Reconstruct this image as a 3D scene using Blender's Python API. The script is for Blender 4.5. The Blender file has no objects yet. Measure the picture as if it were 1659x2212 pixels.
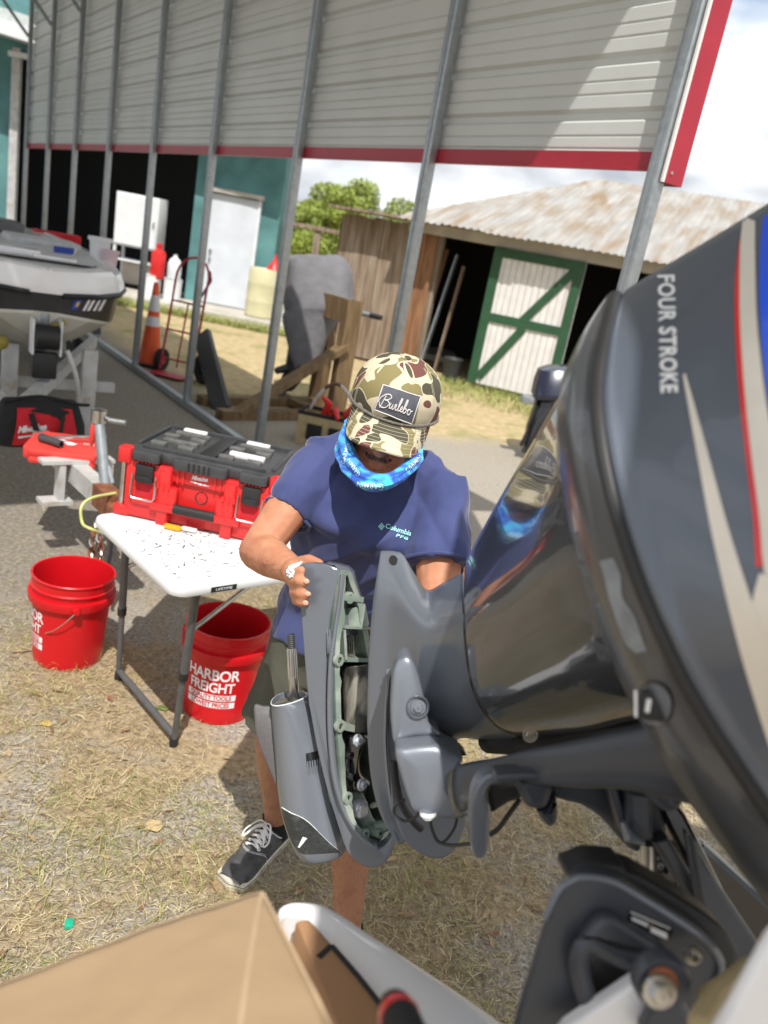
import bpy, bmesh, math, random
import numpy as np
from mathutils import Vector, Matrix, noise
from mathutils.bvhtree import BVHTree
random.seed(7); rng = np.random.default_rng(7)
scene = bpy.context.scene
C = scene.collection

# ---------------------------------------------------------------- camera
FOC, CX, CY, EYE = 1740.0, 829.5, 1106.0, 1.78
_d = np.array([-1019.5, -5334.0, -FOC]); _d /= np.linalg.norm(_d)
_up = -_d; _f = np.array([0, 0, -1.0]); _h = _f - _up * _f.dot(_up); _h /= np.linalg.norm(_h)
RW = np.array([np.cross(_h, _up), _h, _up])
cam = bpy.data.objects.new('camera', bpy.data.cameras.new('camera')); C.objects.link(cam)
M4 = Matrix([list(r) + [0] for r in RW] + [[0, 0, 0, 1]]); M4.translation = (0, 0, EYE)
cam.matrix_world = M4
cd = cam.data; cd.sensor_fit = 'HORIZONTAL'; cd.sensor_width = 36; cd.lens = FOC / 1659 * 36
cd.clip_start = 0.05; cd.clip_end = 2000
cd.dof.use_dof = True; cd.dof.focus_distance = 1.75; cd.dof.aperture_fstop = 4.9
scene.camera = cam

# ---------------------------------------------------------------- world + sun
SUN = np.array([0.08, -0.60, 1.0]); SUN /= np.linalg.norm(SUN)
world = bpy.data.worlds.new('World'); scene.world = world; world.use_nodes = True
nt = world.node_tree; nt.nodes.clear()
def wn(t, **k):
    n = nt.nodes.new(t)
    for a, b in k.items(): setattr(n, a, b)
    return n
sky = wn('ShaderNodeTexSky', sky_type='NISHITA'); sky.sun_disc = False
sky.sun_elevation = math.asin(SUN[2]); sky.sun_rotation = math.radians(180)
bg = wn('ShaderNodeBackground'); bg.inputs['Strength'].default_value = 0.13
bgc = wn('ShaderNodeBackground'); bgc.inputs['Strength'].default_value = 1.0
tc = wn('ShaderNodeTexCoord'); mp = wn('ShaderNodeMapping'); mp.inputs['Scale'].default_value = (1.6, 1.6, 4.0)
nt.links.new(tc.outputs['Generated'], mp.inputs[0])
n1 = wn('ShaderNodeTexNoise'); n1.inputs['Scale'].default_value = 2.2; n1.inputs['Detail'].default_value = 7; n1.inputs['Roughness'].default_value = .55
n2 = wn('ShaderNodeTexNoise'); n2.inputs['Scale'].default_value = 3.1; n2.inputs['Detail'].default_value = 6
nt.links.new(mp.outputs[0], n1.inputs[0]); nt.links.new(mp.outputs[0], n2.inputs[0])
r1 = wn('ShaderNodeValToRGB'); r1.color_ramp.elements[0].position = .27; r1.color_ramp.elements[1].position = .46
r2 = wn('ShaderNodeValToRGB'); r2.color_ramp.elements[0].position = .36; r2.color_ramp.elements[1].position = .60
r2.color_ramp.elements[0].color = (.44, .47, .52, 1); r2.color_ramp.elements[1].color = (.97, .99, 1.0, 1)
nt.links.new(n1.outputs['Fac'], r1.inputs[0]); nt.links.new(n2.outputs['Fac'], r2.inputs[0])
mx = wn('ShaderNodeMixShader'); out = wn('ShaderNodeOutputWorld')
nt.links.new(sky.outputs[0], bg.inputs[0]); nt.links.new(r2.outputs[0], bgc.inputs[0])
nt.links.new(r1.outputs[0], mx.inputs[0]); nt.links.new(bg.outputs[0], mx.inputs[1]); nt.links.new(bgc.outputs[0], mx.inputs[2])
nt.links.new(mx.outputs[0], out.inputs[0])
sd = bpy.data.lights.new('sun', 'SUN'); sd.energy = 3.9; sd.angle = math.radians(.5); sd.color = (1, .955, .89)
so = bpy.data.objects.new('sun', sd); C.objects.link(so); so.rotation_euler = Vector(SUN).to_track_quat('Z', 'Y').to_euler()
so.location = (0, -20, 30)
vs = scene.view_settings; vs.view_transform = 'Standard'; vs.look = 'None'; vs.gamma = 1; vs.exposure = 0.40; vs.use_curve_mapping = False
scene.cycles.max_bounces = 6

# ---------------------------------------------------------------- where a photograph point stands in the world
def ray(x, y): return RW @ np.array([(x - CX) / FOC, -(y - CY) / FOC, -1.0])
def P(x, y, d): return np.array([0, 0, EYE]) + ray(x, y) * d
def G(x, y, z=0.0):
    r = ray(x, y); return np.array([0, 0, EYE]) + r * ((z - EYE) / r[2])
RT, UPC, BK = RW[:, 0], RW[:, 1], RW[:, 2]      # camera right / up / towards-camera in world
def A(*v): return np.array(v, float)
def nrm(v): v = np.asarray(v, float); return v / (np.linalg.norm(v) + 1e-12)

# ---------------------------------------------------------------- objects
def tag(o, label=None, cat=None, group=None, kind=None):
    if label: o['label'] = label
    if cat: o['category'] = cat
    if group: o['group'] = group
    if kind: o['kind'] = kind
    return o
def thing(name, label, cat, loc, rz=0.0, group=None):
    o = bpy.data.objects.new(name, None); C.objects.link(o); o.location = tuple(loc); o.rotation_euler = (0, 0, rz)
    o.empty_display_size = .1
    return tag(o, label, cat, group)
def origin(p):
    v = np.zeros(3)
    while p is not None: v = v + np.array(p.location); p = p.parent
    return v
class MB:
    def __init__(s): s.v = []; s.f = []
    def add(s, vs_, fs):
        b = len(s.v); s.v += [tuple(map(float, q)) for q in vs_]; s.f += [tuple(i + b for i in q) for q in fs]; return s
    def box(s, c, sz, ax=None):
        c = np.asarray(c, float); ax = np.eye(3) if ax is None else np.asarray(ax, float); h = np.asarray(sz, float) / 2
        vs_ = [c + ax[0] * h[0] * i + ax[1] * h[1] * j + ax[2] * h[2] * k for k in (-1, 1) for j in (-1, 1) for i in (-1, 1)]
        return s.add(vs_, [(0, 2, 3, 1), (4, 5, 7, 6), (0, 1, 5, 4), (2, 6, 7, 3), (0, 4, 6, 2), (1, 3, 7, 5)])
    def beam(s, a, b, w, h, up=(0, 0, 1)):
        a = np.asarray(a, float); b = np.asarray(b, float); z = nrm(b - a); x = np.cross(up, z)
        x = nrm(x) if np.linalg.norm(x) > 1e-6 else A(1, 0, 0); y = np.cross(z, x)
        return s.box((a + b) / 2, (w, h, np.linalg.norm(b - a)), (x, y, z))
    def rbox(s, c, sz, r, ax=None, n=3):
        """box with rounded vertical (third-axis) edges and a chamfered rim"""
        ax = np.eye(3) if ax is None else np.asarray(ax, float); hx, hy, hz = np.asarray(sz, float) / 2
        r = min(r, hx * .98, hy * .98)
        def rr(k):
            o = []
            for cx, cy, a0 in ((1, 1, 0), (-1, 1, 90), (-1, -1, 180), (1, -1, 270)):
                for i in range(n + 1):
                    t = math.radians(a0 + 90 * i / n); o.append((cx * (hx - r) + math.cos(t) * (r - k), cy * (hy - r) + math.sin(t) * (r - k)))
            return o
        ch = min(r * .45, hz * .6); R = []
        for z, k in ((-hz, ch), (-hz + ch * .3, ch * .3), (-hz + ch, 0), (hz - ch, 0), (hz - ch * .3, ch * .3), (hz, ch)):
            R.append([np.asarray(c) + ax[0] * x + ax[1] * y + ax[2] * z for x, y in rr(k)])
        return s.loft(R)
    def loft(s, rings, cap=True, close=True):
        n = len(rings[0]); vs_ = [p for r in rings for p in r]; fs = []
        for i in range(len(rings) - 1):
            for j in range(n if close else n - 1):
                k = (j + 1) % n; fs.append((i * n + j, i * n + k, (i + 1) * n + k, (i + 1) * n + j))
        if cap and close:
            fs.append(tuple(range(n - 1, -1, -1))); fs.append(tuple((len(rings) - 1) * n + j for j in range(n)))
        return s.add(vs_, fs)
    def tube(s, pts, r, n=8, cap=True, flat=None):
        pts = [np.asarray(p, float) for p in pts]; m = len(pts); rs = r if hasattr(r, '__len__') else [r] * m
        x = None; R = []
        for i in range(m):
            t = nrm(pts[min(i + 1, m - 1)] - pts[max(i - 1, 0)])
            if x is None:
                x = np.cross(t, (0, 0, 1)) if abs(t[2]) < .9 else np.cross(t, (0, 1, 0))
            x = nrm(x - t * x.dot(t)); y = np.cross(t, x)
            ra, rb = (rs[i], rs[i]) if not hasattr(rs[i], '__len__') else rs[i]
            R.append([pts[i] + x * math.cos(a) * ra + y * math.sin(a) * rb for a in np.arange(n) * 2 * math.pi / n])
        return s.loft(R, cap)
    def limb(s, pts, rs, n=12):
        """tapered tube with rounded ends"""
        pts = [np.asarray(p, float) for p in pts]; rs = list(rs)
        t0 = nrm(pts[0] - pts[1]); t1 = nrm(pts[-1] - pts[-2]); a, b = [], []
        for q in (.98, .8, .45): a.append((pts[0] + t0 * rs[0] * q, rs[0] * math.sqrt(1 - q * q)))
        for q in (.45, .8, .98): b.append((pts[-1] + t1 * rs[-1] * q, rs[-1] * math.sqrt(1 - q * q)))
        allp = a + list(zip(pts, rs)) + b
        return s.tube([p for p, _ in allp], [q for _, q in allp], n)
    def ell(s, c, r, ax=None, n=16, m=10):
        ax = np.eye(3) if ax is None else np.asarray(ax, float); c = np.asarray(c, float); R = []
        for i in range(m + 1):
            t = math.pi * (i + .02) / (m + .04); R.append([c + ax[0] * r[0] * math.sin(t) * math.cos(a) + ax[1] * r[1] * math.sin(t) * math.sin(a) + ax[2] * r[2] * math.cos(t) for a in np.arange(n) * 2 * math.pi / n])
        return s.loft(R)
    def lathe(s, prof, c=(0, 0, 0), n=32, ax=None, cap=False):
        ax = np.eye(3) if ax is None else np.asarray(ax, float); c = np.asarray(c, float)
        R = [[c + ax[0] * r * math.cos(a) + ax[1] * r * math.sin(a) + ax[2] * z for a in np.arange(n) * 2 * math.pi / n] for r, z in prof]
        return s.loft(R, cap)
    def prism(s, poly, vec):
        poly = [np.asarray(p, float) for p in poly]; return s.loft([poly, [p + vec for p in poly]])
    def slab(s, poly, vec, bev=.004):
        """outline with real thickness vec and rounded front/back rims"""
        poly = [np.asarray(p, float) for p in poly]; vec = np.asarray(vec, float); c = sum(poly) / len(poly); L = np.linalg.norm(vec); vn = vec / L
        b = min(bev, L * .45); n = len(poly); ins = []
        for i in range(n):
            t = nrm(poly[(i + 1) % n] - poly[i - 1]); q = np.cross(vn, t)
            ins.append(q)
        sg = sum((c - poly[i]).dot(ins[i]) for i in range(n)); ins = [q if sg > 0 else -q for q in ins]
        R = []
        for d, k in ((0, 1.0), (b * .3, .3), (b, 0), (L - b, 0), (L - b * .3, .3), (L, 1.0)):
            R.append([poly[i] + vn * d + ins[i] * b * k for i in range(n)])
        return s.loft(R)
    def pillow(s, poly, vec, h, e=2.2):
        """star-shaped outline swollen by h towards the front (away from vec)"""
        poly = [np.asarray(p, float) for p in poly]; vec = np.asarray(vec, float); vn = nrm(vec); c = sum(poly) / len(poly); R = [[p + vec for p in poly]]
        for k in (1, .985, .95, .88, .78, .62, .42, .2, .03): R.append([c + (p - c) * k - vn * h * (1 - k ** e) ** (1 / e) for p in poly])
        return s.loft(R)
    def grid(s, rows, flip=False):
        m, n = len(rows), len(rows[0]); fs = []
        for i in range(m - 1):
            for j in range(n - 1):
                q = (i * n + j, i * n + j + 1, (i + 1) * n + j + 1, (i + 1) * n + j); fs.append(q[::-1] if flip else q)
        return s.add([p for r in rows for p in r], fs)
    def mesh(s, name, o=(0, 0, 0), smooth=True, ang=35):
        me = bpy.data.meshes.new(name); o = np.asarray(o, float)
        me.from_pydata([tuple(np.array(v) - o) for v in s.v] if s.v else [], [], s.f); me.update()
        bm = bmesh.new(); bm.from_mesh(me); bmesh.ops.recalc_face_normals(bm, faces=bm.faces); bm.to_mesh(me); bm.free()
        if smooth:
            me.polygons.foreach_set('use_smooth', [True] * len(me.polygons)); me.set_sharp_from_angle(angle=math.radians(ang))
        return me
    def build(s, name, mat, parent=None, smooth=True, ang=35, label=None):
        o = bpy.data.objects.new(name, s.mesh(name, origin(parent) if parent is not None else (0, 0, 0), smooth, ang))
        C.objects.link(o)
        for m in (mat if isinstance(mat, (list, tuple)) else [mat]): o.data.materials.append(m)
        if parent is not None: o.parent = parent
        if label: o['label'] = label
        return o
def solo(mb, name, mat, label, cat, group=None, smooth=True, ang=35, base=None):
    """a thing made of one mesh, its origin at its base"""
    v = np.array(mb.v); b = np.array([v[:, 0].mean(), v[:, 1].mean(), v[:, 2].min()]) if base is None else np.asarray(base, float)
    o = bpy.data.objects.new(name, mb.mesh(name, b, smooth, ang)); C.objects.link(o); o.location = b; o.data.materials.append(mat)
    return tag(o, label, cat, group)
def copy_tree(o, parent=None):
    c = o.copy(); C.objects.link(c)
    if parent is not None: c.parent = parent
    for ch in list(o.children): copy_tree(ch, c)
    return c
def cr(pts, k=6, closed=False):
    """Catmull-Rom through points (any dimension)"""
    p = [np.asarray(q, float) for q in pts]; n = len(p); o = []
    for i in range(n if closed else n - 1):
        a, b, c, d = (p[(i - 1) % n], p[i], p[(i + 1) % n], p[(i + 2) % n]) if closed else (p[max(i - 1, 0)], p[i], p[i + 1], p[min(i + 2, n - 1)])
        for j in range(k):
            t = j / k; o.append(.5 * ((2 * b) + (c - a) * t + (2 * a - 5 * b + 4 * c - d) * t * t + (3 * b - a - 3 * c + d) * t ** 3))
    if not closed: o.append(p[-1])
    return o
def PP(l): return [P(*q) for q in l]
def patch(cols, kr=6, kc=6):
    """smooth sheet through columns of (px, py, depth) control points -> rows of world points"""
    c2 = [cr(PP(c), kr) for c in cols]; n = len(c2[0])
    return [list(r) for r in zip(*[cr([c[i] for c in c2], kc) for i in range(n)])]
def shell(mb, rows, back):
    """closed body: the sheet plus a back sheet pushed by vector(s) back(i,j,p)"""
    m, n = len(rows), len(rows[0]); bk = [[back(i / (m - 1), j / (n - 1), rows[i][j]) for j in range(n)] for i in range(m)]
    mb.grid(rows); mb.grid(bk, True)
    edge = [(0, j) for j in range(n)] + [(i, n - 1) for i in range(1, m)] + [(m - 1, j) for j in range(n - 2, -1, -1)] + [(i, 0) for i in range(m - 2, 0, -1)]
    a = [rows[i][j] for i, j in edge]; b = [bk[i][j] for i, j in edge]
    mb.loft([a, b], cap=False); return mb
def merged(o, d=1e-5):
    bm = bmesh.new(); bm.from_mesh(o.data); bmesh.ops.remove_doubles(bm, verts=bm.verts, dist=d); bmesh.ops.recalc_face_normals(bm, faces=bm.faces); bm.to_mesh(o.data); bm.free(); return o
def remesh(o, vox, it=6, fac=.5):
    m = o.modifiers.new('r', 'REMESH'); m.mode = 'VOXEL'; m.voxel_size = vox; m.use_smooth_shade = True
    s = o.modifiers.new('s', 'SMOOTH'); s.iterations = it; s.factor = fac
    me = bpy.data.meshes.new_from_object(o.evaluated_get(bpy.context.evaluated_depsgraph_get())); o.modifiers.clear()
    mats = list(o.data.materials); o.data = me
    if not me.materials:
        for q in mats: me.materials.append(q)
    me.polygons.foreach_set('use_smooth', [True] * len(me.polygons)); return o
def bvh(*objs):
    v, f = [], []
    for o in objs:
        b = len(v); w = origin(o); v += [tuple(np.array(q.co) + w) for q in o.data.vertices]; f += [tuple(i + b for i in p.vertices) for p in o.data.polygons]
    return BVHTree.FromPolygons(v, f)
def cast(t, x, y, off=.0012):
    r = ray(x, y); h = t.ray_cast(Vector((0, 0, EYE)), Vector(r).normalized())
    if h[0] is None: return None
    nn = np.array(h[1]); nn = nn if nn.dot(r) < 0 else -nn
    return np.array(h[0]) + nn * off
def text2d(s, size=1.0, bold=0.0, shear=0.0, spacing=1.0):
    cu = bpy.data.curves.new('t', 'FONT'); cu.body = s; cu.size = size; cu.offset = bold; cu.shear = shear; cu.space_character = spacing
    cu.align_x = 'CENTER'; cu.align_y = 'CENTER'; cu.resolution_u = 3
    ob = bpy.data.objects.new('t', cu); C.objects.link(ob); bpy.context.view_layer.update()
    me = ob.to_mesh(); bm = bmesh.new(); bm.from_mesh(me); ob.to_mesh_clear(); bpy.data.objects.remove(ob); bpy.data.curves.remove(cu)
    bmesh.ops.triangulate(bm, faces=bm.faces)
    for _ in range(2):
        le = [e for e in bm.edges if e.calc_length() > size * .22]
        if le: bmesh.ops.subdivide_edges(bm, edges=le, cuts=1); bmesh.ops.triangulate(bm, faces=bm.faces)
    v = np.array([list(q.co)[:2] for q in bm.verts]); f = [tuple(q.index for q in p.verts) for p in bm.faces]; bm.free()
    return v, f
def lettering(name, s, fn, mat, parent, size=1.0, label=None, **k):
    v, f = text2d(s, size, **k); pts = [fn(x, y) for x, y in v]
    ok = [p is not None for p in pts]; f = [q for q in f if all(ok[i] for i in q)]
    mb = MB(); mb.add([p if p is not None else (0, 0, 0) for p in pts], f)
    return mb.build(name, mat, parent, smooth=False, label=label)
def decal_fn(t, cx, cy, ang, sc, off=.0012, sy=1.0):
    """text plane -> a surface: the print is laid on the surface it covers"""
    ca, sa = math.cos(math.radians(ang)), math.sin(math.radians(ang))
    def fn(x, y):
        y = y * sy; return cast(t, cx + sc * (x * ca + y * sa), cy + sc * (x * sa - y * ca), off)
    return fn
def strip(t, left, right, k=8, m=5, off=.0012):
    L, R_ = cr(left, k), cr(right, k); rows = []
    for a, b in zip(L, R_):
        rows.append([cast(t, *(a + (b - a) * q / (m - 1)), off) for q in range(m)])
    mb = MB(); n = m
    idx = {}; vs_ = []; fs = []
    for i, r in enumerate(rows):
        for j, p in enumerate(r):
            if p is not None: idx[i, j] = len(vs_); vs_.append(p)
    for i in range(len(rows) - 1):
        for j in range(m - 1):
            q = [(i, j), (i, j + 1), (i + 1, j + 1), (i + 1, j)]
            if all(w in idx for w in q): fs.append(tuple(idx[w] for w in q))
    return mb.add(vs_, fs)

# ---------------------------------------------------------------- materials
def nodes(m):
    m.use_nodes = True; t = m.node_tree; return t, t.nodes['Principled BSDF'], t.nodes['Material Output']
def col(c): return (c[0], c[1], c[2], 1)
def mat(name, c, rough=.5, metal=0.0, var=.12, vs=6.0, bump=0.0, bs=60.0, coat=0.0, c2=None, mix=(.42, .6), ms=8.0, spec=.5, stretch=None, detail=4, distort=0.0, sheen=0.0, sss=0.0, flake=0.0, rot=None):
    m = bpy.data.materials.new(name); t, b, o = nodes(m); L = t.links.new; N = t.nodes.new
    tc = N('ShaderNodeTexCoord'); mp = N('ShaderNodeMapping'); L(tc.outputs['Object'], mp.inputs[0])
    if stretch: mp.inputs['Scale'].default_value = stretch
    if rot is not None: mp.vector_type = 'TEXTURE'; mp.inputs['Rotation'].default_value = (0, 0, rot); mp.inputs['Scale'].default_value = [1 / q for q in stretch]
    n = N('ShaderNodeTexNoise'); n.inputs['Scale'].default_value = vs; n.inputs['Detail'].default_value = 5; L(mp.outputs[0], n.inputs[0])
    r = N('ShaderNodeValToRGB'); r.color_ramp.elements[0].position = .3; r.color_ramp.elements[1].position = .7
    r.color_ramp.elements[0].color = col([x * (1 - var) for x in c]); r.color_ramp.elements[1].color = col([min(1, x * (1 + var)) for x in c])
    L(n.outputs['Fac'], r.inputs[0]); cs = r.outputs[0]
    if c2 is not None:
        n2 = N('ShaderNodeTexNoise'); n2.inputs['Scale'].default_value = ms; n2.inputs['Detail'].default_value = detail; n2.inputs['Distortion'].default_value = distort; L(mp.outputs[0], n2.inputs[0])
        r2 = N('ShaderNodeValToRGB'); r2.color_ramp.elements[0].position, r2.color_ramp.elements[1].position = mix; L(n2.outputs['Fac'], r2.inputs[0])
        x = N('ShaderNodeMix'); x.data_type = 'RGBA'; L(r2.outputs[0], x.inputs[0]); L(cs, x.inputs[6]); x.inputs[7].default_value = col(c2); cs = x.outputs[2]
    if flake:
        fv = N('ShaderNodeTexNoise'); fv.inputs['Scale'].default_value = 1400; fv.inputs['Detail'].default_value = 1; L(tc.outputs['Object'], fv.inputs[0])
        fr = N('ShaderNodeValToRGB'); fr.color_ramp.elements[0].position = .45; fr.color_ramp.elements[1].position = .75; L(fv.outputs['Fac'], fr.inputs[0])
        x = N('ShaderNodeMix'); x.data_type = 'RGBA'; x.blend_type = 'ADD'; x.inputs[7].default_value = (flake, flake, flake * 1.1, 1)
        L(fr.outputs[0], x.inputs[0]); L(cs, x.inputs[6]); cs = x.outputs[2]
    L(cs, b.inputs['Base Color']); b.inputs['Roughness'].default_value = rough; b.inputs['Metallic'].default_value = metal
    b.inputs['Specular IOR Level'].default_value = spec; b.inputs['Coat Weight'].default_value = coat; b.inputs['Coat Roughness'].default_value = .04
    if sheen: b.inputs['Sheen Weight'].default_value = sheen; b.inputs['Sheen Roughness'].default_value = .4
    if sss: b.inputs['Subsurface Weight'].default_value = sss; b.inputs['Subsurface Radius'].default_value = (.01, .004, .002); b.inputs['Subsurface Scale'].default_value = 1.0
    if bump:
        n3 = N('ShaderNodeTexNoise'); n3.inputs['Scale'].default_value = bs; n3.inputs['Detail'].default_value = 5; L(mp.outputs[0], n3.inputs[0])
        bp = N('ShaderNodeBump'); bp.inputs['Strength'].default_value = min(1, bump); bp.inputs['Distance'].default_value = .35 / bs; L(n3.outputs['Fac'], bp.inputs['Height']); L(bp.outputs[0], b.inputs['Normal'])
    return m
MT = {}
MT['galv'] = mat('galvanized_steel', (.33, .36, .38), .42, .75, .12, 9, c2=(.40, .43, .45), ms=30, mix=(.4, .7))
MT['panel'] = mat('painted_sheet', (.56, .58, .565), .42, 0, .05, 2, bump=.05, bs=8)
MT['redtrim'] = mat('red_trim', (.36, .012, .03), .4, 0, .08)
MT['whitetrim'] = mat('white_trim', (.75, .75, .74), .5, 0, .04)
MT['roofmetal'] = mat('roof_sheet', (.5, .51, .5), .45, .0, .05)
MT['teal'] = mat('teal_stucco', (.085, .21, .215), .85, 0, .18, 2.5, bump=.5, bs=40, c2=(.13, .31, .31), ms=1.2, mix=(.45, .7))
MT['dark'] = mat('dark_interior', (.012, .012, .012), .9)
MT['shingle'] = mat('roof_shingle', (.33, .35, .34), .9, 0, .25, 14, bump=.6, bs=50)
MT['white'] = mat('white_paint', (.74, .76, .78), .45, 0, .05, 4)
MT['doorwhite'] = mat('door_paint', (.62, .66, .72), .5, 0, .07, 3)
MT['concrete'] = mat('concrete', (.46, .43, .38), .9, 0, .18, 3, bump=.4, bs=60)
MT['plank'] = mat('weathered_plank', (.21, .15, .105), .85, 0, .4, 5, bump=.5, bs=30, c2=(.34, .28, .22), ms=3, mix=(.4, .7), stretch=(6, 6, .5))
MT['plankred'] = mat('brown_plank', (.24, .12, .06), .85, 0, .4, 5, bump=.4, bs=30, stretch=(6, 6, .5))
MT['lumber'] = mat('treated_lumber', (.18, .118, .055), .75, 0, .22, 7, bump=.25, bs=40, stretch=(5, 5, .6), c2=(.13, .078, .034), ms=4)
MT['rust'] = mat('rusty_roof', (.36, .35, .33), .7, .15, .15, 3, c2=(.26, .18, .105), ms=2.0, mix=(.44, .72), stretch=(2.2, .3, 1), detail=9, distort=.3, rot=math.radians(-19.5))
MT['green'] = mat('green_paint', (.022, .08, .036), .55, 0, .15)
MT['whiteboard'] = mat('white_boards', (.7, .68, .67), .7, 0, .08, 6)
MT['straw'] = mat('dry_straw', (.43, .34, .19), .8, 0, .35, 40)
MT['bark'] = mat('bark', (.13, .1, .075), .9, 0, .3, 10, bump=.6)
MT['leaf'] = mat('leaves', (.26, .32, .06), .6, 0, .45, 1.3)
MT['hullwhite'] = mat('white_gelcoat', (.86, .86, .88), .22, 0, .04, 3, coat=.5)
MT['hullcream'] = mat('cream_gelcoat', (.52, .5, .44), .35, 0, .06, 3, coat=.2)
MT['hullblack'] = mat('black_gelcoat', (.007, .008, .012), .4, 0, .1, coat=.15)
MT['deckgrey'] = mat('deck_carpet', (.55, .56, .58), .9, 0, .12, 20)
MT['black'] = mat('black_plastic', (.016, .016, .017), .5, 0, .2, 12)
MT['rubber'] = mat('rubber', (.012, .012, .013), .75, 0, .2, 20)
MT['charcoal'] = mat('charcoal_plastic', (.045, .047, .05), .5, 0, .2, 30, bump=.1, bs=200)
MT['trailer'] = mat('pale_trailer_paint', (.5, .5, .49), .5, .1, .15, 8, c2=(.35, .24, .13), ms=9, mix=(.6, .8))
MT['rustsolid'] = mat('rust', (.2, .07, .03), .9, 0, .4, 20, bump=.5)
MT['red'] = mat('red_plastic', (.62, .022, .022), .38, 0, .07, 6, bump=.08, bs=180)
MT['redbucket'] = mat('red_bucket', (.55, .006, .012), .32, 0, .1, 5, bump=.05, bs=90)
MT['redcloth'] = mat('red_cloth', (.5, .01, .02), .85, 0, .15, 20, bump=.3, bs=300)
MT['redcase'] = mat('red_case', (.7, .05, .04), .45, 0, .06, 8)
MT['blackcloth'] = mat('black_cloth', (.012, .012, .013), .9, 0, .2, 20, bump=.3, bs=300)
MT['print'] = mat('white_print', (.78, .76, .77), .6, 0, .04)
MT['steel'] = mat('bare_steel', (.55, .55, .54), .28, 1, .15, 30)
MT['wire'] = mat('wire_steel', (.5, .48, .45), .35, .9, .2, 40)
MT['tabletop'] = mat('table_plastic', (.70, .71, .72), .5, 0, .03, 5, bump=.12, bs=300)
MT['tableleg'] = mat('grey_tube', (.12, .125, .13), .45, .3, .15, 20)
MT['orange'] = mat('orange_cone', (.75, .1, .02), .5, 0, .1)
MT['drum'] = mat('cream_drum', (.62, .58, .37), .45, 0, .08, 4)
MT['greycloth'] = mat('grey_canvas', (.15, .147, .16), .85, 0, .12, 8, bump=.35, bs=14)
MT['yellow'] = mat('yellow_plastic', (.75, .45, .02), .45)
MT['tan'] = mat('tan_canvas', (.38, .3, .16), .85, 0, .15, 20)
MT['brown'] = mat('brown_leather', (.1, .045, .025), .6)
MT['cardboard'] = mat('cardboard', (.44, .31, .185), .8, 0, .06, 4, bump=.15, bs=90, c2=(.39, .27, .155), ms=5, mix=(.35, .75))
MT['cardedge'] = mat('cardboard_edge', (.55, .4, .25), .85, 0, .1, 30)
MT['skin'] = mat('skin', (.52, .25, .145), .62, 0, .12, 45, bump=.3, bs=420, c2=(.45, .175, .10), ms=18, mix=(.4, .72), sss=.1, spec=.35)
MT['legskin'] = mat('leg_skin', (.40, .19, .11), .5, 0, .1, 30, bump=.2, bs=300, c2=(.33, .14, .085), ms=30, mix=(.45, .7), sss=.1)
MT['hair'] = mat('dark_hair', (.06, .034, .02), .55, 0, .3, 60)
MT['sock'] = mat('black_sock', (.009, .009, .01), .95, 0, .2, 40, bump=.4, bs=400)
MT['shoe'] = mat('charcoal_suede', (.055, .053, .055), .9, 0, .25, 25, bump=.3, bs=300, c2=(.09, .088, .09), ms=30)
MT['sole'] = mat('dirty_white_rubber', (.66, .62, .53), .6, 0, .1, 20, c2=(.4, .33, .22), ms=25, mix=(.52, .75))
MT['lace'] = mat('white_lace', (.75, .74, .73), .85, 0, .06, 60, bump=.5, bs=500)
MT['shorts'] = mat('olive_shorts', (.068, .068, .05), .88, 0, .2, 14, bump=.3, bs=120)
MT['slate'] = mat('slate_patch', (.11, .115, .14), .9, 0, .1, 80, bump=.5, bs=500)
MT['rope'] = mat('grey_rope', (.16, .145, .13), .85, 0, .4, 260, bump=.8, bs=500)
MT['stitch'] = mat('cream_stitch', (.62, .56, .42), .9)
MT['mint'] = mat('mint_print', (.38, .78, .76), .7)
MT['lightblue'] = mat('pale_print', (.55, .75, .9), .8)
MT['rag'] = mat('white_rag', (.78, .8, .84), 1.0, 0, .08, 30, bump=.6, bs=150, spec=.1)
MT['motor'] = mat('grey_motor_paint', (.135, .152, .18), .3, .2, .06, 4, coat=.35, flake=.03, bump=.04, bs=300)
MT['motor2'] = mat('silver_motor_paint', (.185, .205, .24), .3, .35, .07, 5, coat=.3, flake=.045, bump=.03, bs=250)
MT['gloss'] = mat('gloss_apron_paint', (.07, .076, .088), .12, .15, .06, 4, coat=.75)
MT['cowl'] = mat('cowl_paint', (.10, .12, .155), .34, .2, .05, 3, coat=.5, flake=.015)
MT['cowltray'] = mat('cowl_tray_paint', (.075, .08, .09), .28, .15, .1, 4, coat=.5, c2=(.16, .18, .2), ms=6, mix=(.66, .72), bump=.03, bs=60)
MT['bracket'] = mat('bracket_paint', (.048, .055, .07), .4, .1, .12, 6, coat=.15, bump=.06, bs=200)
MT['primer'] = mat('green_primer', (.19, .25, .21), .65, .1, .16, 18, c2=(.3, .34, .29), ms=22, bump=.2, bs=200)
MT['cast'] = mat('dirty_casting', (.19, .18, .15), .7, .3, .4, 25, c2=(.03, .028, .025), ms=18, mix=(.5, .62), bump=.6, bs=90)
MT['chipped'] = mat('scraped_casting', (.045, .05, .05), .5, .3, .3, 22, c2=(.13, .15, .15), ms=35, mix=(.55, .75), bump=.5, bs=120)
MT['chip'] = mat('bare_edge', (.72, .78, .75), .6, 0, .2, 60)
MT['skeg'] = mat('worn_skeg', (.13, .122, .125), .65, .3, .14, 14, c2=(.2, .28, .25), ms=7, mix=(.55, .7), bump=.3, bs=120)
MT['gbox'] = mat('gloss_black', (.01, .01, .011), .18, 0, .2, coat=.5)
MT['beige'] = mat('beige_decal', (.74, .69, .61), .35, .1, .05, 20)
MT['reddecal'] = mat('red_decal', (.72, .015, .02), .3, coat=.4)
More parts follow.
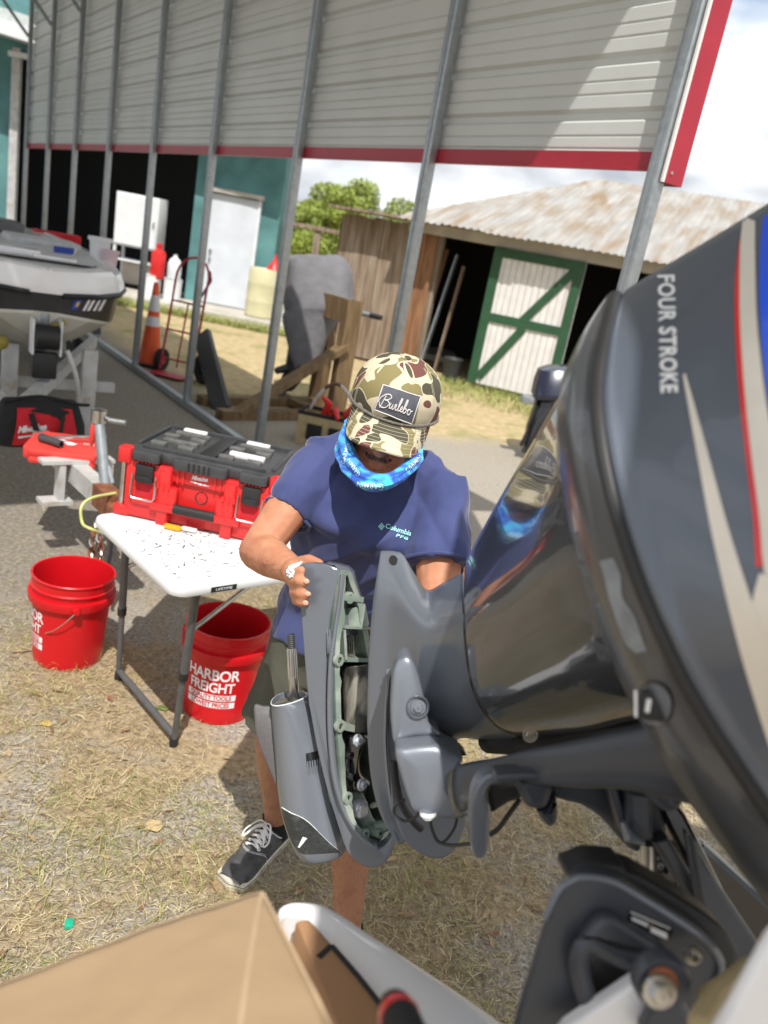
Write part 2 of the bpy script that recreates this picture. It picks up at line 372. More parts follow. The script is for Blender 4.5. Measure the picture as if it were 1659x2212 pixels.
MT['bluedecal'] = mat('blue_decal', (.004, .085, .75), .3, coat=.4)
MT['letter'] = mat('silver_letter', (.85, .86, .87), .45)
MT['glass'] = mat('clear_jug', (.7, .74, .78), .3)
MT['grass'] = mat('green_blade', (.13, .17, .04), .6, 0, .3, 30)
MT['leafdry'] = mat('dry_leaf', (.27, .15, .075), .75, 0, .4, 30)
MT['leafpale'] = mat('pale_leaf', (.5, .37, .2), .75, 0, .2, 60)
MT['stone'] = mat('gravel', (.34, .32, .29), .9, 0, .5, 14)
MT['hose'] = mat('yellow_green_hose', (.55, .58, .2), .4)
MT['bluebit'] = mat('blue_plastic', (.02, .06, .35), .4)
MT['pink'] = mat('pink_plastic', (.62, .48, .52), .5)
MT['greenbit'] = mat('green_glass', (.02, .4, .25), .3)

# ================================================================ the setting
WO = A(-2.067, 7.713, 0); WD = nrm(A(-.597, .802, 0)); WN = A(-WD[1], WD[0], 0)     # carport wall: origin, direction, inward normal
def WP(w, n, z): return WO + WD * w + WN * n + A(0, 0, z)

def ground_material():
    m = bpy.data.materials.new('ground_mix'); t, b, o = nodes(m); L = t.links.new; N = t.nodes.new
    tc = N('ShaderNodeTexCoord'); pos = tc.outputs['Object']
    def nz(s, d=5, dist=0.0):
        n = N('ShaderNodeTexNoise'); n.inputs['Scale'].default_value = s; n.inputs['Detail'].default_value = d; n.inputs['Roughness'].default_value = .6; n.inputs['Distortion'].default_value = dist; L(pos, n.inputs[0]); return n.outputs['Fac']
    def mth(op, a, c=None, clamp=False):
        n = N('ShaderNodeMath'); n.operation = op; n.use_clamp = clamp
        for i, q in enumerate((a, c)):
            if q is None: continue
            if isinstance(q, (int, float)): n.inputs[i].default_value = q
            else: L(q, n.inputs[i])
        return n.outputs[0]
    def lin(v, off):
        d = N('ShaderNodeVectorMath'); d.operation = 'DOT_PRODUCT'; L(pos, d.inputs[0]); d.inputs[1].default_value = tuple(v); return mth('SUBTRACT', d.outputs['Value'], off)
    def ramp(f, a, z, c0, c1):
        r = N('ShaderNodeValToRGB'); r.color_ramp.elements[0].position, r.color_ramp.elements[1].position = a, z; r.color_ramp.elements[0].color, r.color_ramp.elements[1].color = col(c0), col(c1); L(f, r.inputs[0]); return r.outputs[0]
    def mixc(f, a, c):
        x = N('ShaderNodeMix'); x.data_type = 'RGBA'; L(f, x.inputs[0]); L(a, x.inputs[6]); L(c, x.inputs[7]); return x.outputs[2]
    big = mth('SUBTRACT', nz(.9, 6), .5)
    def mask(d, wdt, amp): return mth('ADD', mth('DIVIDE', mth('ADD', d, mth('MULTIPLY', big, amp)), wdt), .5, True)
    soil = ramp(nz(38, 8), .3, .72, (.19, .14, .085), (.50, .39, .24))
    soil = mixc(ramp(nz(2.6, 5), .55, .75, (0, 0, 0), (.45,) * 3), soil, ramp(nz(60, 5), .35, .7, (.08, .09, .03), (.22, .2, .08)))
    grav = ramp(nz(70, 8), .32, .7, (.15, .132, .11), (.50, .46, .40))
    c = mixc(ramp(nz(1.9, 5, .5), .46, .58, (0, 0, 0), (1, 1, 1)), soil, grav)
    road = ramp(nz(50, 9), .3, .72, (.24, .212, .175), (.43, .395, .34)); road = mixc(ramp(nz(.7, 5), .4, .7, (0, 0, 0), (.5,) * 3), road, ramp(nz(20, 6), .3, .7, (.25, .21, .15), (.42, .37, .28)))
    c = mixc(mask(lin((0, 1, 0), 4.4), 1.2, 2.2), c, road)
    far = ramp(nz(9, 8), .3, .72, (.33, .25, .13), (.55, .44, .26)); far = mixc(ramp(nz(1.3, 6), .52, .66, (0, 0, 0), (.8,) * 3), far, ramp(nz(25, 5), .3, .7, (.12, .15, .04), (.3, .3, .1)))
    c = mixc(mask(lin((-.15, 1, 0), 8.6), .7, 1.6), c, far)
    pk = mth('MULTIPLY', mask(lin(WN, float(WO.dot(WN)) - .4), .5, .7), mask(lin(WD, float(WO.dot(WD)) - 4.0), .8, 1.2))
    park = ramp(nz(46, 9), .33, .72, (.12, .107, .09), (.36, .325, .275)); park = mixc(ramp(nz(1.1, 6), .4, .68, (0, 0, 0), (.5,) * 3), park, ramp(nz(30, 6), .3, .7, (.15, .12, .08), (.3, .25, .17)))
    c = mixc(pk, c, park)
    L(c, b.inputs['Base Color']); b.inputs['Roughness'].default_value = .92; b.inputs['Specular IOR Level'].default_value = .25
    bp = N('ShaderNodeBump'); bp.inputs['Strength'].default_value = .8; bp.inputs['Distance'].default_value = .012; L(nz(55, 8), bp.inputs['Height']); L(bp.outputs[0], b.inputs['Normal'])
    return m
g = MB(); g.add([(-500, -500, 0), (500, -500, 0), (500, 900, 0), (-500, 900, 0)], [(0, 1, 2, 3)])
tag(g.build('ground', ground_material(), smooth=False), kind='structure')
s = MB(); s.box((-5.2, 16.0, .05), (12, 1.55, .1)); tag(s.build('concrete_slab', MT['concrete'], smooth=False), kind='structure')

# ---------------------------------------------------------------- carport
EAVE = 4.75
car = thing('carport', 'tall metal carport with grey ribbed wall sheets, red trim and galvanized posts', 'carport', WP(0, 0, 0))
first = None
def post_mesh():
    mb = MB()
    mb.rbox((0, 0, EAVE / 2), (.062, .062, EAVE), .008)
    mb.box((.0, .032, EAVE / 2), (.018, .008, EAVE)); mb.box((.0, -.032, EAVE / 2), (.018, .008, EAVE))
    return mb
ang = math.atan2(WD[1], WD[0])
for i in range(9):
    w = -4.957 + 1.643 * i
    if first is None:
        first = bpy.data.objects.new('post', post_mesh().mesh('post')); C.objects.link(first); first.data.materials.append(MT['galv']); o = first
    else:
        o = first.copy(); C.objects.link(o)
    o.parent = car; o.location = tuple(WP(w, .045, 0) - WP(0, 0, 0)); o.rotation_euler = (0, 0, ang)
mb = MB(); mb.beam(WP(-4.0, .045, .035), WP(8.3, .045, .035), .062, .06); mb.build('base_rail', MT['galv'], car, ang=20)
for i in range(9):
    w = -4.957 + 1.643 * i
    mb = MB(); mb.beam(WP(w, .08, 3.95), WP(w, .95, EAVE + .12), .04, .04); mb.build('knee_brace', MT['galv'], car, ang=20)
# ribbed horizontal wall sheets, each a part: profile runs up the wall
def rib_profile(z0, z1):
    pts = [(0, z0)]; pitch = .23; z = math.ceil(z0 / pitch - 1e-6) * pitch
    while z < z1 - .02:
        for dz, dn in ((-.030, 0), (-.014, -.022), (.014, -.022), (.030, 0)):
            if z0 < z + dz < z1: pts.append((dn, z + dz))
        for dz in (.088, .142):
            for e, dn in ((-.007, 0), (0, -.006), (.007, 0)):
                if z0 < z + dz + e < z1: pts.append((dn, z + dz + e))
        z += pitch
    pts.append((0, z1)); return pts
zs = [2.30, 3.108, 3.996, EAVE + .02]
for i in range(3):
    pr = rib_profile(zs[i] + (0 if i == 0 else -.02), zs[i + 1]); off = -.0015 * (i + 1)
    mb = MB(); th = .0012
    a = [WP(-5.0, off - .008 + n, z) for n, z in pr]; b_ = [WP(8.3, off - .008 + n, z) for n, z in pr]
    a2 = [p - WN * th for p in a]; b2 = [p - WN * th for p in b_]
    mb.grid([a, b_]); mb.grid([a2, b2], True); mb.grid([a, a2], True); mb.grid([b_, b2])
    mb.build('wall_sheet', MT['panel'], car, smooth=False)
mb = MB(); mb.box(WP(1.65, .006, 2.337), (13.25, .012, .072), (WD, WN, A(0, 0, 1))); mb.box(WP(1.65, .012, 2.298), (13.25, .03, .004), (WD, WN, A(0, 0, 1)))
mb.build('bottom_trim', MT['redtrim'], car, smooth=False)
mb = MB(); mb.box(WP(-5.008, -.012, 3.5), (.006, .11, 2.5), (WD, WN, A(0, 0, 1))); mb.box(WP(-4.963, -.066, 3.5), (.09, .006, 2.5), (WD, WN, A(0, 0, 1)))
mb.build('corner_trim', MT['redtrim'], car, smooth=False)
mb = MB(); mb.box(WP(-5.001, .05, 3.5), (.012, .014, 2.5), (WD, WN, A(0, 0, 1))); mb.build('corner_backing', MT['whitetrim'], car, smooth=False)
mb = MB(); mb.lathe([(0.001, .005), (.006, .004), (.008, 0), (.008, -.002)], WP(-5.012, .02, 2.29), 8, (WN, A(0, 0, 1), -WD)); mb.build('screw', MT['steel'], car)
RW_, RP = 6.4, .27
for i in range(2):
    n0, n1 = (-.12, RW_ / 2) if i == 0 else (RW_ / 2 + .004, RW_ + .12)
    hz = lambda n: EAVE + .09 + RP * (n if n < RW_ / 2 else RW_ - n)
    mb = MB(); rows = []
    for k in range(60):
        w = -5.6 + k * (14.25 / 59); d = .02 if k % 2 else 0
        rows.append([WP(w, n0, hz(n0) + d), WP(w, n1, hz(n1) + d)])
    mb.grid(rows); mb.grid([[p - A(0, 0, .004) for p in r] for r in rows], True); mb.build('roof_sheet', MT['roofmetal'], car, smooth=False)
for i in range(9):
    w = -4.957 + 1.643 * i
    mb = MB(); mb.beam(WP(w, .04, EAVE + .03), WP(w, RW_ / 2, EAVE + .03 + RP * RW_ / 2), .05, .05); mb.beam(WP(w, RW_ / 2, EAVE + .03 + RP * RW_ / 2), WP(w, RW_ - .04, EAVE + .03), .05, .05)
    mb.build('roof_bow', MT['galv'], car, ang=20)
    mb = MB(); mb.beam(WP(w, RW_ - .03, 0), WP(w, RW_ - .03, EAVE + .05), .06, .06); mb.build('far_post', MT['galv'], car, ang=20)

# ---------------------------------------------------------------- teal building
BY = 16.8
bld = thing('teal_building', 'teal stucco workshop with wide dark opening, grey door and white fascia', 'building', (-6, BY, 0))
mb = MB(); mb.box((-11.35, BY + .12, 2.6), (5.6, .24, 5.2)); mb.build('wall', MT['teal'], bld, smooth=False)        # left of the opening
mb = MB(); mb.box((-3.98, BY + .12, 1.9), (1.72, .24, 3.8)); mb.build('wall', MT['teal'], bld, smooth=False)        # right of the opening
mb = MB(); mb.box((-6.695, BY + .12, 4.5), (3.71, .24, 1.06)); mb.build('header_wall', MT['teal'], bld, smooth=False)
mb = MB(); mb.box((-3.24, BY + .5, 1.9), (.24, .5, 3.8)); mb.build('side_wall', MT['teal'], bld, smooth=False)
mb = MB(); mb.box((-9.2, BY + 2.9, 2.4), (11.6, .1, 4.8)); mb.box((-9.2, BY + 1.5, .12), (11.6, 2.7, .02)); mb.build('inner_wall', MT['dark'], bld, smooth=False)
mb = MB(); mb.box((-8.47, BY - .03, 2.1), (.16, .1, 4.0)); mb.build('jamb', MT['trailer'], bld, smooth=False)
mb = MB(); mb.box((-8.3, BY - .06, 3.98), (.6, .14, .09)); mb.build('header_trim', MT['white'], bld, smooth=False)
RE = lambda x: 4.42 - .11 * (x + 8.5)
rf = MB(); x0, x1 = -14.5, -3.0
rf.add([(x0, BY - .95, RE(x0)), (x1, BY - .95, RE(x1)), (x1, BY + 3, RE(x1) + 1.2), (x0, BY + 3, RE(x0) + 1.2)], [(0, 1, 2, 3)])
rf.add([(x0, BY - .95, RE(x0) - .05), (x1, BY - .95, RE(x1) - .05), (x1, BY + 3, RE(x1) + 1.15), (x0, BY + 3, RE(x0) + 1.15)], [(0, 3, 2, 1)])
roof = rf.build('roof', MT['shingle'], bld, smooth=False)
mb = MB(); mb.beam((x0, BY - .97, RE(x0) - .12), (x1, BY - .97, RE(x1) - .12), .03, .24); mb.build('fascia', MT['white'], roof, smooth=False)
mb = MB(); mb.add([(x0, BY - .95, RE(x0) - .22), (x1, BY - .95, RE(x1) - .22), (x1, BY + .0, RE(x1) - .2), (x0, BY, RE(x0) - .2)], [(0, 1, 2, 3)]); mb.build('soffit', MT['white'], roof, smooth=False)
dr = MB(); dr.rbox((-4.02, BY - .025, 1.17), (.96, .05, 2.1), .006); door = dr.build('door', MT['doorwhite'], bld, ang=20)
mb = MB()
for cx in (-4.52, -3.52): mb.box((cx, BY - .03, 1.18), (.05, .09, 2.2))
mb.build('door_frame', MT['white'], bld, smooth=False)
mb = MB(); mb.box((-4.02, BY - .06, 2.285), (1.14, .16, .08)); mb.build('door_hood', MT['concrete'], bld, smooth=False)
for z in (.98, 1.14):
    mb = MB(); mb.lathe([(.001, .06), (.03, .055), (.033, .03), (.018, .02), (.03, 0)], (-4.4, BY - .05, z), 14, (A(1, 0, 0), A(0, 0, 1), A(0, -1, 0))); mb.build('knob', MT['steel'], door)

# ---------------------------------------------------------------- wooden shed
S0 = A(-1.53, 13.62, 0); SD = nrm(A(2.45, -.87, 0)); SN = A(-SD[1], SD[0], 0)      # along the front, into the shed
def SP(a, b, z): return S0 + SD * a + SN * b + A(0, 0, z)
SAX = (SD, SN, A(0, 0, 1))
shed = thing('wooden_shed', 'weathered plank shed with rusty tin roof and a white door braced in green', 'shed', SP(3, 0, 0))
a = 0.0; k = 0
while a < 1.5:                                   # vertical planks left of the opening
    wd = random.uniform(.13, .19); h = 2.18 + random.uniform(-.03, .02)
    mb = MB(); mb.box(SP(a + wd / 2, random.uniform(-.008, .008), h / 2 + .04), (wd - .008, .022, h), SAX)
    mb.build('plank', MT['plank'] if a < 1.1 else MT['plankred'], shed, smooth=False); a += wd; k += 1
for a in (1.66, 4.95, 7.6):
    mb = MB(); mb.box(SP(a, .12, 1.08), (.12, .12, 2.16), SAX); mb.build('shed_post', MT['plank'], shed, smooth=False)
a = 5.05
while a < 8.4:
    wd = random.uniform(.14, .2); mb = MB(); mb.box(SP(a + wd / 2, random.uniform(-.008, .008), 1.06), (wd - .008, .022, 2.1), SAX); mb.build('plank', MT['plank'], shed, smooth=False); a += wd
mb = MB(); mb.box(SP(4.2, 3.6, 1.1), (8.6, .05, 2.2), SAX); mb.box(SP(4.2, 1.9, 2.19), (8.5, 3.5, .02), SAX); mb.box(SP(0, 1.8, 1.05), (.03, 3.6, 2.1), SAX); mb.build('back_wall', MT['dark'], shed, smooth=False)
mb = MB(); mb.beam(SP(1.2, -.12, 2.22), SP(8.6, -.12, 2.22), .05, .2); mb.build('eave_beam', MT['concrete'], shed, smooth=False)
mb = MB(); mb.beam(SP(-.1, -.1, 2.27), SP(2.6, -.1, 2.30), .5, .04); mb.build('plank_cap', MT['plank'], shed, smooth=False)
# tin roof: corrugated sheets side by side, each its own
RZ0, RZ1, RB = 2.28, 3.78, 4.6
r0 = 1.15
def rzf(b): return RZ0 + (RZ1 - RZ0) * (b + .45) / (RB + .45)
for i in range(13):
    a0 = r0 + i * .66; mb = MB(); rows = []; ln = -.45 - random.uniform(0, .08); lift = .006 * (i % 2) + random.uniform(0, .006)
    for k in range(19):
        aa = a0 + k * .68 / 18; zz = .012 * math.sin(k * math.pi * 2 / 3.0) + lift
        b_hi = min(RB, -.45 + max(.0, (aa - r0 + .1)) * (RB + .45) / 1.95)
        rows.append([SP(aa, ln + (b_hi - ln) * t, rzf(ln + (b_hi - ln) * t) + zz) for t in (0, .33, .66, 1)])
    mb.grid(rows); mb.grid([[p - A(0, 0, .004) for p in r] for r in rows], True); mb.build('roof_sheet', MT['rust'], shed, smooth=False)
rb = MB(); rb.add([SP(r0 + 1.9, RB, RZ1 - .01), SP(11, RB, RZ1 - .01), SP(11, 9, 2.4), SP(r0, 9, 2.4)], [(0, 1, 2, 3)]); rb.build('rear_roof', MT['rust'], shed, smooth=False)
# the braced door, standing open flat against the front
DA, DW, DH = 2.62, 1.36, 2.02
def DP(u, v, off): return SP(DA + u, -.14 - off, .1 + v)
mb = MB(); mb.box(DP(DW / 2, DH / 2, -.02), (DW, .02, DH), SAX); dd = mb.build('braced_door', MT['whiteboard'], shed, smooth=False)
for i in range(14):
    w_ = DW / 14; mb = MB(); mb.box(DP(w_ * (i + .5), DH / 2, .004 + .003 * (i % 2)), (w_ - .008, .016, DH - .01), SAX); mb.build('board', MT['whiteboard'], dd, smooth=False)
def bar(u0, v0, u1, v1, off, w=.14):
    a_, b_ = DP(u0, v0, off), DP(u1, v1, off); z = nrm(b_ - a_); x = np.cross(SN, z)
    m_ = MB(); m_.box((a_ + b_) / 2, (w, .022, np.linalg.norm(b_ - a_)), (x, SN, z)); m_.build('frame_board', MT['green'], dd, smooth=False)
bar(.07, 0, .07, DH, .030); bar(DW - .07, 0, DW - .07, DH, .030)
bar(.14, DH - .07, DW - .14, DH - .07, .028)
bar(.14, DH * .5, DW - .14, DH * .5, .028, .13)
bar(DW * .47, DH * .52, DW - .14, DH - .15, .033, .12); bar(.16, .1, DW * .5, DH * .47, .033, .12)
# boards and a tub left in the opening
for i, (a0, a1, h, m_, lb) in enumerate([(1.75, 1.9, 1.9, 'galv', 'silver leaning metal strip at the left of the shed opening'), (1.98, 2.04, 1.75, 'plank', 'grey plank leaning in the shed opening beside metal strip'), (1.58, 1.72, 1.95, 'plankred', 'brown board leaning in the shed opening close to the braced door')]):
    mb = MB(); mb.beam(SP(a0, -.03 + .1 * i, 0), SP(a1, .35, h), .1, .025, up=tuple(SD)); solo(mb, 'leaning_board', MT[m_], lb, 'board', 'boards leaning in the shed opening', smooth=False)
mb = MB(); mb.lathe([(.001, .01), (.12, .01), (.15, .36), (.158, .37), (.15, .38), (.14, .36), (.115, .03), (.001, .03)], SP(2.3, -.05, 0), 20); solo(mb, 'tub', MT['charcoal'], 'dark tub standing on the ground in the shed opening', 'tub')
# lean-to at the far left of the shed
lt = thing('lean_to', 'low lean-to roof on a post beside the plank shed, trees behind', 'lean-to', (-2.1, 17, 0))
mb = MB(); mb.box((-2.1, 17.3, 1.93), (1.5, 1.8, .07)); mb.build('roof', MT['plank'], lt, smooth=False)
for x in (-2.28, -1.5):
    mb = MB(); mb.box((x, 16.5, .95), (.12, .12, 1.9)); mb.build('post', MT['plank'], lt, smooth=False)
mb = MB(); mb.box((-2.4, 18.1, .55), (1.0, .05, 1.1)); mb.build('back_board', MT['lumber'], lt, smooth=False)

# ---------------------------------------------------------------- trees behind
def tree(x, y, h, r, seed, label, n=13000):
    R = np.random.default_rng(seed); t = thing('tree', label, 'tree', (x, y, 0), 0, 'trees behind the sheds')
    mb = MB(); top = A(x + R.uniform(-.4, .4), y, h * .62); mb.limb([A(x, y, 0), A(x + .05, y, h * .3), top], [.22, .17, .08], 8)
    cl = []
    for i in range(9):
        a_ = R.uniform(0, 6.28); e = A(x + math.cos(a_) * r * R.uniform(.35, .8), y + math.sin(a_) * r * .7, h * R.uniform(.25, .88)); mb.limb([A(x, y, h * R.uniform(.2, .45)), (A(x, y, h * .4) + e) / 2 + A(0, 0, .2), e], [.09, .06, .02], 6); cl.append((e, r * R.uniform(.34, .52)))
    cl.append((top, r * .5)); mb.build('trunk', MT['bark'], t)
    v, f = [], []
    for i in range(n):
        c, rr = cl[R.integers(len(cl))]; d = R.normal(size=3); d /= np.linalg.norm(d); p = c + d * rr * (R.uniform(.3, 1) ** .5) * A(1, 1, .8)
        u = R.normal(size=3); u /= np.linalg.norm(u); w = np.cross(u, R.normal(size=3)); w /= np.linalg.norm(w); sz = R.uniform(.03, .07); b_ = len(v)
        v += [p - u * sz, p + w * sz * .6, p + u * sz, p - w * sz * .6]; f.append((b_, b_ + 1, b_ + 2, b_ + 3))
    mb = MB(); mb.add(v, f); mb.build('crown', MT['leaf'], t, smooth=False)
for i, (px, d, h, r, lb) in enumerate([(655, 26, 3.4, 1.35, 'rounded green tree showing left of the plank shed, beside the teal wall'), (735, 27, 3.9, 1.5, 'tallest green tree between the teal building and the plank shed'), (815, 28, 4.0, 1.6, 'green tree behind the left end of the tin roof'), (690, 24, 2.9, 1.0, 'green tree half hidden by the corner of the teal building'), (1655, 40, 4.9, 1.6, 'small treetop showing over the right end of the tin roof')]):
    q = P(px, 430, d); tree(q[0], q[1], h, r, 40 + i, lb)

# ================================================================ things in the background
def on(x, y, z=0.0): return G(x, y, z)
# white cabinet in the workshop opening
q = A(-5.88, 16.55, .1); t = thing('cabinet', 'white cabinet with open lower shelf standing in the workshop opening', 'cabinet', q)
mb = MB(); mb.rbox(q + A(0, .3, 1.32), (.86, .55, 1.0), .02); mb.build('cupboard', MT['white'], t)
mb = MB(); mb.box(q + A(0, .012, 1.32), (.8, .02, .92)); dd2 = mb.build('door', MT['white'], t, smooth=False)
mb = MB(); mb.box(q + A(.36, -.01, 1.3), (.02, .03, .12)); mb.build('handle', MT['charcoal'], dd2, smooth=False)
for sx in (-.4, .4):
    for sy in (.06, .54):
        mb = MB(); mb.box(q + A(sx, sy, .41), (.05, .05, .82)); mb.build('leg', MT['white'], t, smooth=False)
mb = MB(); mb.box(q + A(0, .3, .55), (.84, .52, .03)); mb.build('shelf', MT['white'], t, smooth=False)
mb = MB(); mb.box(q + A(0, .5, .3), (.76, .02, .46)); mb.build('back_panel', MT['concrete'], t, smooth=False)
# drums and jugs on the slab
def drum(c, r, h, m, label, g=None):
    t = thing('drum', label, 'drum', c, 0, g); mb = MB()
    mb.lathe([(.001, 0), (r * .92, 0), (r, .03), (r, h * .3), (r * 1.02, h * .33), (r, h * .36), (r, h * .66), (r * 1.02, h * .69), (r, h * .72), (r, h - .05), (r * .93, h), (r * .9, h - .015), (.001, h - .015)], c, 28); mb.build('body', m, t)
    mb = MB(); mb.lathe([(.001, .03), (.03, .03), (.035, 0)], c + A(r * .5, 0, h - .015), 12); mb.build('bung', MT['white'], t); return t
dq = A(-3.12, 16.05, .1)
drum(dq, .30, .92, MT['drum'], 'cream plastic drum with a red funnel on top', 'plastic drums beside the grey door')
drum(A(-2.42, 16.0, .1), .27, .86, MT['white'], 'white plastic drum behind the covered outboard', 'plastic drums beside the grey door')
mb = MB(); mb.lathe([(.15, 0), (.155, .01), (.15, .02), (.03, .2), (.022, .29), (.015, .29), (.022, .2), (.14, .02)], dq + A(.17, -.02, .925), 20); solo(mb, 'funnel', MT['red'], 'red funnel upside down on the cream drum', 'funnel')
q = A(-4.75, 15.9, .1)
mb = MB(); mb.lathe([(.001, 0), (.13, 0), (.14, .02), (.14, .46), (.12, .52), (.05, .55), (.05, .6), (.06, .6), (.06, .66), (.001, .66)], q + A(-.42, .05, .36), 20); t = solo(mb, 'red_jug', MT['red'], 'tall red fuel jug on a white pail beside the hand truck', 'jug')
mb = MB(); mb.lathe([(.001, 0), (.16, 0), (.17, .42), (.18, .42), (.001, .425)], q + A(-.5, .05, 0), 20); solo(mb, 'pail', MT['white'], 'white pail under the red fuel jug', 'pail', 'white pails by the workshop')
mb = MB(); mb.lathe([(.001, 0), (.16, 0), (.17, .42), (.18, .42), (.001, .425)], q + A(-.08, .0, 0), 20); solo(mb, 'pail', MT['white'], 'white pail under the clear jug', 'pail', 'white pails by the workshop')
mb = MB(); mb.lathe([(.001, 0), (.12, 0), (.13, .02), (.13, .26), (.1, .34), (.035, .4), (.035, .44), (.001, .44)], q + A(-.08, 0, .43), 20); solo(mb, 'clear_jug', MT['glass'], 'pale clear jug standing on the white pail', 'jug')
# traffic cone
q = on(322, 790); t = thing('traffic_cone', 'orange traffic cone with two white bands beside a carport post', 'traffic cone', q); hC = .95
mb = MB(); mb.rbox(q + A(0, 0, .02), (.36, .36, .04), .05); mb.build('base', MT['rubber'], t)
rC = lambda z: .135 - .105 * (z / hC)
def band(z0, z1, m, nm, k=0):
    mb = MB(); mb.lathe([(rC(z0) + k - .006, z0), (rC(z0) + k, z0), (rC(z1) + k, z1), (rC(z1) + k - .006, z1)], q, 24); mb.build(nm, m, t)
mb = MB(); mb.lathe([(rC(0.04), .04), (rC(hC), hC), (rC(hC) - .008, hC + .012), (rC(hC) - .014, hC), (rC(.04) - .012, .04)], q, 24); mb.build('cone', MT['orange'], t)
band(.47, .58, MT['white'], 'band', .002); band(.64, .82, MT['white'], 'band', .002)
# hand truck
q = (on(345, 812) + on(408, 815)) / 2; ux = nrm(on(412, 822) - on(347, 806)); ux[2] = 0; ux = nrm(ux); uy = A(-ux[1], ux[0], 0)
t = thing('hand_truck', 'red tubular hand truck with black tyres between the carport posts', 'hand truck', q)
def HT(a, b, z): return q + ux * a + uy * b + A(0, 0, z)
arc = [HT(-.2, .0, .05), HT(-.2, .1, .6), HT(-.2, .16, 1.05)] + [HT(-.2 * math.cos(x), .17 + .05 * math.sin(x), 1.1 + .22 * math.sin(x)) for x in np.linspace(0.1, math.pi - .1, 9)] + [HT(.2, .16, 1.05), HT(.2, .1, .6), HT(.2, 0, .05)]
mb = MB(); mb.tube(arc, .014, 8); mb.build('frame', MT['redtrim'], t)
for z in (.18, .5, .82):
    mb = MB(); mb.tube([HT(-.2, .1 * z / .6, z), HT(.2, .1 * z / .6, z)], .011, 8); mb.build('crossbar', MT['redtrim'], t)
mb = MB(); mb.tube([HT(0, .02, .1), HT(0, .14, .82)], .01, 8); mb.build('center_rail', MT['redtrim'], t)
mb = MB(); mb.box(HT(0, -.12, .03), (.42, .24, .008), (ux, uy, A(0, 0, 1))); mb.build('toe_plate', MT['redtrim'], t, smooth=False)
mb = MB(); mb.tube([HT(.1, .14, .82), HT(.16, .3, 1.1), HT(.19, .2, 1.2)], .014, 8); mb.build('handle', MT['charcoal'], t)
for sx in (-.27, .27):
    mb = MB(); mb.lathe([(.05, -.03), (.1, -.04), (.125, -.03), (.13, 0), (.125, .03), (.1, .04), (.05, .03)], HT(sx, .14, .13), 20, (uy, A(0, 0, 1), ux)); w_ = mb.build('wheel', MT['rubber'], t)
    mb = MB(); mb.lathe([(.001, -.02), (.052, -.03), (.052, .03), (.001, .02)], HT(sx, .14, .13), 14, (uy, A(0, 0, 1), ux)); mb.build('hub', MT['redtrim'], w_)
# black ramp board leaning on the post
a_, b_ = on(480, 890), P(437, 722, 8.35)
mb = MB(); ax = nrm(b_ - a_); sx = nrm(np.cross(ax, A(-.3, -1, .1))); mb.rbox((a_ + b_) / 2, (.2, .07, np.linalg.norm(b_ - a_)), .02, (sx, np.cross(ax, sx), ax)); mb.box((a_ + b_) / 2 + np.cross(ax, sx) * .04, (.16, .02, np.linalg.norm(b_ - a_) * .95), (sx, np.cross(ax, sx), ax))
solo(mb, 'ramp', MT['charcoal'], 'long black ramp leaning against a carport post', 'ramp')
c = on(436, 832) + A(0, .1, .17); mb = MB(); mb.lathe([(.07, -.05), (.14, -.06), (.17, -.045), (.175, 0), (.17, .045), (.14, .06), (.07, .05)], c, 20, (nrm(A(.8, -.6, 0)), A(0, 0, 1), nrm(A(.6, .8, 0)))); solo(mb, 'tyre', MT['rubber'], 'small black tyre behind the leaning ramp', 'tyre')

# ---------------------------------------------------------------- wooden engine stand and the covered outboard
sb = on(722, 905); st = thing('engine_stand', 'timber engine stand of posts and a slanting brace', 'stand', sb)
u1 = nrm((on(722, 905) - on(470, 905)) * A(1, 1, 0)); u2 = A(-u1[1], u1[0], 0)
def TP(a, b, z): return sb + u1 * a + u2 * b + A(0, 0, z)
SX = (u1, u2, A(0, 0, 1))
mb = MB(); mb.box(TP(0, 0, .62), (.20, .09, 1.24), SX); mb.build('post', MT['lumber'], st, smooth=False)
mb = MB(); mb.box(TP(.16, .55, .62), (.10, .2, 1.24), SX); mb.build('post', MT['lumber'], st, smooth=False)
mb = MB(); mb.beam(TP(-1.22, -.02, .06), TP(-.03, -.02, .78), .06, .14, up=tuple(u2)) ; mb.build('brace', MT['lumber'], st, smooth=False)
mb = MB(); mb.box(TP(-.55, .0, .045), (1.7, .14, .09), SX); mb.build('base_board', MT['lumber'], st, smooth=False)
mb = MB(); mb.box(TP(-.45, .55, .045), (1.7, .14, .09), SX); mb.build('base_board', MT['lumber'], st, smooth=False)
mb = MB(); mb.box(TP(-.2, .3, .06), (.14, .9, .07), SX); mb.build('cross_board', MT['lumber'], st, smooth=False)
mb = MB(); mb.box(TP(.0, .28, 1.12), (.05, .62, .24), SX); mb.build('transom_board', MT['lumber'], st, smooth=False)
oc = thing('covered_outboard', 'outboard motor under a grey canvas cover, hung on the timber stand', 'outboard motor', TP(-.28, .3, 0))
ringsC = []
for (cx, cy, hw, hd, dx) in [(672, 553, 38, .14, 0), (682, 558, 58, .2, 0), (690, 590, 68, .26, 0), (688, 640, 74, .29, 0), (690, 665, 74, .29, 0), (676, 680, 64, .26, 0), (665, 730, 45, .2, 0), (660, 790, 26, .13, 0)]:
    c = P(cx, cy, 8.75); ringsC.append([c + RT * hw * 8.75 / FOC * math.copysign(abs(math.cos(a)) ** .75, math.cos(a)) * (1 + .05 * math.sin(5 * a + cy) + .045 * math.sin(11 * a + cy * .02) + .03 * math.sin(17 * a - cy * .03)) + A(0, 1, 0) * hd * math.copysign(abs(math.sin(a)) ** .8, math.sin(a)) + UPC * .02 * math.sin(3 * a) for a in np.arange(28) * 2 * math.pi / 28])
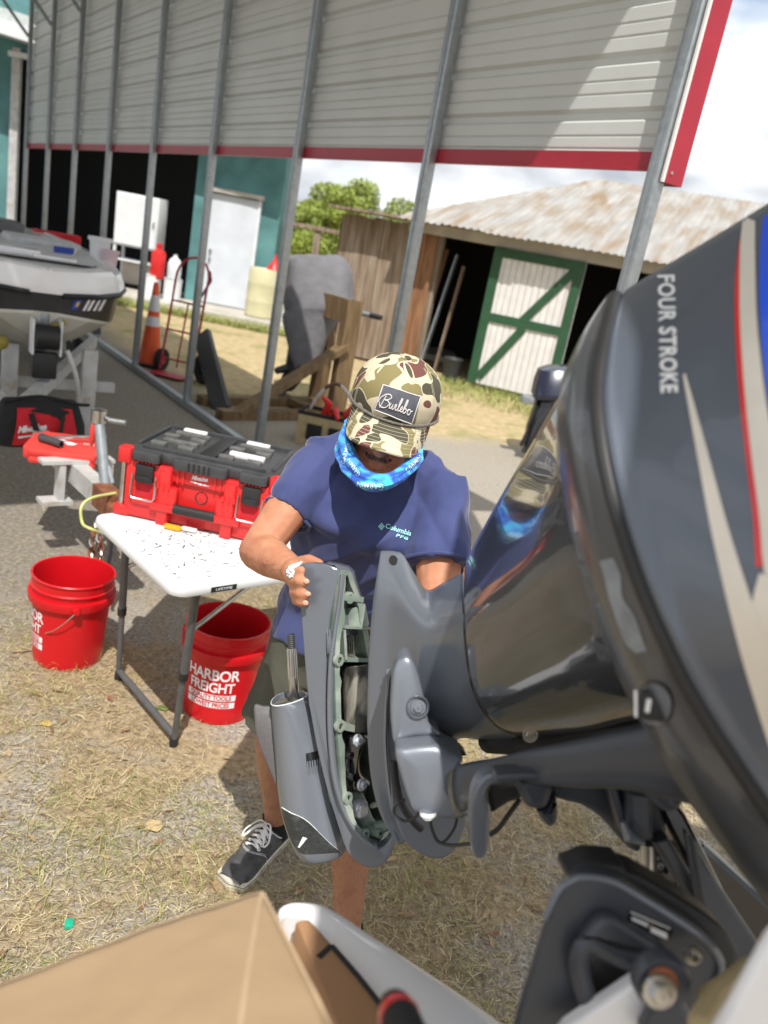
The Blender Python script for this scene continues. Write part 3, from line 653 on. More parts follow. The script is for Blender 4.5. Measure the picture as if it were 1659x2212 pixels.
rr = [list(r) for r in zip(*[cr([r[j] for r in ringsC], 4) for j in range(28)])]
mb = MB(); mb.loft(rr); mb.build('cover', MT['greycloth'], oc)
mb = MB(); mb.limb([P(655, 745, 8.8), P(640, 800, 8.8), P(625, 830, 8.8)], [.16, .13, .08], 10); mb.limb([P(640, 790, 8.8), P(600, 800, 8.7)], [.06, .04], 8); mb.build('midsection', MT['black'], oc)
mb = MB(); mb.limb([P(620, 815, 8.8), P(605, 855, 8.8), P(598, 880, 8.8)], [.06, .05, .03], 8); mb.build('gearcase', MT['charcoal'], oc)
mb = MB(); mb.tube([P(740, 668, 8.6), P(775, 676, 8.5), P(800, 681, 8.45)], [.03, .028, .026], 10); hd = mb.build('tiller', MT['galv'], oc)
mb = MB(); mb.tube([P(800, 681, 8.45), P(824, 687, 8.4)], [.03, .028], 10); mb.build('grip', MT['black'], hd)

# ---------------------------------------------------------------- open tool tote with tools
tq = on(697, 968) ; tq[2] = 0
tt = thing('tool_tote', 'open tan and black tool tote with a looped handle behind the worker', 'tool bag', tq)
tw = nrm(A(1, -.1, 0)); tv = A(.1, 1, 0)
def TT(a, b, z): return tq + tw * a + tv * b + A(0, 0, z)
mb = MB()
for (a0, b0, a1, b1) in ((-.26, 0, .26, 0), (-.26, .3, .26, .3), (-.26, 0, -.26, .3), (.26, 0, .26, .3)):
    mb.beam(TT(a0, b0, .14), TT(a1, b1, .14), .28, .014, up=tuple(np.cross(nrm(TT(a1, b1, 0) - TT(a0, b0, 0)), A(0, 0, 1))))
mb.box(TT(0, .15, .01), (.52, .3, .02), (tw, tv, A(0, 0, 1))); mb.build('body', MT['tan'], tt, smooth=False)
mb = MB(); mb.tube([TT(-.26, 0, .285), TT(.26, 0, .285), TT(.26, .3, .285), TT(-.26, .3, .285), TT(-.26, 0, .285)], .018, 6); mb.build('rim', MT['blackcloth'], tt)
mb = MB(); mb.rbox(TT(-.1, -.02, .13), (.14, .03, .14), .02, (tw, tv, A(0, 0, 1))); mb.rbox(TT(.1, -.02, .13), (.14, .03, .14), .02, (tw, tv, A(0, 0, 1))); mb.build('pocket', MT['blackcloth'], tt)
arcp = [TT(-.2 + .42 * k / 12, .15, .30 + .27 * math.sin(math.pi * k / 12) ** .75) for k in range(13)]
mb = MB(); mb.tube(arcp, .013, 8); hh = mb.build('handle', MT['trailer'], tt)
mb = MB(); mb.tube(arcp[3:8], .017, 8); mb.build('grip', MT['brown'], hh)
def lump(pts, r, nm, m, lb, ct, g=None): mb = MB(); mb.limb(pts, r, 8); return solo(mb, nm, MT[m], lb, ct, g)
lump([TT(-.05, .1, .26), TT(-.02, .06, .4), TT(-.06, .0, .45)], [.04, .035, .02], 'pliers', 'red', 'red handled pliers sticking out of the open tote', 'pliers', None)
lump([TT(.02, .12, .24), TT(.06, .02, .36), TT(.1, -.06, .31)], [.035, .03, .02], 'shears', 'red', 'red handled shears lying over the tote rim', 'shears', None)
lump([TT(.14, .2, .3), TT(.2, .2, .4)], [.045, .04], 'drill_battery', 'redcase', 'coral red tool head in the tote by the post', 'tool', None)
lump([TT(.34, .1, .1), TT(.33, .1, .34), TT(.3, .1, .5), TT(.22, .06, .44)], [.04, .05, .06, .03], 'caulking_gun', 'yellow', 'bright yellow tool standing at the right of the tote', 'tool', None)
mb = MB(); mb.rbox(TT(.05, .36, .2), (.7, .1, .12), .02, (tw, tv, A(0, 0, 1))); solo(mb, 'saw_case', MT['greycloth'], 'pinkish grey cloth roll lying behind the tote', 'cloth roll')

# ---------------------------------------------------------------- far outboard beside the big engine
fo = thing('parked_outboard', 'dark outboard motor on the road behind the big engine', 'outboard motor', on(1155, 965))
mb = MB(); R_ = []
for (cx, cy, hw, hd) in [(1205, 790, 26, .12), (1203, 796, 40, .2), (1200, 820, 46, .24), (1196, 848, 48, .24), (1192, 858, 40, .2)]:
    c = P(cx, cy, 8.3); R_.append([c + RT * hw * 8.3 / FOC * math.copysign(abs(math.cos(a)) ** .6, math.cos(a)) + A(0, 1, 0) * hd * math.copysign(abs(math.sin(a)) ** .6, math.sin(a)) for a in np.arange(24) * 2 * math.pi / 24])
mb.loft(R_); mb.build('cowl', mat('navy_cowl', (.012, .016, .04), .25, coat=.5), fo)
mb = MB(); mb.limb([P(1200, 840, 8.35), P(1186, 890, 8.35), P(1160, 930, 8.35), P(1143, 968, 8.35)], [.2, .18, .13, .07], 12); mb.limb([P(1160, 905, 8.35), P(1126, 960, 8.3)], [.05, .02], 8); mb.build('midsection', MT['gbox'], fo)
mb = MB(); mb.rbox(P(1140, 862, 8.25), (.14, .12, .08), .02); mb.build('bracket', MT['galv'], fo)
mb = MB(); mb.limb([P(1150, 950, 8.4), P(1132, 972, 8.4)], [.05, .03], 8); mb.build('gearcase', MT['charcoal'], fo)

# ================================================================ the boat on its trailer
BA = nrm(A(-.57, .82, 0)); BX = A(BA[1], -BA[0], 0); B0 = A(-2.56, 5.58, 0)       # heading away from us / to picture right
def BP(x, y, z): return B0 + BX * x + BA * y + A(0, 0, z)
BAX = (BX, BA, A(0, 0, 1))
boat = thing('bass_boat', 'white decked boat with black sides and cream bottom on a trailer', 'boat', BP(0, 0, 0))
st_ = [(-.02, .10, 1.24, .98, .86), (.08, .36, 1.25, .95, .76), (.3, .56, 1.26, .91, .66), (.7, .70, 1.26, .87, .57), (1.3, .79, 1.27, .85, .52), (2.4, .84, 1.27, .84, .5), (4.6, .84, 1.27, .84, .5)]
ys = [q[0] for q in st_]
def stn(y): return [np.interp(y, ys, [q[i] for q in st_]) for i in range(1, 5)]
Y_ = cr([[y] for y in ys], 5); Y_ = sorted(float(q[0]) for q in Y_)
def sect(fn): return [[BP(x, y, z) for x, z in fn(y)] for y in Y_]
def f_deck(y):
    w, zd, zc, zk = stn(y); pts = [(w, zd - .155), (w + .012, zd - .14), (w, zd - .10), (w - .03, zd - .03), (w - .07, zd), (max(w - .16, .01), zd + .012), (max(w - .17, .008), zd - .0)]
    return pts + [(-x, z) for x, z in pts[::-1]]
def f_side(y):
    w, zd, zc, zk = stn(y); pts = [(w - .005, zd - .155), (w - .03, zd - .22), (w * .93 - .02, zc - .02)]; return pts
def f_bot(y):
    w, zd, zc, zk = stn(y); pts = [(w * .93 - .02, zc - .02), (w * .88, zc - .04), (w * .5, zk + (zc - zk) * .34), (w * .25, zk + (zc - zk) * .12), (0, zk)]; return pts + [(-x, z) for x, z in pts[-2::-1]]
mb = MB(); mb.loft(sect(f_deck), cap=True, close=True); deck = mb.build('deck', MT['hullwhite'], boat, ang=25)
mb = MB(); mb.grid(sect(f_side)); mb.grid([[BP(-x, y, z) for x, z in f_side(y)] for y in Y_], True); r0_ = f_side(Y_[0])
mb.grid([[BP(x, Y_[0], z) for x, z in r0_], [BP(-x, Y_[0], z) for x, z in r0_]]); side = mb.build('hull_side', MT['hullblack'], boat, ang=30)
mb = MB(); mb.grid(sect(f_bot)); bb = f_bot(Y_[0]); mb.add([BP(x, Y_[0], z) for x, z in bb], [tuple(range(len(bb)))]); mb.build('hull_bottom', MT['hullcream'], boat, ang=20)
mb = MB(); mb.tube([BP(stn(y)[0] + .008, y, stn(y)[1] - .16) for y in Y_], .022, 6); mb.tube([BP(-stn(y)[0] - .008, y, stn(y)[1] - .16) for y in Y_], .022, 6); mb.build('rub_rail', MT['black'], boat)
mb = MB(); mb.grid([[BP(-stn(y)[0] + .2, y, 1.278), BP(stn(y)[0] - .2, y, 1.278)] for y in np.linspace(.32, 2.6, 8)]); mb.build('carpet', MT['deckgrey'], boat)
mb = MB(); mb.rbox(BP(.3, 2.0, 1.30), (.6, .5, .06), .06, BAX); mb.build('hatch', MT['deckgrey'], boat)
mb = MB(); mb.rbox(BP(-.3, 3.2, 1.33), (1.2, .7, .10), .05, BAX); mb.build('seat', MT['greycloth'], boat)
mb = MB(); mb.rbox(BP(-.12, .6, 1.295), (.34, .16, .05), .03, BAX); mb.build('bow_plate', MT['hullwhite'], boat)
mb = MB(); mb.rbox(BP(.14, .5, 1.285), (.3, .08, .025), .02, BAX); mb.build('bow_plate', MT['hullwhite'], boat)
TB = bvh(side)
for x0 in (177, 187, 199, 210):
    mb = strip(TB, [(x0 + 15, 644), (x0, 671)], [(x0 + 21, 644), (x0 + 6, 671)], 4, 3, .004); mb.build('registration_mark', MT['print'], side)
mb = strip(TB, [(160, 648), (152, 668)], [(176, 647), (168, 667)], 3, 3, .005); mb.build('sticker', MT['bluebit'], side)
mb = strip(TB, [(166, 652), (161, 662)], [(172, 652), (167, 662)], 3, 3, .007); mb.build('sticker', MT['yellow'], side)
# things left on the deck
def bucket_like(c, r0, r1, h): m_ = MB(); m_.lathe([(.001, 0), (r0, 0), (r1, h), (r1 + .012, h), (r1 + .012, h - .03), (r1 - .008, h), (r0 - .01, .012), (.001, .012)], c, 20); return m_
solo(bucket_like(P(214, 562, 7.0), .075, .09, .19), 'tub', MT['white'], 'white tub on the boat deck near its right edge', 'tub')
solo(bucket_like(P(237, 574, 6.9), .055, .065, .13), 'cup', MT['pink'], 'pale pink cup on the boat deck beside the white tub', 'cup')
mb = MB(); mb.box(P(138, 548, 6.6), (.17, .03, .10), (nrm(BX + BA * .3), nrm(BA - A(0, 0, .5)), nrm(A(0, 0, 1) + BA * .5))); t = solo(mb, 'fish_finder', MT['bluebit'], 'blue screen on a small black stand on the boat deck', 'display', smooth=False)
mb = MB(); mb.tube([P(150, 572, 6.5), P(156, 558, 6.5), P(168, 540, 6.5)], .012, 6); mb.lathe([(.001, .03), (.03, .025), (.06, 0)], P(148, 574, 6.5), 12)
solo(mb, 'bracket_arm', MT['wire'], 'pale bracket arm beside the blue screen on the boat deck', 'bracket')
mb = MB(); mb.rbox(P(122, 512, 9.2), (.5, .25, .1), .03, BAX); solo(mb, 'red_tool_chest', MT['redcloth'], 'red tool chest far back on the white boat', 'tool box')
# trailer
tr = thing('boat_trailer', 'pale boat trailer with rusted coupler, winch post and tongue jack', 'trailer', BP(0, 0, 0))
tz = .42
c0 = G(247, 1092, .45); t_dir = nrm((G(150, 1005, .45) - c0)); c1 = c0 + t_dir * 2.5
mb = MB(); mb.beam(c0 + t_dir * .16, c1, .078, .1); mb.build('tongue', MT['trailer'], tr, ang=20)
mb = MB(); mb.beam(c0 - t_dir * .02, c0 + t_dir * .17, .084, .106); mb.build('tongue_end', MT['rustsolid'], tr, ang=20)
mb = MB(); mb.rbox(c0 - t_dir * .1 + A(0, 0, -.01), (.1, .2, .07), .03, (A(-t_dir[1], t_dir[0], 0), t_dir, A(0, 0, 1))); mb.ell(c0 - t_dir * .17, (.05, .05, .045)); mb.build('coupler', MT['rustsolid'], tr)
tx = nrm(A(t_dir[1], -t_dir[0], 0))
stp = c0 + t_dir * .5
mb = MB(); mb.box(stp + A(0, 0, .06), (.36, .08, .018), (tx, t_dir, A(0, 0, 1)))
for sx in (-.08, .16): mb.box(stp + tx * sx + A(0, 0, -.05), (.03, .07, .2), (tx, t_dir, A(0, 0, 1)))
mb.box(stp - tx * .10 + A(0, 0, -.15), (.15, .1, .02), (tx, t_dir, A(0, 0, 1))); mb.build('step', MT['trailer'], tr, smooth=False)
# frame arms, cross beam, bunk uprights
for sx in (-1, 1):
    mb = MB(); mb.beam(c1 - t_dir * .9, BP(sx * .85, 2.2, tz), .07, .09); mb.beam(BP(sx * .85, 2.2, tz), BP(sx * .85, 5, tz), .07, .09); mb.build('frame_arm', MT['trailer'], tr, ang=20)
    mb = MB(); mb.rbox(BP(sx * .28 + .12, .35, .33), (.11, .06, .66), .01, BAX); mb.build('bunk_upright', MT['trailer'], tr, ang=25)
    mb = MB(); mb.lathe([(.12, -.09), (.27, -.1), (.31, -.07), (.31, .07), (.27, .1), (.12, .09)], BP(sx * .98, 3.4, .31), 28, (BA, A(0, 0, 1), BX)); tw_ = mb.build('wheel', MT['rubber'], tr)
    mb = MB(); mb.lathe([(.001, -.05), (.13, -.08), (.13, .08), (.001, .05)], BP(sx * .98, 3.4, .31), 20, (BA, A(0, 0, 1), BX)); mb.build('rim', MT['white'], tw_)
    mb = MB(); R_ = [[BP(sx * .98 + dx, 3.4 + math.cos(q) * .4, .33 + math.sin(q) * .38) for dx in (-.13, .13)] for q in np.linspace(.1, math.pi - .1, 12)]; mb.grid(R_); mb.build('fender', MT['hullblack'], tr)
mb = MB(); mb.beam(BP(-1.1, .45, .36), BP(.62, .45, .36), .07, .07, ); mb.build('cross_beam', MT['trailer'], tr, ang=20)
wq = BP(.0, .0, 0)
mb = MB(); mb.beam(wq + A(0, 0, tz), wq + A(0, 0, .95), .07, .07); mb.build('winch_post', MT['galv'], tr, ang=20)
mb = MB()
for sx in (-.09, .09): mb.box(BP(sx, -.08, .8), (.012, .12, .24), BAX)
mb.build('winch_cheek', MT['white'], tr, smooth=False)
mb = MB(); mb.lathe([(.03, -.08), (.085, -.075), (.085, .075), (.03, .08)], BP(0, -.1, .8), 18, (BA, A(0, 0, 1), BX)); mb.build('winch_drum', MT['black'], tr)
mb = MB(); mb.rbox(BP(0, -.06, .6), (.16, .1, .18), .02, BAX); mb.build('winch_body', MT['black'], tr)
yr = mat('yellow_roller', (.3, .24, .04), .6)
for pts_, r_ in (([BP(.02, -.1, .86), BP(.12, -.03, .9)], [.02, .02]), ([BP(-.36, .0, .70), BP(-.27, .0, .72)], [.06, .05])):
    mb = MB(); mb.limb(pts_, r_, 10); mb.build('bow_roller', yr, tr)
mb = MB(); mb.tube(cr([BP(.14, -.1, .72), BP(.2, -.15, .55), BP(.24, -.1, .36)], 5), .016, 6); mb.build('winch_strap', MT['trailer'], tr)
# swing tongue jack
jk = P(231, 1078, 3.85) + A(0, 0, .0); jtop = P(213, 903, 3.85)
mb = MB(); mb.tube([jk, jtop], .026, 12); jo = mb.build('tongue_jack', MT['galv'], tr)
mb = MB(); mb.lathe([(.001, .07), (.036, .06), (.038, 0)], jtop - A(0, 0, .02), 14); mb.tube([jtop + A(0, 0, .01), jtop + RT * .12 - UPC * .02], .010, 8); mb.tube([jtop + RT * .05 - UPC * .008, jtop + RT * .13 - UPC * .021], .015, 8); mb.build('crank', MT['steel'], jo)
mb = MB(); mb.ell(jtop - RT * .03 - UPC * .08, (.014, .014, .06)); mb.build('reflector', MT['redcase'], jo)
mb = MB(); mb.tube([jtop + RT * .02 - UPC * .2, jtop + RT * .05 - UPC * .24, jtop + RT * .065 - UPC * .31], .01, 6); mb.build('pin', MT['steel'], jo)
# chain, hose and plug hanging at the coupler
hz_ = [c0 + A(.0, 0, .06), P(200, 1075, 3.55), P(176, 1095, 3.5), P(178, 1130, 3.5), P(195, 1142, 3.45), P(215, 1150, 3.5)]
mb = MB(); mb.tube(cr(hz_, 6), .0065, 8); solo(mb, 'trailer_cable', MT['hose'], 'yellow green cable looping from the rusty coupler', 'cable')
ch = thing('safety_chain', 'rusty safety chain hanging below the trailer coupler', 'chain', P(210, 1230, 3.6))
prev = None
for i, (x, y) in enumerate(cr([(205, 1140), (200, 1170), (198, 1205), (208, 1225), (218, 1200), (215, 1160)], 3)):
    c = P(x, y, 3.58); q = [c + RT * .013 * math.cos(s_) * (1 if i % 2 else .5) + UPC * .024 * math.sin(s_) + BK * .012 * math.cos(s_) * (0 if i % 2 else 1) for s_ in np.linspace(0, 2 * math.pi, 11)]
    mb = MB(); mb.tube(q, .005, 5, cap=False); mb.build('link', MT['rustsolid'] if i % 3 else MT['steel'], ch)
mb = MB(); mb.tube(cr([P(238, 1130, 3.5), P(240, 1180, 3.5), P(233, 1225, 3.5), P(236, 1245, 3.5)], 5), .009, 6); t = solo(mb, 'wiring_lead', MT['black'], 'black wiring lead with a blue plug hanging by the rusty chain', 'cable')

# ================================================================ tool bag, case and breaker bar on the trailer
bw = nrm(G(170, 985, .5) - G(20, 985, .5)); bv = A(-bw[1], bw[0], 0)
bq = P(92, 965, 4.55)
def QP(a, b, c): return bq + bw * a + bv * b + A(0, 0, c)
bag = thing('tool_bag', 'red and black cloth tool bag with black handles on the trailer', 'tool bag', bq)
def bagring(z, hw, hd): return [QP(hw * math.copysign(abs(math.cos(q)) ** .45, math.cos(q)), .1 + hd * math.copysign(abs(math.sin(q)) ** .5, math.sin(q)), z) for q in np.arange(36) * 2 * math.pi / 36]
prof = [(0, .235, .12), (.02, .245, .13), (.12, .24, .125), (.2, .215, .09), (.235, .2, .05), (.25, .19, .03)]
mb = MB(); mb.loft([bagring(*q) for q in prof]); mb.build('body', MT['blackcloth'], bag)
mb = MB(); mb.grid([[QP(x * (1 - z * .9), .1 - np.interp(z, [q[0] for q in prof], [q[2] for q in prof]) - .004 - .006 * math.sin(9 * x + 20 * z), z) for x in np.linspace(-.17, .19, 9)] for z in np.linspace(.015, .215, 8)]); fp = mb.build('front_panel', MT['redcloth'], bag)
hp = cr([QP(-.075, -.03, .2), QP(-.06, -.05, .14), QP(-.03, -.055, .06), QP(.02, -.06, .035), QP(.07, -.055, .07), QP(.085, -.05, .13), QP(.09, -.03, .19)], 5)
mb = MB(); mb.tube(hp, [(.018, .006)] * len(hp), 8); mb.build('handle', MT['blackcloth'], bag)
mb = MB(); mb.tube(cr([QP(-.2, .05, .245), QP(.0, .08, .27), QP(.19, .05, .24), QP(.24, .0, .25)], 5), .01, 6); mb.build('zip', MT['blackcloth'], bag)
def fl(x, y): return QP(-.07 + x, .1 - np.interp(.115 + y, [q[0] for q in prof], [q[2] for q in prof]) - .014, .115 + y)
sc_ = .9
lettering('logo_word', 'Milwaukee', lambda x, y: fl(x * .04 + .0, y * .05 + x * .006), MT['print'], fp, size=1.0, bold=.03, shear=.3, spacing=.85)
mb = MB(); mb.grid([[fl(-.07 + .16 * u, -.045 + .02 * u - .012 * v * (1 - u)) for u in np.linspace(0, 1, 8)] for v in (0, 1)]); mb.build('logo_bolt', MT['print'], fp)
# red flat case
k0 = P(57, 999, 4.0); k1 = P(207, 985, 4.05); kx = nrm((k1 - k0) * A(1, 1, 0)); ky = A(-kx[1], kx[0], 0); KW = np.linalg.norm((k1 - k0) * A(1, 1, 0)); kx_ = kx
ko = k0 + kx * KW / 2 + ky * .18; CD_ = .36
case = thing('socket_case', 'flat coral red tool case lying on the trailer tongue', 'tool case', ko)
for z in (.018, .056):
    mb = MB(); mb.rbox(ko + A(0, 0, z), (KW, CD_, .036), .02, (kx, ky, A(0, 0, 1))); mb.build('half_shell', MT['redcase'], case)
mb = MB(); mb.box(ko + A(0, 0, .037), (KW * .99, CD_ - .004, .008), (kx, ky, A(0, 0, 1))); mb.build('seam', MT['redcloth'], case, smooth=False)
mb = MB(); mb.rbox(ko - kx * KW * .54 + ky * .04 + A(0, 0, .03), (.05, .28, .06), .015, (kx, ky, A(0, 0, 1))); mb.build('hinge_block', MT['redcase'], case)
ct = ko + A(0, 0, .0745)
mb = MB(); mb.add([ct + kx * a + ky * b for a, b in ((-.06, .055), (-.035, .055), (.0, .03), (.045, -.0), (.03, -.03), (.0, -.035), (-.01, -.01), (-.05, .03))], [tuple(range(8))]); mb.build('logo_bolt', MT['print'], case, smooth=False)
lettering('logo_word', 'M12', lambda x, y: ct + kx * (.1 + x * .03) + ky * (.02 + y * .03), MT['print'], case, bold=.03)
rb0, rb1 = ct - kx * .12 - ky * .04 + A(0, 0, .022), ct + kx * .17 + ky * .10 + A(0, 0, .035)
rat = thing('breaker_bar', 'long steel ratchet with black head lying across the red case', 'ratchet', rb0)
mb = MB(); mb.tube([rb0, rb0 + (rb1 - rb0) * .75], .009, 10); mb.tube([rb0 + (rb1 - rb0) * .75, rb1], .013, 10); mb.build('bar', MT['steel'], rat)
mb = MB(); mb.limb([rb0, rb0 + kx * .08 - ky * .055], [.024, .018], 10); mb.lathe([(.012, -.02), (.02, -.02), (.02, .025), (.012, .025)], rb0 + kx * .085 - ky * .06, 12, (A(0, 0, 1), np.cross(nrm(kx - ky * .7), A(0, 0, 1)), nrm(kx - ky * .7))); mb.build('head', MT['charcoal'], rat)

# ================================================================ folding table
TZ = .72
ta, tb = G(200, 1112, TZ), G(372, 1268, TZ); te = nrm(tb - ta); tp = A(-te[1], te[0], 0); tc_ = (ta + tb) / 2 + tp * .61; tc_[2] = 0
TW = np.linalg.norm(tb - ta) + .03
TAX = (te, tp, A(0, 0, 1))
def TL(e, p, z): return tc_ + te * e + tp * p + A(0, 0, z)
tab = thing('folding_table', 'white plastic folding table with grey legs, smeared with black grease', 'table', tc_)
mb = MB(); mb.rbox(TL(0, 0, TZ - .02), (TW, 1.22, .04), .055, TAX, 5); top = mb.build('tabletop', MT['tabletop'], tab)
def smudge_mesh():
    mb = MB(); R = np.random.default_rng(3)
    for i in range(210):
        e, p = R.normal(.04, .12), R.normal(-.42, .13)
        if abs(e) > TW / 2 - .04 or p < -.58 or p > .1: continue
        a_ = R.uniform(0, 6.28); l = R.uniform(.003, .016); w = R.uniform(.001, .0035)
        u = te * math.cos(a_) + tp * math.sin(a_); v = np.cross(A(0, 0, 1), u); n = 7
        mb.add([TL(e, p, TZ + .0006) + u * l * math.cos(q) * R.uniform(.7, 1.1) + v * w * math.sin(q) * R.uniform(.5, 1.3) for q in np.arange(n) * 6.283 / n], [tuple(range(n))])
    return mb
tag(smudge_mesh().build('grease_marks', mat('grease', (.1, .1, .1), .8), top, smooth=False), kind='stuff')
nf = nrm(te)
mb = MB(); mb.box(TL(TW / 2 + .0005, -.44, TZ - .022), (.003, .09, .018), TAX); lab = mb.build('maker_label', MT['black'], tab, smooth=False)
lettering('label_word', 'LIFETIME', lambda x, y: TL(TW / 2 + .0025, -.44 + x * .0155, TZ - .022 + y * .012), MT['letter'], lab)
f1, f2 = G(255, 1470), G(374, 1612); l1 = TL(-TW / 2 + .06, -.5, TZ - .04); l2 = TL(TW / 2 - .06, -.5, TZ - .04)
for f_, l_ in ((f1, l1), (f2, l2)):
    d_ = l_ - f_; m_ = f_ + d_ * .5
    mb = MB(); mb.tube([f_ + A(0, 0, .02), m_], .0115, 12); lg = mb.build('leg', MT['tableleg'], tab)
    mb = MB(); mb.tube([m_ - d_ * .03, l_], .0145, 12); mb.build('upper_tube', MT['tableleg'], lg)
    mb = MB(); mb.tube([m_ - d_ * .045, m_], .017, 12); mb.build('collar', MT['black'], lg)
    mb = MB(); mb.limb([f_ + A(0, 0, .012), f_ + A(0, 0, .035)], [.016, .016], 10); mb.build('foot', MT['black'], lg)
mb = MB(); mb.tube([f1 + A(0, 0, .045), f2 + A(0, 0, .045)], .0125, 10); mb.build('foot_bar', MT['tableleg'], tab)
mb = MB(); mb.tube([l2 - (l2 - f2) * .25, TL(TW / 2 - .12, -.2, TZ - .05)], .008, 8); mb.build('stay', MT['wire'], tab)
mb = MB(); mb.tube([l1 - (l1 - f1) * .25, TL(-TW / 2 + .12, -.2, TZ - .05)], .008, 8); mb.build('stay', MT['wire'], tab)
for sx in (-1, 1):
    mb = MB(); mb.tube([TL(sx * (TW / 2 - .06), .5, TZ - .04), TL(sx * (TW / 2 - .06), .53, .02)], .0135, 10); mb.build('leg', MT['tableleg'], tab)

# ================================================================ red modular tool box
b0 = G(262, 1110, TZ + .001); bx = nrm((G(505, 1163, TZ) - b0) * A(1, 1, 0)); by = A(-bx[1], bx[0], 0)
BAXB = (bx, by, A(0, 0, 1))
def BB(x, y, z): return b0 + bx * x + by * y + A(0, 0, z)
tbx = thing('tool_box', 'big red and black modular tool box with two wire latches on the table', 'tool box', BB(.28, .18, 0))
W_, D_ = .545, .37
mb = MB(); mb.rbox(BB(W_ / 2, D_ / 2, .112), (W_ - .03, D_ - .02, .21), .02, BAXB)
mb.build('body', MT['red'], tbx)
mb = MB()
for x0, x1 in ((.005, .175), (W_ - .175, W_ - .005)): mb.rbox(BB((x0 + x1) / 2, .02, .108), (x1 - x0, .06, .205), .012, BAXB)
mb.rbox(BB(W_ / 2, .022, .185), (.22, .05, .05), .01, BAXB)
for x in (.155, W_ - .155): mb.rbox(BB(x, .004, .1), (.042, .06, .2), .008, BAXB)
mb.rbox(BB(W_ / 2, .03, .035), (.24, .05, .06), .01, BAXB)
mb.build('front_block', MT['red'], tbx)
def bit(c, sz, name, m, par, r=0):
    q = MB(); q.rbox(c, sz, r, BAXB) if r else q.box(c, sz, BAXB); return q.build(name, m, par, smooth=bool(r))
for k in range(9): bit(BB(W_ / 2 - .03 + k * .0075, .004, .03), (.003, .006, .05), 'rib', MT['red'], tbx)
for x in (.195, .215, W_ - .215, W_ - .195): bit(BB(x, -.004, .19), (.006, .008, .06), 'rib', MT['red'], tbx)
for x in (.135, .155, .175, W_ - .175, W_ - .155, W_ - .135): bit(BB(x, -.028, .145), (.007, .006, .02), 'rib', MT['red'], tbx)
# handle with dark grip, swung down
mb = MB(); 
for x in (.185, W_ - .185): mb.rbox(BB(x, -.012, .1), (.035, .03, .085), .01, BAXB)
mb.rbox(BB(W_ / 2, -.018, .066), (.38 - .05, .03, .028), .01, BAXB); hn = mb.build('handle', MT['red'], tbx)
mb = MB(); mb.tube([BB(W_ / 2 - .075, -.024, .07), BB(W_ / 2 + .075, -.024, .07)], [(.016, .017)] * 2, 14); 
for k in range(16): mb.tube([BB(W_ / 2 - .07 + k * .0093, -.024, .07), BB(W_ / 2 - .066 + k * .0093, -.024, .07)], .0185, 10)
mb.build('grip', MT['black'], hn)
mb = MB(); mb.lathe([(.016, .0), (.023, .004), (.023, -.012), (.016, -.012)], BB(W_ / 2 + .01, .012, .118), 20, (bx, A(0, 0, 1), -by)); mb.build('lock_ring', MT['black'], tbx)
# latches
for x in (.08, W_ - .08):
    mb = MB(); mb.rbox(BB(x, -.02, .175), (.066, .022, .062), .008, BAXB); mb.rbox(BB(x, -.03, .155), (.052, .012, .022), .005, BAXB); la = mb.build('latch', MT['black'], tbx)
    mb = MB(); mb.tube([BB(x - .042, -.022, .17), BB(x - .044, -.026, .09), BB(x - .036, -.028, .08), BB(x + .036, -.028, .08), BB(x + .044, -.026, .09), BB(x + .042, -.022, .17)], .0035, 8); mb.build('wire_bail', MT['steel'], la)
    for k in range(5): bit(BB(x - .026 + k * .013, -.012, .214), (.005, .012, .012), 'latch_tooth', MT['red'], la)
    mb = MB(); mb.box(BB(x, -.0108, .11), (.06, .002, .05), BAXB); mb.build('latch_recess', MT['redcloth'], la, smooth=False)
# corner posts and side tubes
for x in (.0, W_):
    bit(BB(x, .01, .225), (.05, .055, .055), 'corner_block', MT['red'], tbx, .01); bit(BB(x, .02, .02), (.06, .07, .035), 'corner_block', MT['red'], tbx, .012)
    mb = MB(); mb.tube([BB(x + (-.008 if x == 0 else .008), .01, .03), BB(x + (-.008 if x == 0 else .008), .01, .21)], .011, 12); mb.build('side_tube', MT['steel'], tbx)
# lid
mb = MB(); mb.rbox(BB(W_ / 2, D_ / 2, .236), (W_ - .02, D_ + .0, .045), .03, BAXB); mb.rbox(BB(W_ / 2, -.002, .232), (.2, .05, .042), .02, BAXB)
for x in (.08, W_ - .08): mb.rbox(BB(x, -.006, .236), (.1, .05, .036), .012, BAXB)
lid = mb.build('lid', MT['charcoal'], tbx)
mb = MB(); 
for (cx, cy, sx, sy) in ((W_ / 2, .018, W_ - .1, .016), (W_ / 2, D_ - .016, W_ - .06, .016), (.028, D_ / 2, .016, D_ - .08), (W_ - .028, D_ / 2, .016, D_ - .08)): mb.rbox(BB(cx, cy, .263), (sx, sy, .018), .006, BAXB)
mb.build('lid_rim', MT['charcoal'], lid)
mb = MB(); mb.rbox(BB(W_ / 2, D_ / 2, .262), (.06, D_ - .07, .012), .01, BAXB); mb.build('centre_plate', MT['black'], lid)
for k in range(5): bit(BB(W_ / 2 - .036 + k * .018, -.026, .232), (.006, .012, .03), 'grip_rib', MT['black'], lid)
MT['cleat'] = mat('worn_cleat', (.12, .12, .115), .4, 0, .3, 40)
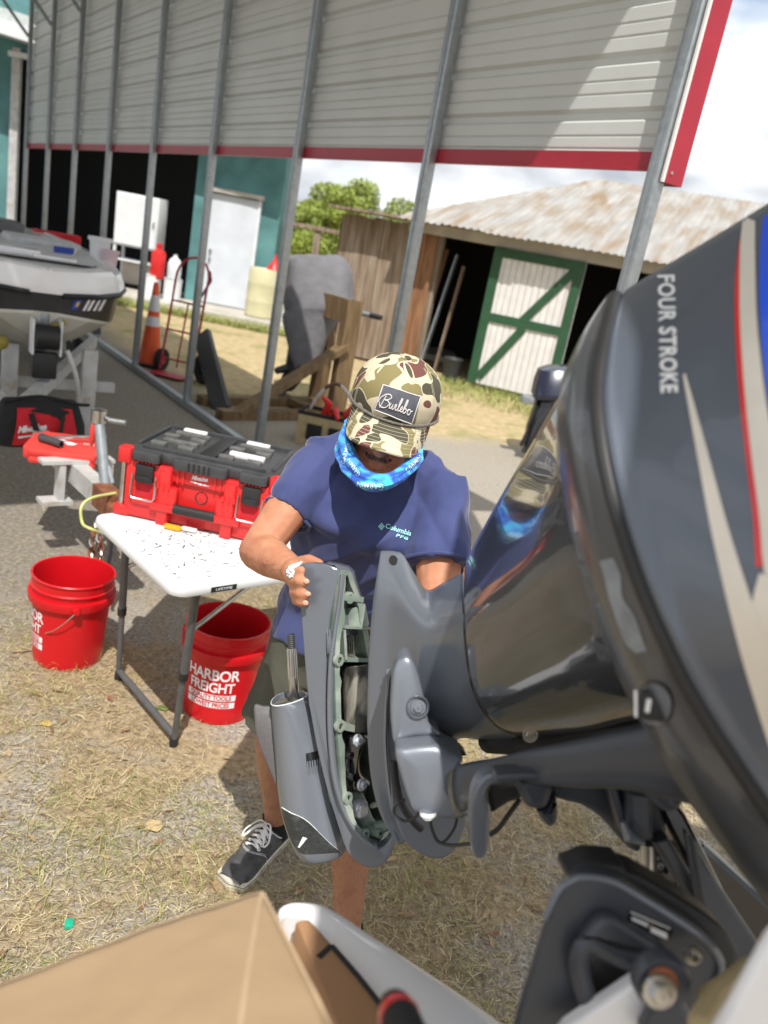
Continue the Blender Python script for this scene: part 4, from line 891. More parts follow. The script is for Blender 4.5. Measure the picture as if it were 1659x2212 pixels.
for s_ in (0, 1):
    x0 = .06 + s_ * .25
    for r_, (y, segs) in enumerate([(.07, [(0, .055), (.1, .055)]), (.135, [(.02, .13)]), (.2, [(0, .055), (.1, .055)]), (.265, [(.02, .13)]), (.32, [(.03, .09)])]):
        for (xx, l) in segs: bit(BB(x0 + xx + l / 2, y, .266), (l, .03, .018), 'lid_strip' if r_ == 4 or (r_ == 1 and s_) else 'lid_cleat', MT['print'] if r_ == 4 or (r_ == 1 and s_) else MT['cleat'], lid, .006)
def ff(x, y): return BB(W_ / 2 + .0 + x * .03, -.0042, .188 + y * .03 - 0 * x)
lettering('logo_word', 'Milwaukee', lambda x, y: ff(x * .52, y * .75 + .15 + x * .03), MT['print'], tbx, bold=.03, shear=.3, spacing=.85)
mb = MB(); mb.grid([[ff(-1.0 + 2.2 * u, -.35 - .12 * u - .2 * v * (1 - abs(u - .5))) for u in np.linspace(0, 1, 8)] for v in (0, 1)]); mb.build('logo_bolt', MT['print'], tbx)
k0 = G(373, 1141, TZ + .008); kn = thing('utility_knife', 'orange yellow utility knife on the table in front of the red box', 'knife', k0)
mb = MB(); mb.rbox(k0 + A(0, 0, .004), (.062, .02, .016), .008, BAXB); mb.build('handle', mat('amber', (.85, .36, .01), .4), kn)
mb = MB(); mb.rbox(k0 + bx * .055 + by * .015 + A(0, 0, .003), (.055, .018, .012), .006, BAXB); mb.build('tip', MT['print'], kn)

# ================================================================ the two red buckets
def make_bucket():
    t = thing('red_bucket', 'x', 'bucket', (0, 0, 0), 0, 'open red buckets on the gravel')
    rb = lambda z: .132 + .02 * z / .37
    mb = MB(); pr = [(.001, .004), (.12, .004), (.13, .0), (.1325, .01)] + [(rb(z), z) for z in (.05, .1, .2, .262)] + [(rb(.265) + .016, .266), (rb(.265) + .018, .272), (rb(.29) + .018, .296), (rb(.3) + .016, .302), (rb(.3) + .002, .304), (rb(.325) + .002, .322), (rb(.33) + .008, .326), (rb(.33) + .008, .33), (rb(.33) + .003, .334), (rb(.36) + .002, .362), (.158, .366), (.159, .371), (.156, .375), (.150, .373)] + [(rb(z) - .003, z) for z in (.35, .2, .05)] + [(.125, .012), (.001, .01)]
    mb.lathe(pr, (0, 0, 0), 56); body = mb.build('body', MT['redbucket'], t, ang=28)
    def on_b(x, z, k=.0012): a = -math.pi / 2 + x / .14; r = rb(z) + k; return A(r * math.cos(a), r * math.sin(a), z)
    for tx_, z, s_, m_, nm, kk in (('HARBOR', .212, .052, 'print', 'lettering', .0012), ('FREIGHT', .160, .0475, 'print', 'lettering', .0012), ('QUALITY TOOLS', .119, .0222, 'redbucket', 'lettering', .0022), ('LOWEST PRICES', .0875, .0222, 'redbucket', 'lettering', .0022)):
        lettering(nm, tx_, lambda x, y: on_b(x * s_, z + y * s_ * 1.2, kk), MT[m_], body, bold=.022, spacing=.95)
    for z in (.119, .0875):
        mb = MB(); mb.grid([[on_b(x, zz) for x in np.linspace(-.098, .098, 16)] for zz in (z - .0125, z + .0125)]); mb.build('print_band', MT['print'], body)
    for sx in (-1, 1):
        mb = MB(); mb.lathe([(.001, .016), (.012, .015), (.016, 0)], (sx * .168, 0, .284), 14, (A(0, 1, 0), A(0, 0, 1), A(sx, 0, 0))); mb.build('bail_ear', MT['redbucket'], t)
    q = [A(.176 * math.cos(a), -.19 * math.sin(a) * math.cos(.9), .284 - .19 * math.sin(a) * math.sin(.95)) for a in np.linspace(0, math.pi, 25)]
    mb = MB(); mb.tube(q, .0022, 6); bail = mb.build('bail', MT['wire'], t)
    mb = MB(); mb.tube(q[10:15], .008, 8); mb.build('bail_grip', MT['white'], bail); return t
bk1 = make_bucket(); bk2 = copy_tree(bk1)
pb1, pb2 = G(143, 1452), G(464, 1568)
for o, p, rz, lb in ((bk1, pb1, -62, 'open red bucket left of the table with its wire bail hanging down'), (bk2, pb2, -4, 'open red bucket under the table edge with white store lettering facing us')):
    dv = nrm(p * A(1, 1, 0)); o.location = tuple(p + dv * .133); o.rotation_euler = (random.uniform(-.02, .02), 0, math.radians(rz)); o['label'] = lb
for o in [q for q in bk2.children if q.name.startswith('bail')]: o.rotation_euler = (0, 0, math.radians(170))

# ================================================================ the worker
man = thing('person', 'person in camo cap, blue neck gaiter, navy T-shirt and olive shorts holding a grey gearcase', 'person', (-.03, 1.85, 0))
# head frame: rolled and bent forward over the work
_ro, _pi = math.radians(17), math.radians(31)
hx = RT * math.cos(_ro) - UPC * math.sin(_ro); hu = RT * math.sin(_ro) + UPC * math.cos(_ro)
hz = hu * math.cos(_pi) + BK * math.sin(_pi); hy = BK * math.cos(_pi) - hu * math.sin(_pi)
HC = P(844, 903, 1.83); HAX = (hx, hy, hz)
def H(x, y, z): return HC + hx * x + hy * y + hz * z
body = MB()
def he(c, r): body.ell(H(*c), r, HAX, 20, 14)
he((0, -.012, .045), (.077, .096, .085)); he((0, .03, -.045), (.062, .064, .075)); he((0, .045, -.085), (.05, .047, .03)); he((0, .078, -.108), (.024, .022, .019))
for s_ in (-1, 1):
    he((s_ * .036, .066, -.028), (.027, .03, .03)); he((s_ * .031, .086, .004), (.018, .012, .012)); he((s_ * .012, .108, -.033), (.009, .011, .008))
    he((s_ * .083, -.004, -.004), (.009, .022, .033)); he((s_ * .04, .05, -.085), (.02, .03, .03))
he((0, .121, -.029), (.0145, .015, .013)); body.limb([H(0, .098, .025), H(0, .108, .0), H(0, .12, -.026)], [.011, .011, .012], 10)
he((0, .084, .026), (.055, .02, .014)); he((0, .096, -.057), (.026, .012, .012)); he((0, .101, -.066), (.022, .009, .0055)); he((0, .098, -.077), (.02, .010, .0065))
NB = P(838, 990, 1.93)
body.limb([H(0, -.03, -.03), H(0, -.03, -.09), NB], [.062, .06, .068], 16)
# torso and limbs
SHR, SHL = P(682, 1012, 1.90), P(952, 1092, 1.90)
PEL = A(-.045, 1.99, .80); CH = (SHR + SHL) / 2 + A(0, .02, -.1)
def oval(c, hw, hd, xa, n=24, e=2.3):
    xa = nrm(xa); ya = nrm(A(-xa[1], xa[0], 0)); return [c + xa * hw * math.copysign(abs(math.cos(q)) ** (2 / e), math.cos(q)) + ya * hd * math.copysign(abs(math.sin(q)) ** (2 / e), math.sin(q)) for q in np.arange(n) * 2 * math.pi / n]
sx_ = nrm((SHL - SHR) * A(1, 1, .55)); px_ = nrm(A(1, .02, 0))
def torso_rings(g=0.0):
    L = [(PEL + A(.0, 0, -.12), .165 + g, .115 + g, px_), (PEL, .165 + g, .12 + g, px_), (PEL + (CH - PEL) * .35, .155 + g, .115 + g, px_), (PEL + (CH - PEL) * .7, .165 + g, .12 + g, sx_), (CH, .18 + g, .125 + g, sx_), (CH + (NB - CH) * .45, .175 + g, .105 + g, sx_), (CH + (NB - CH) * .75, .12 + g, .08 + g, sx_), (NB, .07 + g, .065 + g, sx_)]
    R = [oval(*q) for q in L]; return [list(r) for r in zip(*[cr([r[j] for r in R], 3) for j in range(24)])]
body.loft(torso_rings(-.03))
ELR, WRR = P(558, 1190, 1.80), P(633, 1232, 1.645)
ELL, WRL = P(945, 1300, 1.80), P(850, 1375, 1.64)
body.limb([SHR, SHR + (ELR - SHR) * .5, ELR], [.042, .050, .043], 14); body.limb([ELR, ELR + (WRR - ELR) * .35, WRR], [.044, .044, .028], 14)
body.limb([SHL, SHL + (ELL - SHL) * .5, ELL], [.05, .056, .046], 14); body.limb([ELL, ELL + (WRL - ELL) * .35, WRL], [.047, .045, .029], 14)
HPR, HPL = PEL + A(-.095, 0, -.06), PEL + A(.1, -.02, -.06)
KNR, ANR = A(-.178, 1.93, .44), P(597, 1782, 2.47)
KNL, ANL = A(.06, 1.70, .46), A(.115, 1.66, .075)
def leg(hp, k, a):
    d = nrm(a - k); body.limb([hp, hp + (k - hp) * .5, k], [.092, .078, .057], 14)
    body.limb([k, k + (a - k) * .28 + A(0, .016, 0), k + (a - k) * .6 + A(0, .006, 0), k + (a - k) * .85, a], [.056, .058, .044, .036, .037], 14)
leg(HPR, KNR, ANR); leg(HPL, KNL, ANL)
def foot(a, toe): body.limb([a + A(0, 0, -.025), a + (toe - a) * .35 + A(0, 0, -.022), a + (toe - a) * .62 - A(0, 0, .012)], [.032, .028, .016], 10)
TOR, TOL = P(500, 1892, 2.29), A(.14, 1.46, .045)
TOR[2] = .045
foot(ANR, TOR + (ANR - TOR) * .18 * A(1, 1, 0)); foot(ANL, TOL)
# hands
def finger(p, r): body.limb(PP(p), r, 10)
body.limb(PP([(637, 1236, 1.625), (660, 1256, 1.60), (668, 1276, 1.585)]), [.029, .033, .03], 12); body.limb(PP([(648, 1246, 1.6), (655, 1292, 1.58)]), [.022, .02], 10)
finger([(645, 1240, 1.585), (626, 1236, 1.54), (632, 1231, 1.49), (652, 1232, 1.466)], [.0105, .0102, .0098, .0085])
finger([(650, 1258, 1.585), (631, 1257, 1.545), (630, 1254, 1.495), (646, 1255, 1.463), (661, 1258, 1.459)], [.0105, .0104, .0102, .0097, .0086])
finger([(652, 1276, 1.585), (635, 1278, 1.547), (634, 1279, 1.498), (649, 1282, 1.466), (664, 1285, 1.462)], [.0102, .01, .0098, .0093, .0082])
finger([(655, 1292, 1.58), (641, 1296, 1.545), (639, 1298, 1.50), (649, 1301, 1.472), (659, 1304, 1.467)], [.009, .009, .0088, .0083, .0074])
finger([(640, 1232, 1.64), (652, 1213, 1.62), (668, 1209, 1.60), (690, 1217, 1.585)], [.016, .0135, .0118, .0098])
body.limb(PP([(850, 1375, 1.64), (828, 1400, 1.60)]), [.03, .036], 12)
for k in range(4): finger([(815 + 3 * k, 1385 + 15 * k, 1.6), (798 + 3 * k, 1390 + 15 * k, 1.575), (784 + 3 * k, 1395 + 15 * k, 1.57)], [.0105, .0098, .0085])
finger([(835, 1385, 1.58), (815, 1368, 1.56), (800, 1366, 1.56)], [.015, .012, .01])
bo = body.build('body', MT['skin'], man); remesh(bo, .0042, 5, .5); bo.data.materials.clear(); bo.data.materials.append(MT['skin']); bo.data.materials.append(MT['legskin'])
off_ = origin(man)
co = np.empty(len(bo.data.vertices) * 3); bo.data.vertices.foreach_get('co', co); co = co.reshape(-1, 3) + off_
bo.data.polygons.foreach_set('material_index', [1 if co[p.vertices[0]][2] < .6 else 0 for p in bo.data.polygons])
# finger nails
nm_ = MB()
for (x, y, d, a) in ((662, 1256, 1.4505, 8), (665, 1283, 1.455, 10), (660, 1302.5, 1.4605, 14)): nm_.ell(P(x, y, d), (.0058, .0048, .0016), (nrm(RT * math.cos(math.radians(a)) - UPC * math.sin(math.radians(a))), nrm(UPC * math.cos(math.radians(a)) + RT * math.sin(math.radians(a))), BK), 10, 6)
nm_.build('fingernails', mat('nail', (.57, .32, .225), .35), man)
# moustache, stubble and hair
hairB = bvh(bo)
def strands(rg, fn, n, ln, w, name, m):
    v, f = [], []
    for i in range(n):
        p, d, side = fn(rg); b = len(v); q = p + d * ln * rg.uniform(.6, 1.1); s_ = side * w
        v += [p - s_, p + s_, q]; f.append((b, b + 1, b + 2))
    mb = MB(); mb.add(v, f); return mb.build(name, m, man, smooth=False)
def on_face(x, z):
    o = H(x, .25, z); h = hairB.ray_cast(Vector(o), Vector(-hy)); return (np.array(h[0]), np.array(h[1])) if h[0] is not None else (None, None)
def mou(r):
    while True:
        x = r.uniform(-.028, .028); z = -.049 - abs(x) * .28 + r.uniform(-.0065, .0055) * (1 - abs(x) / .045)
        p, n = on_face(x, z)
        if p is not None: return p + n * .0005, nrm(n * .35 - hz * .9 + hx * x * 16), nrm(hx)
strands(np.random.default_rng(5), mou, 620, .007, .00028, 'moustache', MT['hair'])
def stub(r):
    while True:
        x = r.uniform(-.06, .06); z = r.uniform(-.128, -.07)
        if abs(x) < .022 and z > -.084: continue
        p, n = on_face(x, z)
        if p is not None: return p, nrm(n * .5 - hz), nrm(hx)
strands(np.random.default_rng(6), stub, 1500, .003, .00022, 'stubble', MT['hair'])
def scalp(r):
    a = r.uniform(math.pi * .95, math.pi * 2.05); z = r.uniform(-.03, .05)
    p = H(math.cos(a) * .079, -.012 + math.sin(a) * .098, z); n = nrm(p - H(0, -.01, z)); return p - n * .004, nrm(n * .35 - hz), nrm(np.cross(n, hz))
strands(np.random.default_rng(8), scalp, 2600, .022, .0007, 'hair', MT['hair'])
def limbhair(a, b, r0_, n, sd):
    R = np.random.default_rng(sd); v, f = [], []
    for i in range(n):
        t = R.uniform(0, 1); c = a + (b - a) * t; q = R.uniform(0, 6.28); o = c + (RT * math.cos(q) + BK * math.sin(q)) * .2
        h = hairB.ray_cast(Vector(o), Vector(nrm(c - o)))
        if h[0] is None: continue
        p, n_ = np.array(h[0]), np.array(h[1]); d = nrm(n_ * .5 + A(0, 0, -1) + R.normal(size=3) * .35); s_ = nrm(np.cross(d, n_)) * .00025; k = len(v); v += [p - s_, p + s_, p + d * R.uniform(.005, .013)]; f.append((k, k + 1, k + 2))
    mb = MB(); mb.add(v, f); mb.build('leg_hair', MT['hair'], man, smooth=False)
limbhair(ELR, WRR, 0, 500, 9); limbhair(KNR, ANR, 0, 900, 3); limbhair(KNL, ANL, 0, 1100, 4)

# ---- shirt
sh = MB(); TRG = torso_rings(.012)
sh.loft([r for r in TRG])
def sleeve(a, b, t0, t1, r0, r1):
    d = b - a; sh.tube([a - d * .25, a + d * 0, a + d * t0, a + d * t1], [r0 * .9, r0, (r0 + r1) / 2, r1], 20)
sleeve(SHR, ELR, .3, .56, .062, .057); sleeve(SHL, ELL, .3, .66, .076, .08)
sh.limb([P(690, 992, 1.91), P(760, 975, 1.93), NB], [.052, .058, .06], 12); sh.limb([P(950, 1070, 1.91), P(900, 1020, 1.93), NB], [.06, .062, .06], 12)
hb = [oval(PEL + A(-.005, -.01, -.035), .19, .145, px_), oval(PEL + A(-.002, -.005, .06), .185, .142, px_), oval(PEL + (CH - PEL) * .4, .172, .13, px_)]
sh.loft(hb)
so_ = sh.build('shirt', mat('navy_cotton', (.043, .057, .165), .9, 0, .12, 30, bump=.3, bs=420, c2=(.055, .07, .19), ms=6, sheen=.25), man); remesh(so_, .0055, 7, .5)
me = so_.data; n_ = len(me.vertices); cc = np.empty(n_ * 3); me.vertices.foreach_get('co', cc); cc = cc.reshape(-1, 3); no = np.empty(n_ * 3); me.vertices.foreach_get('normal', no); no = no.reshape(-1, 3)
axis = nrm(SHL - SHR); dg1 = nrm(A(.75, 0, -.65)); dg2 = nrm(A(.6, 0, .8))
for i in range(n_):
    p = Vector(cc[i] + off_); w = 0.0
    q = Vector((p.dot(Vector(dg1)) * 15, p.dot(Vector(dg2)) * 4.2, p.y * 6)); w += abs(noise.noise(q)) * -.024 + .006
    q = Vector((p.x * 11, p.y * 8, p.z * 5 + 3)); w += noise.noise(q) * .009
    q = Vector((p.x * 30, p.y * 30, p.z * 14)); w += noise.noise(q) * .003
    w += -.013 * (1 - abs(noise.noise(Vector((p.dot(Vector(dg2)) * 7 + 9, p.dot(Vector(dg1)) * 2.2, p.y * 3))))) ** 7 * (.4 + .6 * abs(noise.noise(Vector((p.x * 5, p.z * 5, 2)))) * 2)
    low = max(0, min(1, (1.02 - p.z) / .25)); w += low * .008 * math.sin(p.x * 42 + noise.noise(Vector((p.x * 4, p.z * 5, 0))) * 4)
    cc[i] += no[i] * w
me.vertices.foreach_set('co', cc.ravel()); me.update()
shB = bvh(so_)
def hem(c, d, r, nm='sleeve_hem'):
    d = nrm(d); x = nrm(np.cross(d, A(0, 0, 1))); y = np.cross(d, x); R = []
    for q in np.arange(40) * 2 * math.pi / 40:
        dv = x * math.cos(q) + y * math.sin(q); h = shB.ray_cast(Vector(c + dv * .2), Vector(-dv)); R.append((min(np.linalg.norm(np.array(h[0]) - c), r * 1.5) if h[0] is not None else r, dv))
    rr_ = [np.mean([R[(i + k) % 40][0] for k in range(-5, 6)]) for i in range(40)]; R = [c + R[i][1] * (rr_[i] + .001) for i in range(40)]
    mb = MB(); mb.tube(R + [R[0]], [(.0042, .0042)] * 41, 6, cap=False); mb.build(nm, so_.data.materials[0], so_)
dR, dL = ELR - SHR, ELL - SHL
hem(SHR + dR * .535, dR, .056); hem(SHL + dL * .635, dL, .08)
fnc = decal_fn(shB, 855, 1145, 15, 15.5, .0016)
lettering('chest_word', 'Columbia', decal_fn(shB, 861, 1145, 17, 15.2, .0016), MT['mint'], so_, size=1.0, bold=.02)
lettering('chest_letters', 'PFG', decal_fn(shB, 868, 1160, 17, 14, .0016, .62), MT['mint'], so_, size=1.0, bold=.04, shear=.2, spacing=1.25)
mb = MB()
for i in range(3):
    for j in range(3):
        c = A(824 + (i - j) * 2.6, 1138 + (i + j - 2) * 2.9); q = [cast(shB, c[0] + dx, c[1] + dy, .0016) for dx, dy in ((0, -2.3), (2.1, 0), (0, 2.3), (-2.1, 0))]
        if all(p is not None for p in q): mb.add(q, [(0, 1, 2, 3)])
mb.build('chest_emblem', MT['mint'], so_, smooth=False)

# ---- shorts
sr = MB(); sr.loft([oval(PEL + A(0, 0, .05), .168, .125, px_), oval(PEL + A(0, 0, -.04), .178, .138, px_), oval(PEL + A(0, 0, -.14), .178, .135, px_)])
for hp, k, sg in ((HPR, KNR, -1), (HPL, KNL, 1)):
    e = hp + (k - hp) * .86; sr.tube([hp + A(0, 0, .03), hp + (k - hp) * .4, e + A(sg * .006, 0, 0)], [.105, .102, .108], 22)
ss = sr.build('shorts', MT['shorts'], man); remesh(ss, .006, 5, .5)
me = ss.data; n_ = len(me.vertices); cc = np.empty(n_ * 3); me.vertices.foreach_get('co', cc); cc = cc.reshape(-1, 3); no = np.empty(n_ * 3); me.vertices.foreach_get('normal', no); no = no.reshape(-1, 3)
for i in range(n_):
    p = Vector(cc[i] + off_); cc[i] += no[i] * (noise.noise(Vector((p.x * 16, p.y * 16, p.z * 6))) * .009 - abs(noise.noise(Vector((p.x * 10 + p.z * 12, p.y * 10, p.z * 8)))) * .01)
me.vertices.foreach_set('co', cc.ravel()); me.update()

# ---- neck gaiter
G_ = [[(742, 985, 1.83), (752, 1025, 1.75), (790, 1058, 1.69), (840, 1056, 1.68), (885, 1025, 1.74), (912, 985, 1.84), (890, 935, 1.97), (800, 920, 1.99)],
      [(732, 968, 1.82), (740, 1012, 1.735), (785, 1052, 1.665), (842, 1052, 1.655), (892, 1018, 1.72), (915, 972, 1.82), (890, 920, 1.97), (800, 905, 1.98)],
      [(735, 938, 1.80), (745, 985, 1.735), (785, 1034, 1.668), (842, 1040, 1.655), (890, 1005, 1.715), (913, 955, 1.8), (890, 900, 1.96), (800, 885, 1.97)],
      [(745, 915, 1.80), (756, 962, 1.75), (789, 1016, 1.685), (840, 1026, 1.672), (884, 996, 1.725), (905, 950, 1.80), (885, 880, 1.95), (805, 865, 1.96)],
      [(752, 920, 1.81), (766, 968, 1.765), (793, 1014, 1.705), (838, 1021, 1.695), (877, 993, 1.74), (896, 950, 1.81), (882, 890, 1.94), (808, 875, 1.95)],
      [(757, 950, 1.83), (772, 990, 1.79), (800, 1022, 1.74), (838, 1026, 1.73), (870, 1002, 1.77), (888, 965, 1.83), (878, 910, 1.93), (812, 900, 1.94)]]
GR = [cr(PP(g_), 10, True) for g_ in G_]; GR = [list(r) for r in zip(*[cr([g_[j] for g_ in GR], 6) for j in range(80)])]
gc_ = sum(GR[0]) / 80
for i, r in enumerate(GR):
    for j, p in enumerate(r):
        f_ = math.sin(i * .95 + 2.2 * math.sin(j * .16) + j * .05) * .0038 + noise.noise(Vector(p * 26)) * .005
        if i > len(GR) * .62: f_ *= .4
        r[j] = p + nrm(p - gc_) * f_
def gaiter_mat():
    m = bpy.data.materials.new('blue_gaiter'); t, b, o = nodes(m); L = t.links.new; N = t.nodes.new; tc = N('ShaderNodeTexCoord')
    n = N('ShaderNodeTexNoise'); n.inputs['Scale'].default_value = 22; n.inputs['Detail'].default_value = 1; n.inputs['Distortion'].default_value = 1.5; L(tc.outputs['Object'], n.inputs[0])
    r = N('ShaderNodeValToRGB'); r.color_ramp.interpolation = 'CONSTANT'; e = r.color_ramp.elements; e[0].position = 0; e[0].color = (.015, .10, .52, 1); e[1].position = .44; e[1].color = (.03, .2, .68, 1)
    x = e.new(.52); x.color = (.06, .33, .78, 1); x = e.new(.6); x.color = (.05, .5, .85, 1)
    L(n.outputs['Fac'], r.inputs[0]); L(r.outputs[0], b.inputs['Base Color']); b.inputs['Roughness'].default_value = .75; b.inputs['Sheen Weight'].default_value = .2
    n3 = N('ShaderNodeTexNoise'); n3.inputs['Scale'].default_value = 300; L(tc.outputs['Object'], n3.inputs[0]); bp = N('ShaderNodeBump'); bp.inputs['Strength'].default_value = .3; bp.inputs['Distance'].default_value = .001; L(n3.outputs['Fac'], bp.inputs['Height']); L(bp.outputs[0], b.inputs['Normal'])
    return m
mb = MB(); mb.loft(GR, cap=False); ga = mb.build('neck_gaiter', gaiter_mat(), man, ang=80)
GB = bvh(ga)
for (w_, x, y, an, s_) in (('GARMIN', 800, 1049, 186, 15), ('GARMIN', 747, 980, -78, 12), ('GARMIN', 765, 1010, 236, 11), ('GARMIN', 893, 1003, -46, 12)):
    lettering('gaiter_word', w_, decal_fn(GB, x, y, an, s_, .0018), MT['lightblue'], ga, size=1.0, bold=.01)

# ---- cap
cap = bpy.data.objects.new('cap', None); C.objects.link(cap); cap.parent = man; cap.empty_display_size = .05
def camo():
    m = bpy.data.materials.new('camo_cotton'); t, b, o = nodes(m); L = t.links.new; N = t.nodes.new; tc = N('ShaderNodeTexCoord')
    base = (.62, .555, .40, 1); cur = None
    for i, (c, s_, th, off) in enumerate((((.235, .2, .085, 1), 14, .53, 0), ((.15, .055, .045, 1), 13, .575, 11), ((.075, .07, .045, 1), 15, .565, 23))):
        mp = N('ShaderNodeMapping'); mp.inputs['Location'].default_value = (off, off * .7, 3 + off); L(tc.outputs['Object'], mp.inputs[0])
        n = N('ShaderNodeTexNoise'); n.inputs['Scale'].default_value = s_; n.inputs['Detail'].default_value = .6; n.inputs['Distortion'].default_value = .9; L(mp.outputs[0], n.inputs[0])
        r = N('ShaderNodeMath'); r.operation = 'GREATER_THAN'; r.inputs[1].default_value = th; L(n.outputs['Fac'], r.inputs[0])
        x = N('ShaderNodeMix'); x.data_type = 'RGBA'; L(r.outputs[0], x.inputs[0])
        if cur is None: x.inputs[6].default_value = base
        else: L(cur, x.inputs[6])
        x.inputs[7].default_value = c; cur = x.outputs[2]
        # a pale line is kept round every patch
        if i < 3:
            a1 = N('ShaderNodeMath'); a1.operation = 'SUBTRACT'; a1.inputs[1].default_value = th - .014; L(n.outputs['Fac'], a1.inputs[0]); a2 = N('ShaderNodeMath'); a2.operation = 'ABSOLUTE'; L(a1.outputs[0], a2.inputs[0]); a3 = N('ShaderNodeMath'); a3.operation = 'LESS_THAN'; a3.inputs[1].default_value = .016; L(a2.outputs[0], a3.inputs[0])
            y = N('ShaderNodeMix'); y.data_type = 'RGBA'; L(a3.outputs[0], y.inputs[0]); L(cur, y.inputs[6]); y.inputs[7].default_value = base; cur = y.outputs[2]
    L(cur, b.inputs['Base Color']); b.inputs['Roughness'].default_value = .85
    n3 = N('ShaderNodeTexNoise'); n3.inputs['Scale'].default_value = 600; L(tc.outputs['Object'], n3.inputs[0]); bp = N('ShaderNodeBump'); bp.inputs['Strength'].default_value = .25; bp.inputs['Distance'].default_value = .001; L(n3.outputs['Fac'], bp.inputs['Height']); L(bp.outputs[0], b.inputs['Normal'])
    return m
CM = camo()
ca_, cb_ = .0985, .113
def base_z(a): return .018 + .022 * max(0, math.sin(a)) + .004 * math.cos(2 * a)
def crown(a, t):
    k = (1 - t ** 2.6) ** (1 / 2.3) if t < 1 else 0.0
    seam = 1 - .012 * math.exp(-((((a - math.pi / 2 + math.pi / 6) % (math.pi / 3)) - math.pi / 6) / .05) ** 2) * t * (1 - t) * 3
    z0 = base_z(a); top = .150 + .006 * math.sin(a); puff = 1 + .05 * math.sin(math.pi * min(1, t * 1.15))
    wr = .0013 * noise.noise(Vector((math.cos(a) * 5, math.sin(a) * 5, t * 7)))
    return H(math.cos(a) * ca_ * k * puff * seam + wr, -.008 + math.sin(a) * cb_ * k * puff * seam + wr, z0 + (top - z0) * t)
mb = MB(); mb.loft([[crown(a, t) for a in np.arange(72) * 2 * math.pi / 72] for t in np.linspace(0, .985, 22)], cap=True); mb.build('crown', CM, cap, ang=70)
def bill(u, v, dz=0.0):
    a = math.pi / 2 - u * 1.12; x0, y0 = math.cos(a) * ca_, -.008 + math.sin(a) * cb_; L = .078 * (1 - abs(u) ** 3.2 * .82)
    x1 = x0 * (1 + .02) ; y1 = y0 + L; x = x0 + (x1 - x0) * v; y = y0 + (y1 - y0) * v
    return H(x, y, base_z(a) + .002 - .030 * v - .34 * (x * x) / .1 * v ** .7 + dz)
us = np.linspace(-1, 1, 29); vs_ = np.linspace(0, 1, 12)
mb = MB(); rows = [[bill(u, v) for v in vs_] for u in us]; bot = [[bill(u, v, -.0035) for v in vs_] for u in us]; mb.grid(rows); mb.grid(bot, True)
mb.loft([[r[-1] for r in rows], [r[-1] for r in bot]], cap=False, close=False); mb.loft([rows[0], bot[0]], cap=False, close=False); mb.loft([rows[-1], bot[-1]], cap=False, close=False); mb.build('bill', CM, cap, ang=50)
mb = MB()
for v in (.16, .28, .40, .52, .64, .76, .95): mb.tube([bill(u * .97, v, .0004) for u in us], .00045, 4)
mb.build('bill_stitching', MT['stitch'], cap)
mb = MB()
for a in (math.pi / 2 - math.pi / 3.1, math.pi / 2 + math.pi / 3.1, -math.pi / 2, math.pi + .2, -.2):
    for da in (-.028, .028): mb.tube([crown(a + da, t) + nrm(crown(a, t) - H(0, 0, .05)) * .0004 for t in np.linspace(.04, .93, 14)], .00045, 4)
mb.build('crown_stitching', MT['stitch'], cap)
mb = MB(); mb.tube([crown(a, .035) + nrm(crown(a, .03) - H(0, 0, .03)) * .003 for a in np.linspace(-.25, math.pi + .25, 50)], .0036, 8); mb.build('rope_band', MT['rope'], cap)
mb = MB(); mb.ell(crown(math.pi / 2, .985) + hz * .001 - hy * .0, (.008, .008, .0045), HAX, 14, 8); mb.build('button', CM, cap)
# patch on the front, pale edge, stitched word
pc = [(829, 832), (907, 857), (888, 914), (811, 884)]
CB = bvh([o for o in cap.children if o.name.startswith('crown') and 'stitch' not in o.name][0])
def onpatch(u, v, off):
    a, b, c_, d = [A(*q) for q in pc]; q = (a * (1 - u) + b * u) * (1 - v) + (d * (1 - u) + c_ * u) * v
    h = cast(CB, q[0], q[1], off)
    return h if h is not None else np.array(CB.find_nearest(Vector(P(q[0], q[1], 1.76)))[0])
def pgrid(u0, u1, v0, v1, off): 
    mb = MB(); mb.grid([[onpatch(u, v, off) for u in np.linspace(u0, u1, 12)] for v in np.linspace(v0, v1, 9)]); return mb
m_ = pgrid(0, 1, 0, 1, .0035); e_ = [(0, 0), (1, 0), (1, 1), (0, 1), (0, 0)]; pt = m_.build('patch', MT['slate'], cap)
edge = []
for (a, b) in zip(e_[:-1], e_[1:]): edge += [onpatch(a[0] + (b[0] - a[0]) * t, a[1] + (b[1] - a[1]) * t, .0036) for t in np.linspace(0, 1, 12)[:-1]]
mb = MB(); mb.tube(edge + [edge[0]], .0012, 6, cap=False); mb.build('patch_edge', MT['print'], cap)
mb = MB(); mb.tube([p - BK * .0018 for p in edge] + [edge[0] - BK * .0018], .0018, 6, cap=False); mb.build('patch_side', MT['slate'], cap)
